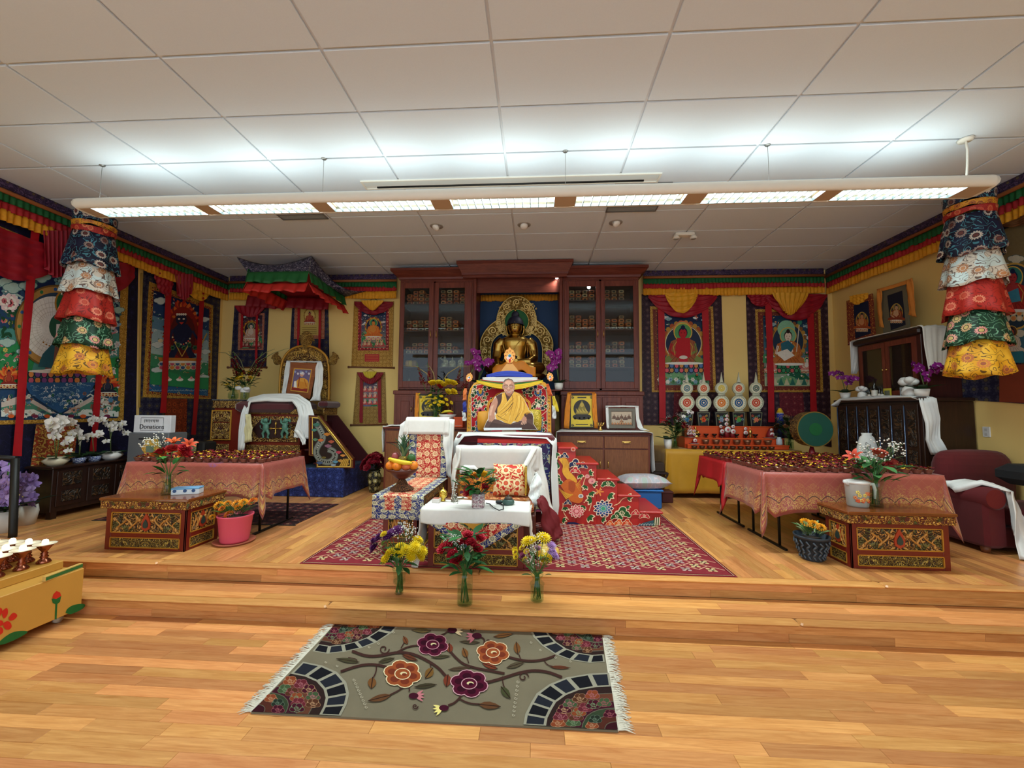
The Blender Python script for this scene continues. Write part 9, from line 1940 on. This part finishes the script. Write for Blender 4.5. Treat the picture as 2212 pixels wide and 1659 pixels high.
orchid('white orchid in a blue and white porcelain bowl next to the wide white bowl',(-5.82,5.05,zt),[[LQ(201,960),LQ(200,945),LQ(212,935),LQ(232,950)]],WH,pr=[(.05,0),(.075,.07),(.07,.07),(.04,.02)],ps=.09,n=6,lc='#d8d0a8',pcol=BWP)
orchid('tall white orchid in a wide white bowl on the low antique chest',(-5.8,5.24,zt),[[LQ(238,940),LQ(236,915),LQ(215,905),LQ(198,912)],[LQ(239,945),LQ(245,918),LQ(262,920),LQ(272,940)]],WH,pr=[(.07,0),(.13,.06),(.10,.1),(.05,.02)],ps=.11,n=9,lc='#d8d0a8')
DY=5.2;x0,x1=-5.53,-4.95;zb=1.27;t=thing('donation_box','grey metal donation box with a white card reading Donations','donation box',(-5.24,5.35,STAGE))
MB().box((x0,DY,STAGE),(x1,5.5,zb),.01).build('body',plain('#6e7174',.45,.3),t);MB().box((x0+.16,DY-.004,zb-.09),(x1-.16,DY,zb-.075)).build('slot',plain('#0c0c0c',.6),t)
MB().box((x0+.05,DY+.02,zb),(x1+.0,DY+.1,zb+.235),.004).build('card',plain('#d6d6da',.6),t)
m=MB();frame_box(m,x0+.15,x1-.1,zb+.03,zb+.205,DY+.017,DY+.02,.004);m.build('card_border',plain('#3a3a3e',.6),t)
cu=bpy.data.curves.new('lettering','FONT');cu.body='Donations';cu.size=.085;cu.align_x='CENTER';cu.extrude=.001;cu.materials.append(plain('#24242a',.6));o=bpy.data.objects.new('lettering_curve',cu);COL.objects.link(o);me=bpy.data.meshes.new_from_object(o.evaluated_get(bpy.context.evaluated_depsgraph_get()));bpy.data.objects.remove(o);o=bpy.data.objects.new('lettering',me);COL.objects.link(o);o.parent=t;o.location=Vector(((x0+x1)/2+.025,DY+.016,zb+.055))-WLOC[t.name];o.rotation_euler=(pi/2,0,0)
m=MB();xs=x0+.2;rnd=random.Random(2)
for i in range(9):
 x=xs+i*.024;m.tube([(x,DY+.016,zb+.175),(x+.018,DY+.016,zb+.175)],.0022,4);m.tube([(x+.004,DY+.016,zb+.175),(x+.002+.006*(i%2),DY+.016,zb+.158),(x+.01,DY+.016,zb+.145-.01*(i%3==0))],.0018,4);m.tube([(x+.014,DY+.016,zb+.173),(x+.012,DY+.016,zb+.15)],.0018,4)
m.build('script_lettering',plain('#24242a',.6),t)
q=GZ(323,990,1.03);t=thing('photo_stand','small scalloped golden picture frame on the pink clothed table','picture frame',(-4.75,5.05,.94));fx=GY(323,968,5.02);pts=[(fx.x+.11*(1+.12*cos(6*a))*cos(a),1.08+.125*(1+.12*cos(6*a))*sin(a))for a in[k*pi/18 for k in range(36)]]
m=MB();m.prism(pts,lambda a,b:(a,5.03,b),(0,.03,0));m.build('frame',brocade('#d0a040','#8a6020','#e0c070','#a8702a',20),t);MB().box((fx.x-.05,5.022,1.03),(fx.x+.05,5.029,1.11)).build('picture',plain('#6a7a6a',.5),t)
t=thing('side_table','small dark side table under the scalloped golden frame','table',(fx.x,5.05,STAGE));MB().box((fx.x-.14,4.97,.92),(fx.x+.14,5.15,.94),.004).build('table_top',M_ANT,t)
for dx in(-.12,.12):
 for y in(4.99,5.13):MB().box((fx.x+dx-.012,y-.012,STAGE),(fx.x+dx+.012,y+.012,.92)).build('leg',M_ANT,t)
t=thing('dark_case','dark case with a patterned green-gold cushion beside the gilded throne','case',(-4.35,5.6,STAGE));a=GY(370,965,5.6).x;b=GY(440,965,5.6).x;MB().box((a,5.6,STAGE),(b,5.85,1.12),.02).build('case',plain('#14100e',.6),t);pillow((a+b)/2-.03,5.57,1.0,b-a-.08,.28,.1,0,brocade('#6a6a44','#3a3a2a','#8a8a5a','#4a4a34',18),t,'cushion')
t=thing('metal_stand','black metal frame stand before the low antique chest','stand',(-5.2,4.0,STAGE));P0=GY(33,990,3.9);P1=GY(28,1150,3.9)
for pts,r in(([P0,P1,Vector((P1.x,3.9,STAGE))],.032),([P0,P0+Vector((-.6,0,.02))],.025),([P0+Vector((-.6,0,.02)),Vector((P1.x-.6,3.9,STAGE))],.03)):MB().tube(pts,r,10).build('tube',plain('#14120f',.5),t)
for lab,X,Y,x_,y0,y1 in(('tall violet stock flowers in a white pot behind the black stand',-5.35,4.05,12,1000,1090),('short violet stock flowers in a white pot beside the black stand',-5.42,4.33,58,1025,1090)):
 q=GY(x_,y1,Y);t=thing('potted_flowers',lab,'potted plant',(q.x,Y,STAGE));MB().lathe([(.08,.281),(.1,.42),(.09,.5),(.085,.5),(.07,.3)],18,(q.x,Y,0)).build('pot',plain('#d0ccc4',.4),t)
 MB().tube([(q.x,Y,.45),(q.x,Y,GY(x_,y0,Y).z)],.01,6).build('stem',M_STEM,t);rnd=random.Random(x_)
 for k in range(46):p_=GY(x_+rnd.uniform(-20,18)+(y1-y0)*.0,rnd.uniform(y0,y1),Y+rnd.uniform(-.06,.06));p_.x=max(p_.x,XL+.12);bloom(t,'orchid',rnd.choice(['#a488c4','#8f74b0','#b49ad0']),p_,(rnd.uniform(-.7,.7),-1,rnd.uniform(-.3,.5)),.11,'blossom','#8a6aa8')
 for k in range(6):bloom(t,'leaf','#1c2a1c',(q.x,Y,.5),(cos(k),sin(k)-.3,.4),.25,'leaf')
t=thing('lamp_cart','low mustard yellow wooden cart painted with red lotuses and green leaves','cart',(-4.1,2.6,0));M_CART=plain('#c48f3c',.5,var=.06);CXR=-3.47
MB().box((-4.75,1.9,.07),(CXR,3.0,.37),.004).build('lower_box',M_CART,t);MB().box((-4.7,1.95,.37),(-3.62,2.98,.43),.004).build('upper_tier',M_CART,t)
for x,y in((-3.56,2.92),(-3.56,2.0),(-4.65,2.92),(-4.65,2.0)):o=MB().tube([(x-.012,y,.03),(x+.012,y,.03)],.03,12).build('caster',plain('#c9c4b8',.5),t);MB().box((x-.02,y-.02,.05),(x+.02,y+.02,.07)).build('bracket',M_STEEL,o)
p=Paint((0,0,0),(0,1,0),(0,0,1),step=.0002,fn=lambda x,y:GX(x/3.95,1000+y/3.95,CXR+.001));p.n=Vector((1,0,0));RD='#c82c1c';GR='#20602c'
p.line([(475,1335),(478,1260),(482,1190)],17,GR);p.poly([(440,1160),(450,1195),(482,1210),(512,1185),(523,1130),(480,1150)],GR);p.poly([(445,1155),(455,1120),(482,1092),(512,1105),(522,1135),(480,1160)],RD)
p.poly(smoothpts([(558,1280),(570,1245),(620,1212),(690,1200),(730,1205),(720,1235),(660,1270),(600,1292)],2),GR);p.poly(smoothpts([(-40,1560),(30,1490),(110,1440),(200,1430),(250,1440),(150,1500),(40,1545)],2),GR)
for pts in([(-30,1240),(20,1235),(15,1290),(-30,1340)],[(10,1270),(62,1225),(70,1290),(30,1340)],[(72,1320),(110,1270),(155,1300),(120,1340),(80,1350)],[(20,1370),(70,1340),(105,1390),(80,1425),(40,1420)],[(-40,1390),(20,1400),(30,1450),(-30,1480)],[(-30,1340),(30,1345),(20,1395),(-40,1385)]):p.poly(smoothpts(pts+[pts[0]],2),RD)
p.done('painted_lotus',paintmat(.5,0,.3,'ct'),t)
a,b=GZ(95,1252,.385),GZ(175,1222,.385);t=thing('wooden_strip','yellow wooden strip with a green painted side on the cart ledge','strip',(a+b)/2);d=(b-a);n_=Vector((d.y,-d.x,0)).normalized()*.012
def bar(w0,w1,z0,z1):v=[a+n_*w0,b+n_*w0,b+n_*w1,a+n_*w1];return MB().add([(q.x,q.y,z0)for q in v]+[(q.x,q.y,z1)for q in v],[(0,1,2,3),(7,6,5,4),(0,4,5,1),(1,5,6,2),(2,6,7,3),(3,7,4,0)])
bar(-1,1,.371,.405).build('strip_body',plain('#cfa75a',.5),t);bar(1,1.12,.376,.399).build('green_side',plain('#2f6a34',.5),t)
M_LC=plain('#9a5a44',.22,.95,var=.15,scale=15);pr_=None;PL_=[(-3.70,2.93),(-3.70,2.80),(-3.70,2.67),(-3.70,2.54),(-3.70,2.41)]
k=0
for ci in range(4):
 for ri in range(5):
  x,y=-3.71-ci*.135,2.92-ri*.135+.0*ci;z=.4315
  if pr_ is None:
   pr_=thing('butter_lamp','copper goblet lamp with white dish and glowing ball on the yellow cart','lamp',(0,0,0),'goblet lamps on the yellow cart')
   MB().lathe([(.04,0),(.042,.008),(.03,.025),(.018,.035),(.026,.045),(.016,.058),(.022,.07),(.014,.08),(.028,.1),(.045,.125),(.048,.135),(.044,.133),(.02,.11)],18).build('goblet',M_LC,pr_,False)
   MB().lathe([(.02,.13),(.062,.137),(.066,.141),(.06,.142),(0,.138)],20).build('dish',plain('#d9cdb4',.4),pr_,False);MB().ball((0,0,.155),.019,10,8).build('flame_ball',glow('#fff4dc',3.5),pr_,False);o=pr_
  else:o=copy_tree(pr_)
  o.location=(x,y,z)
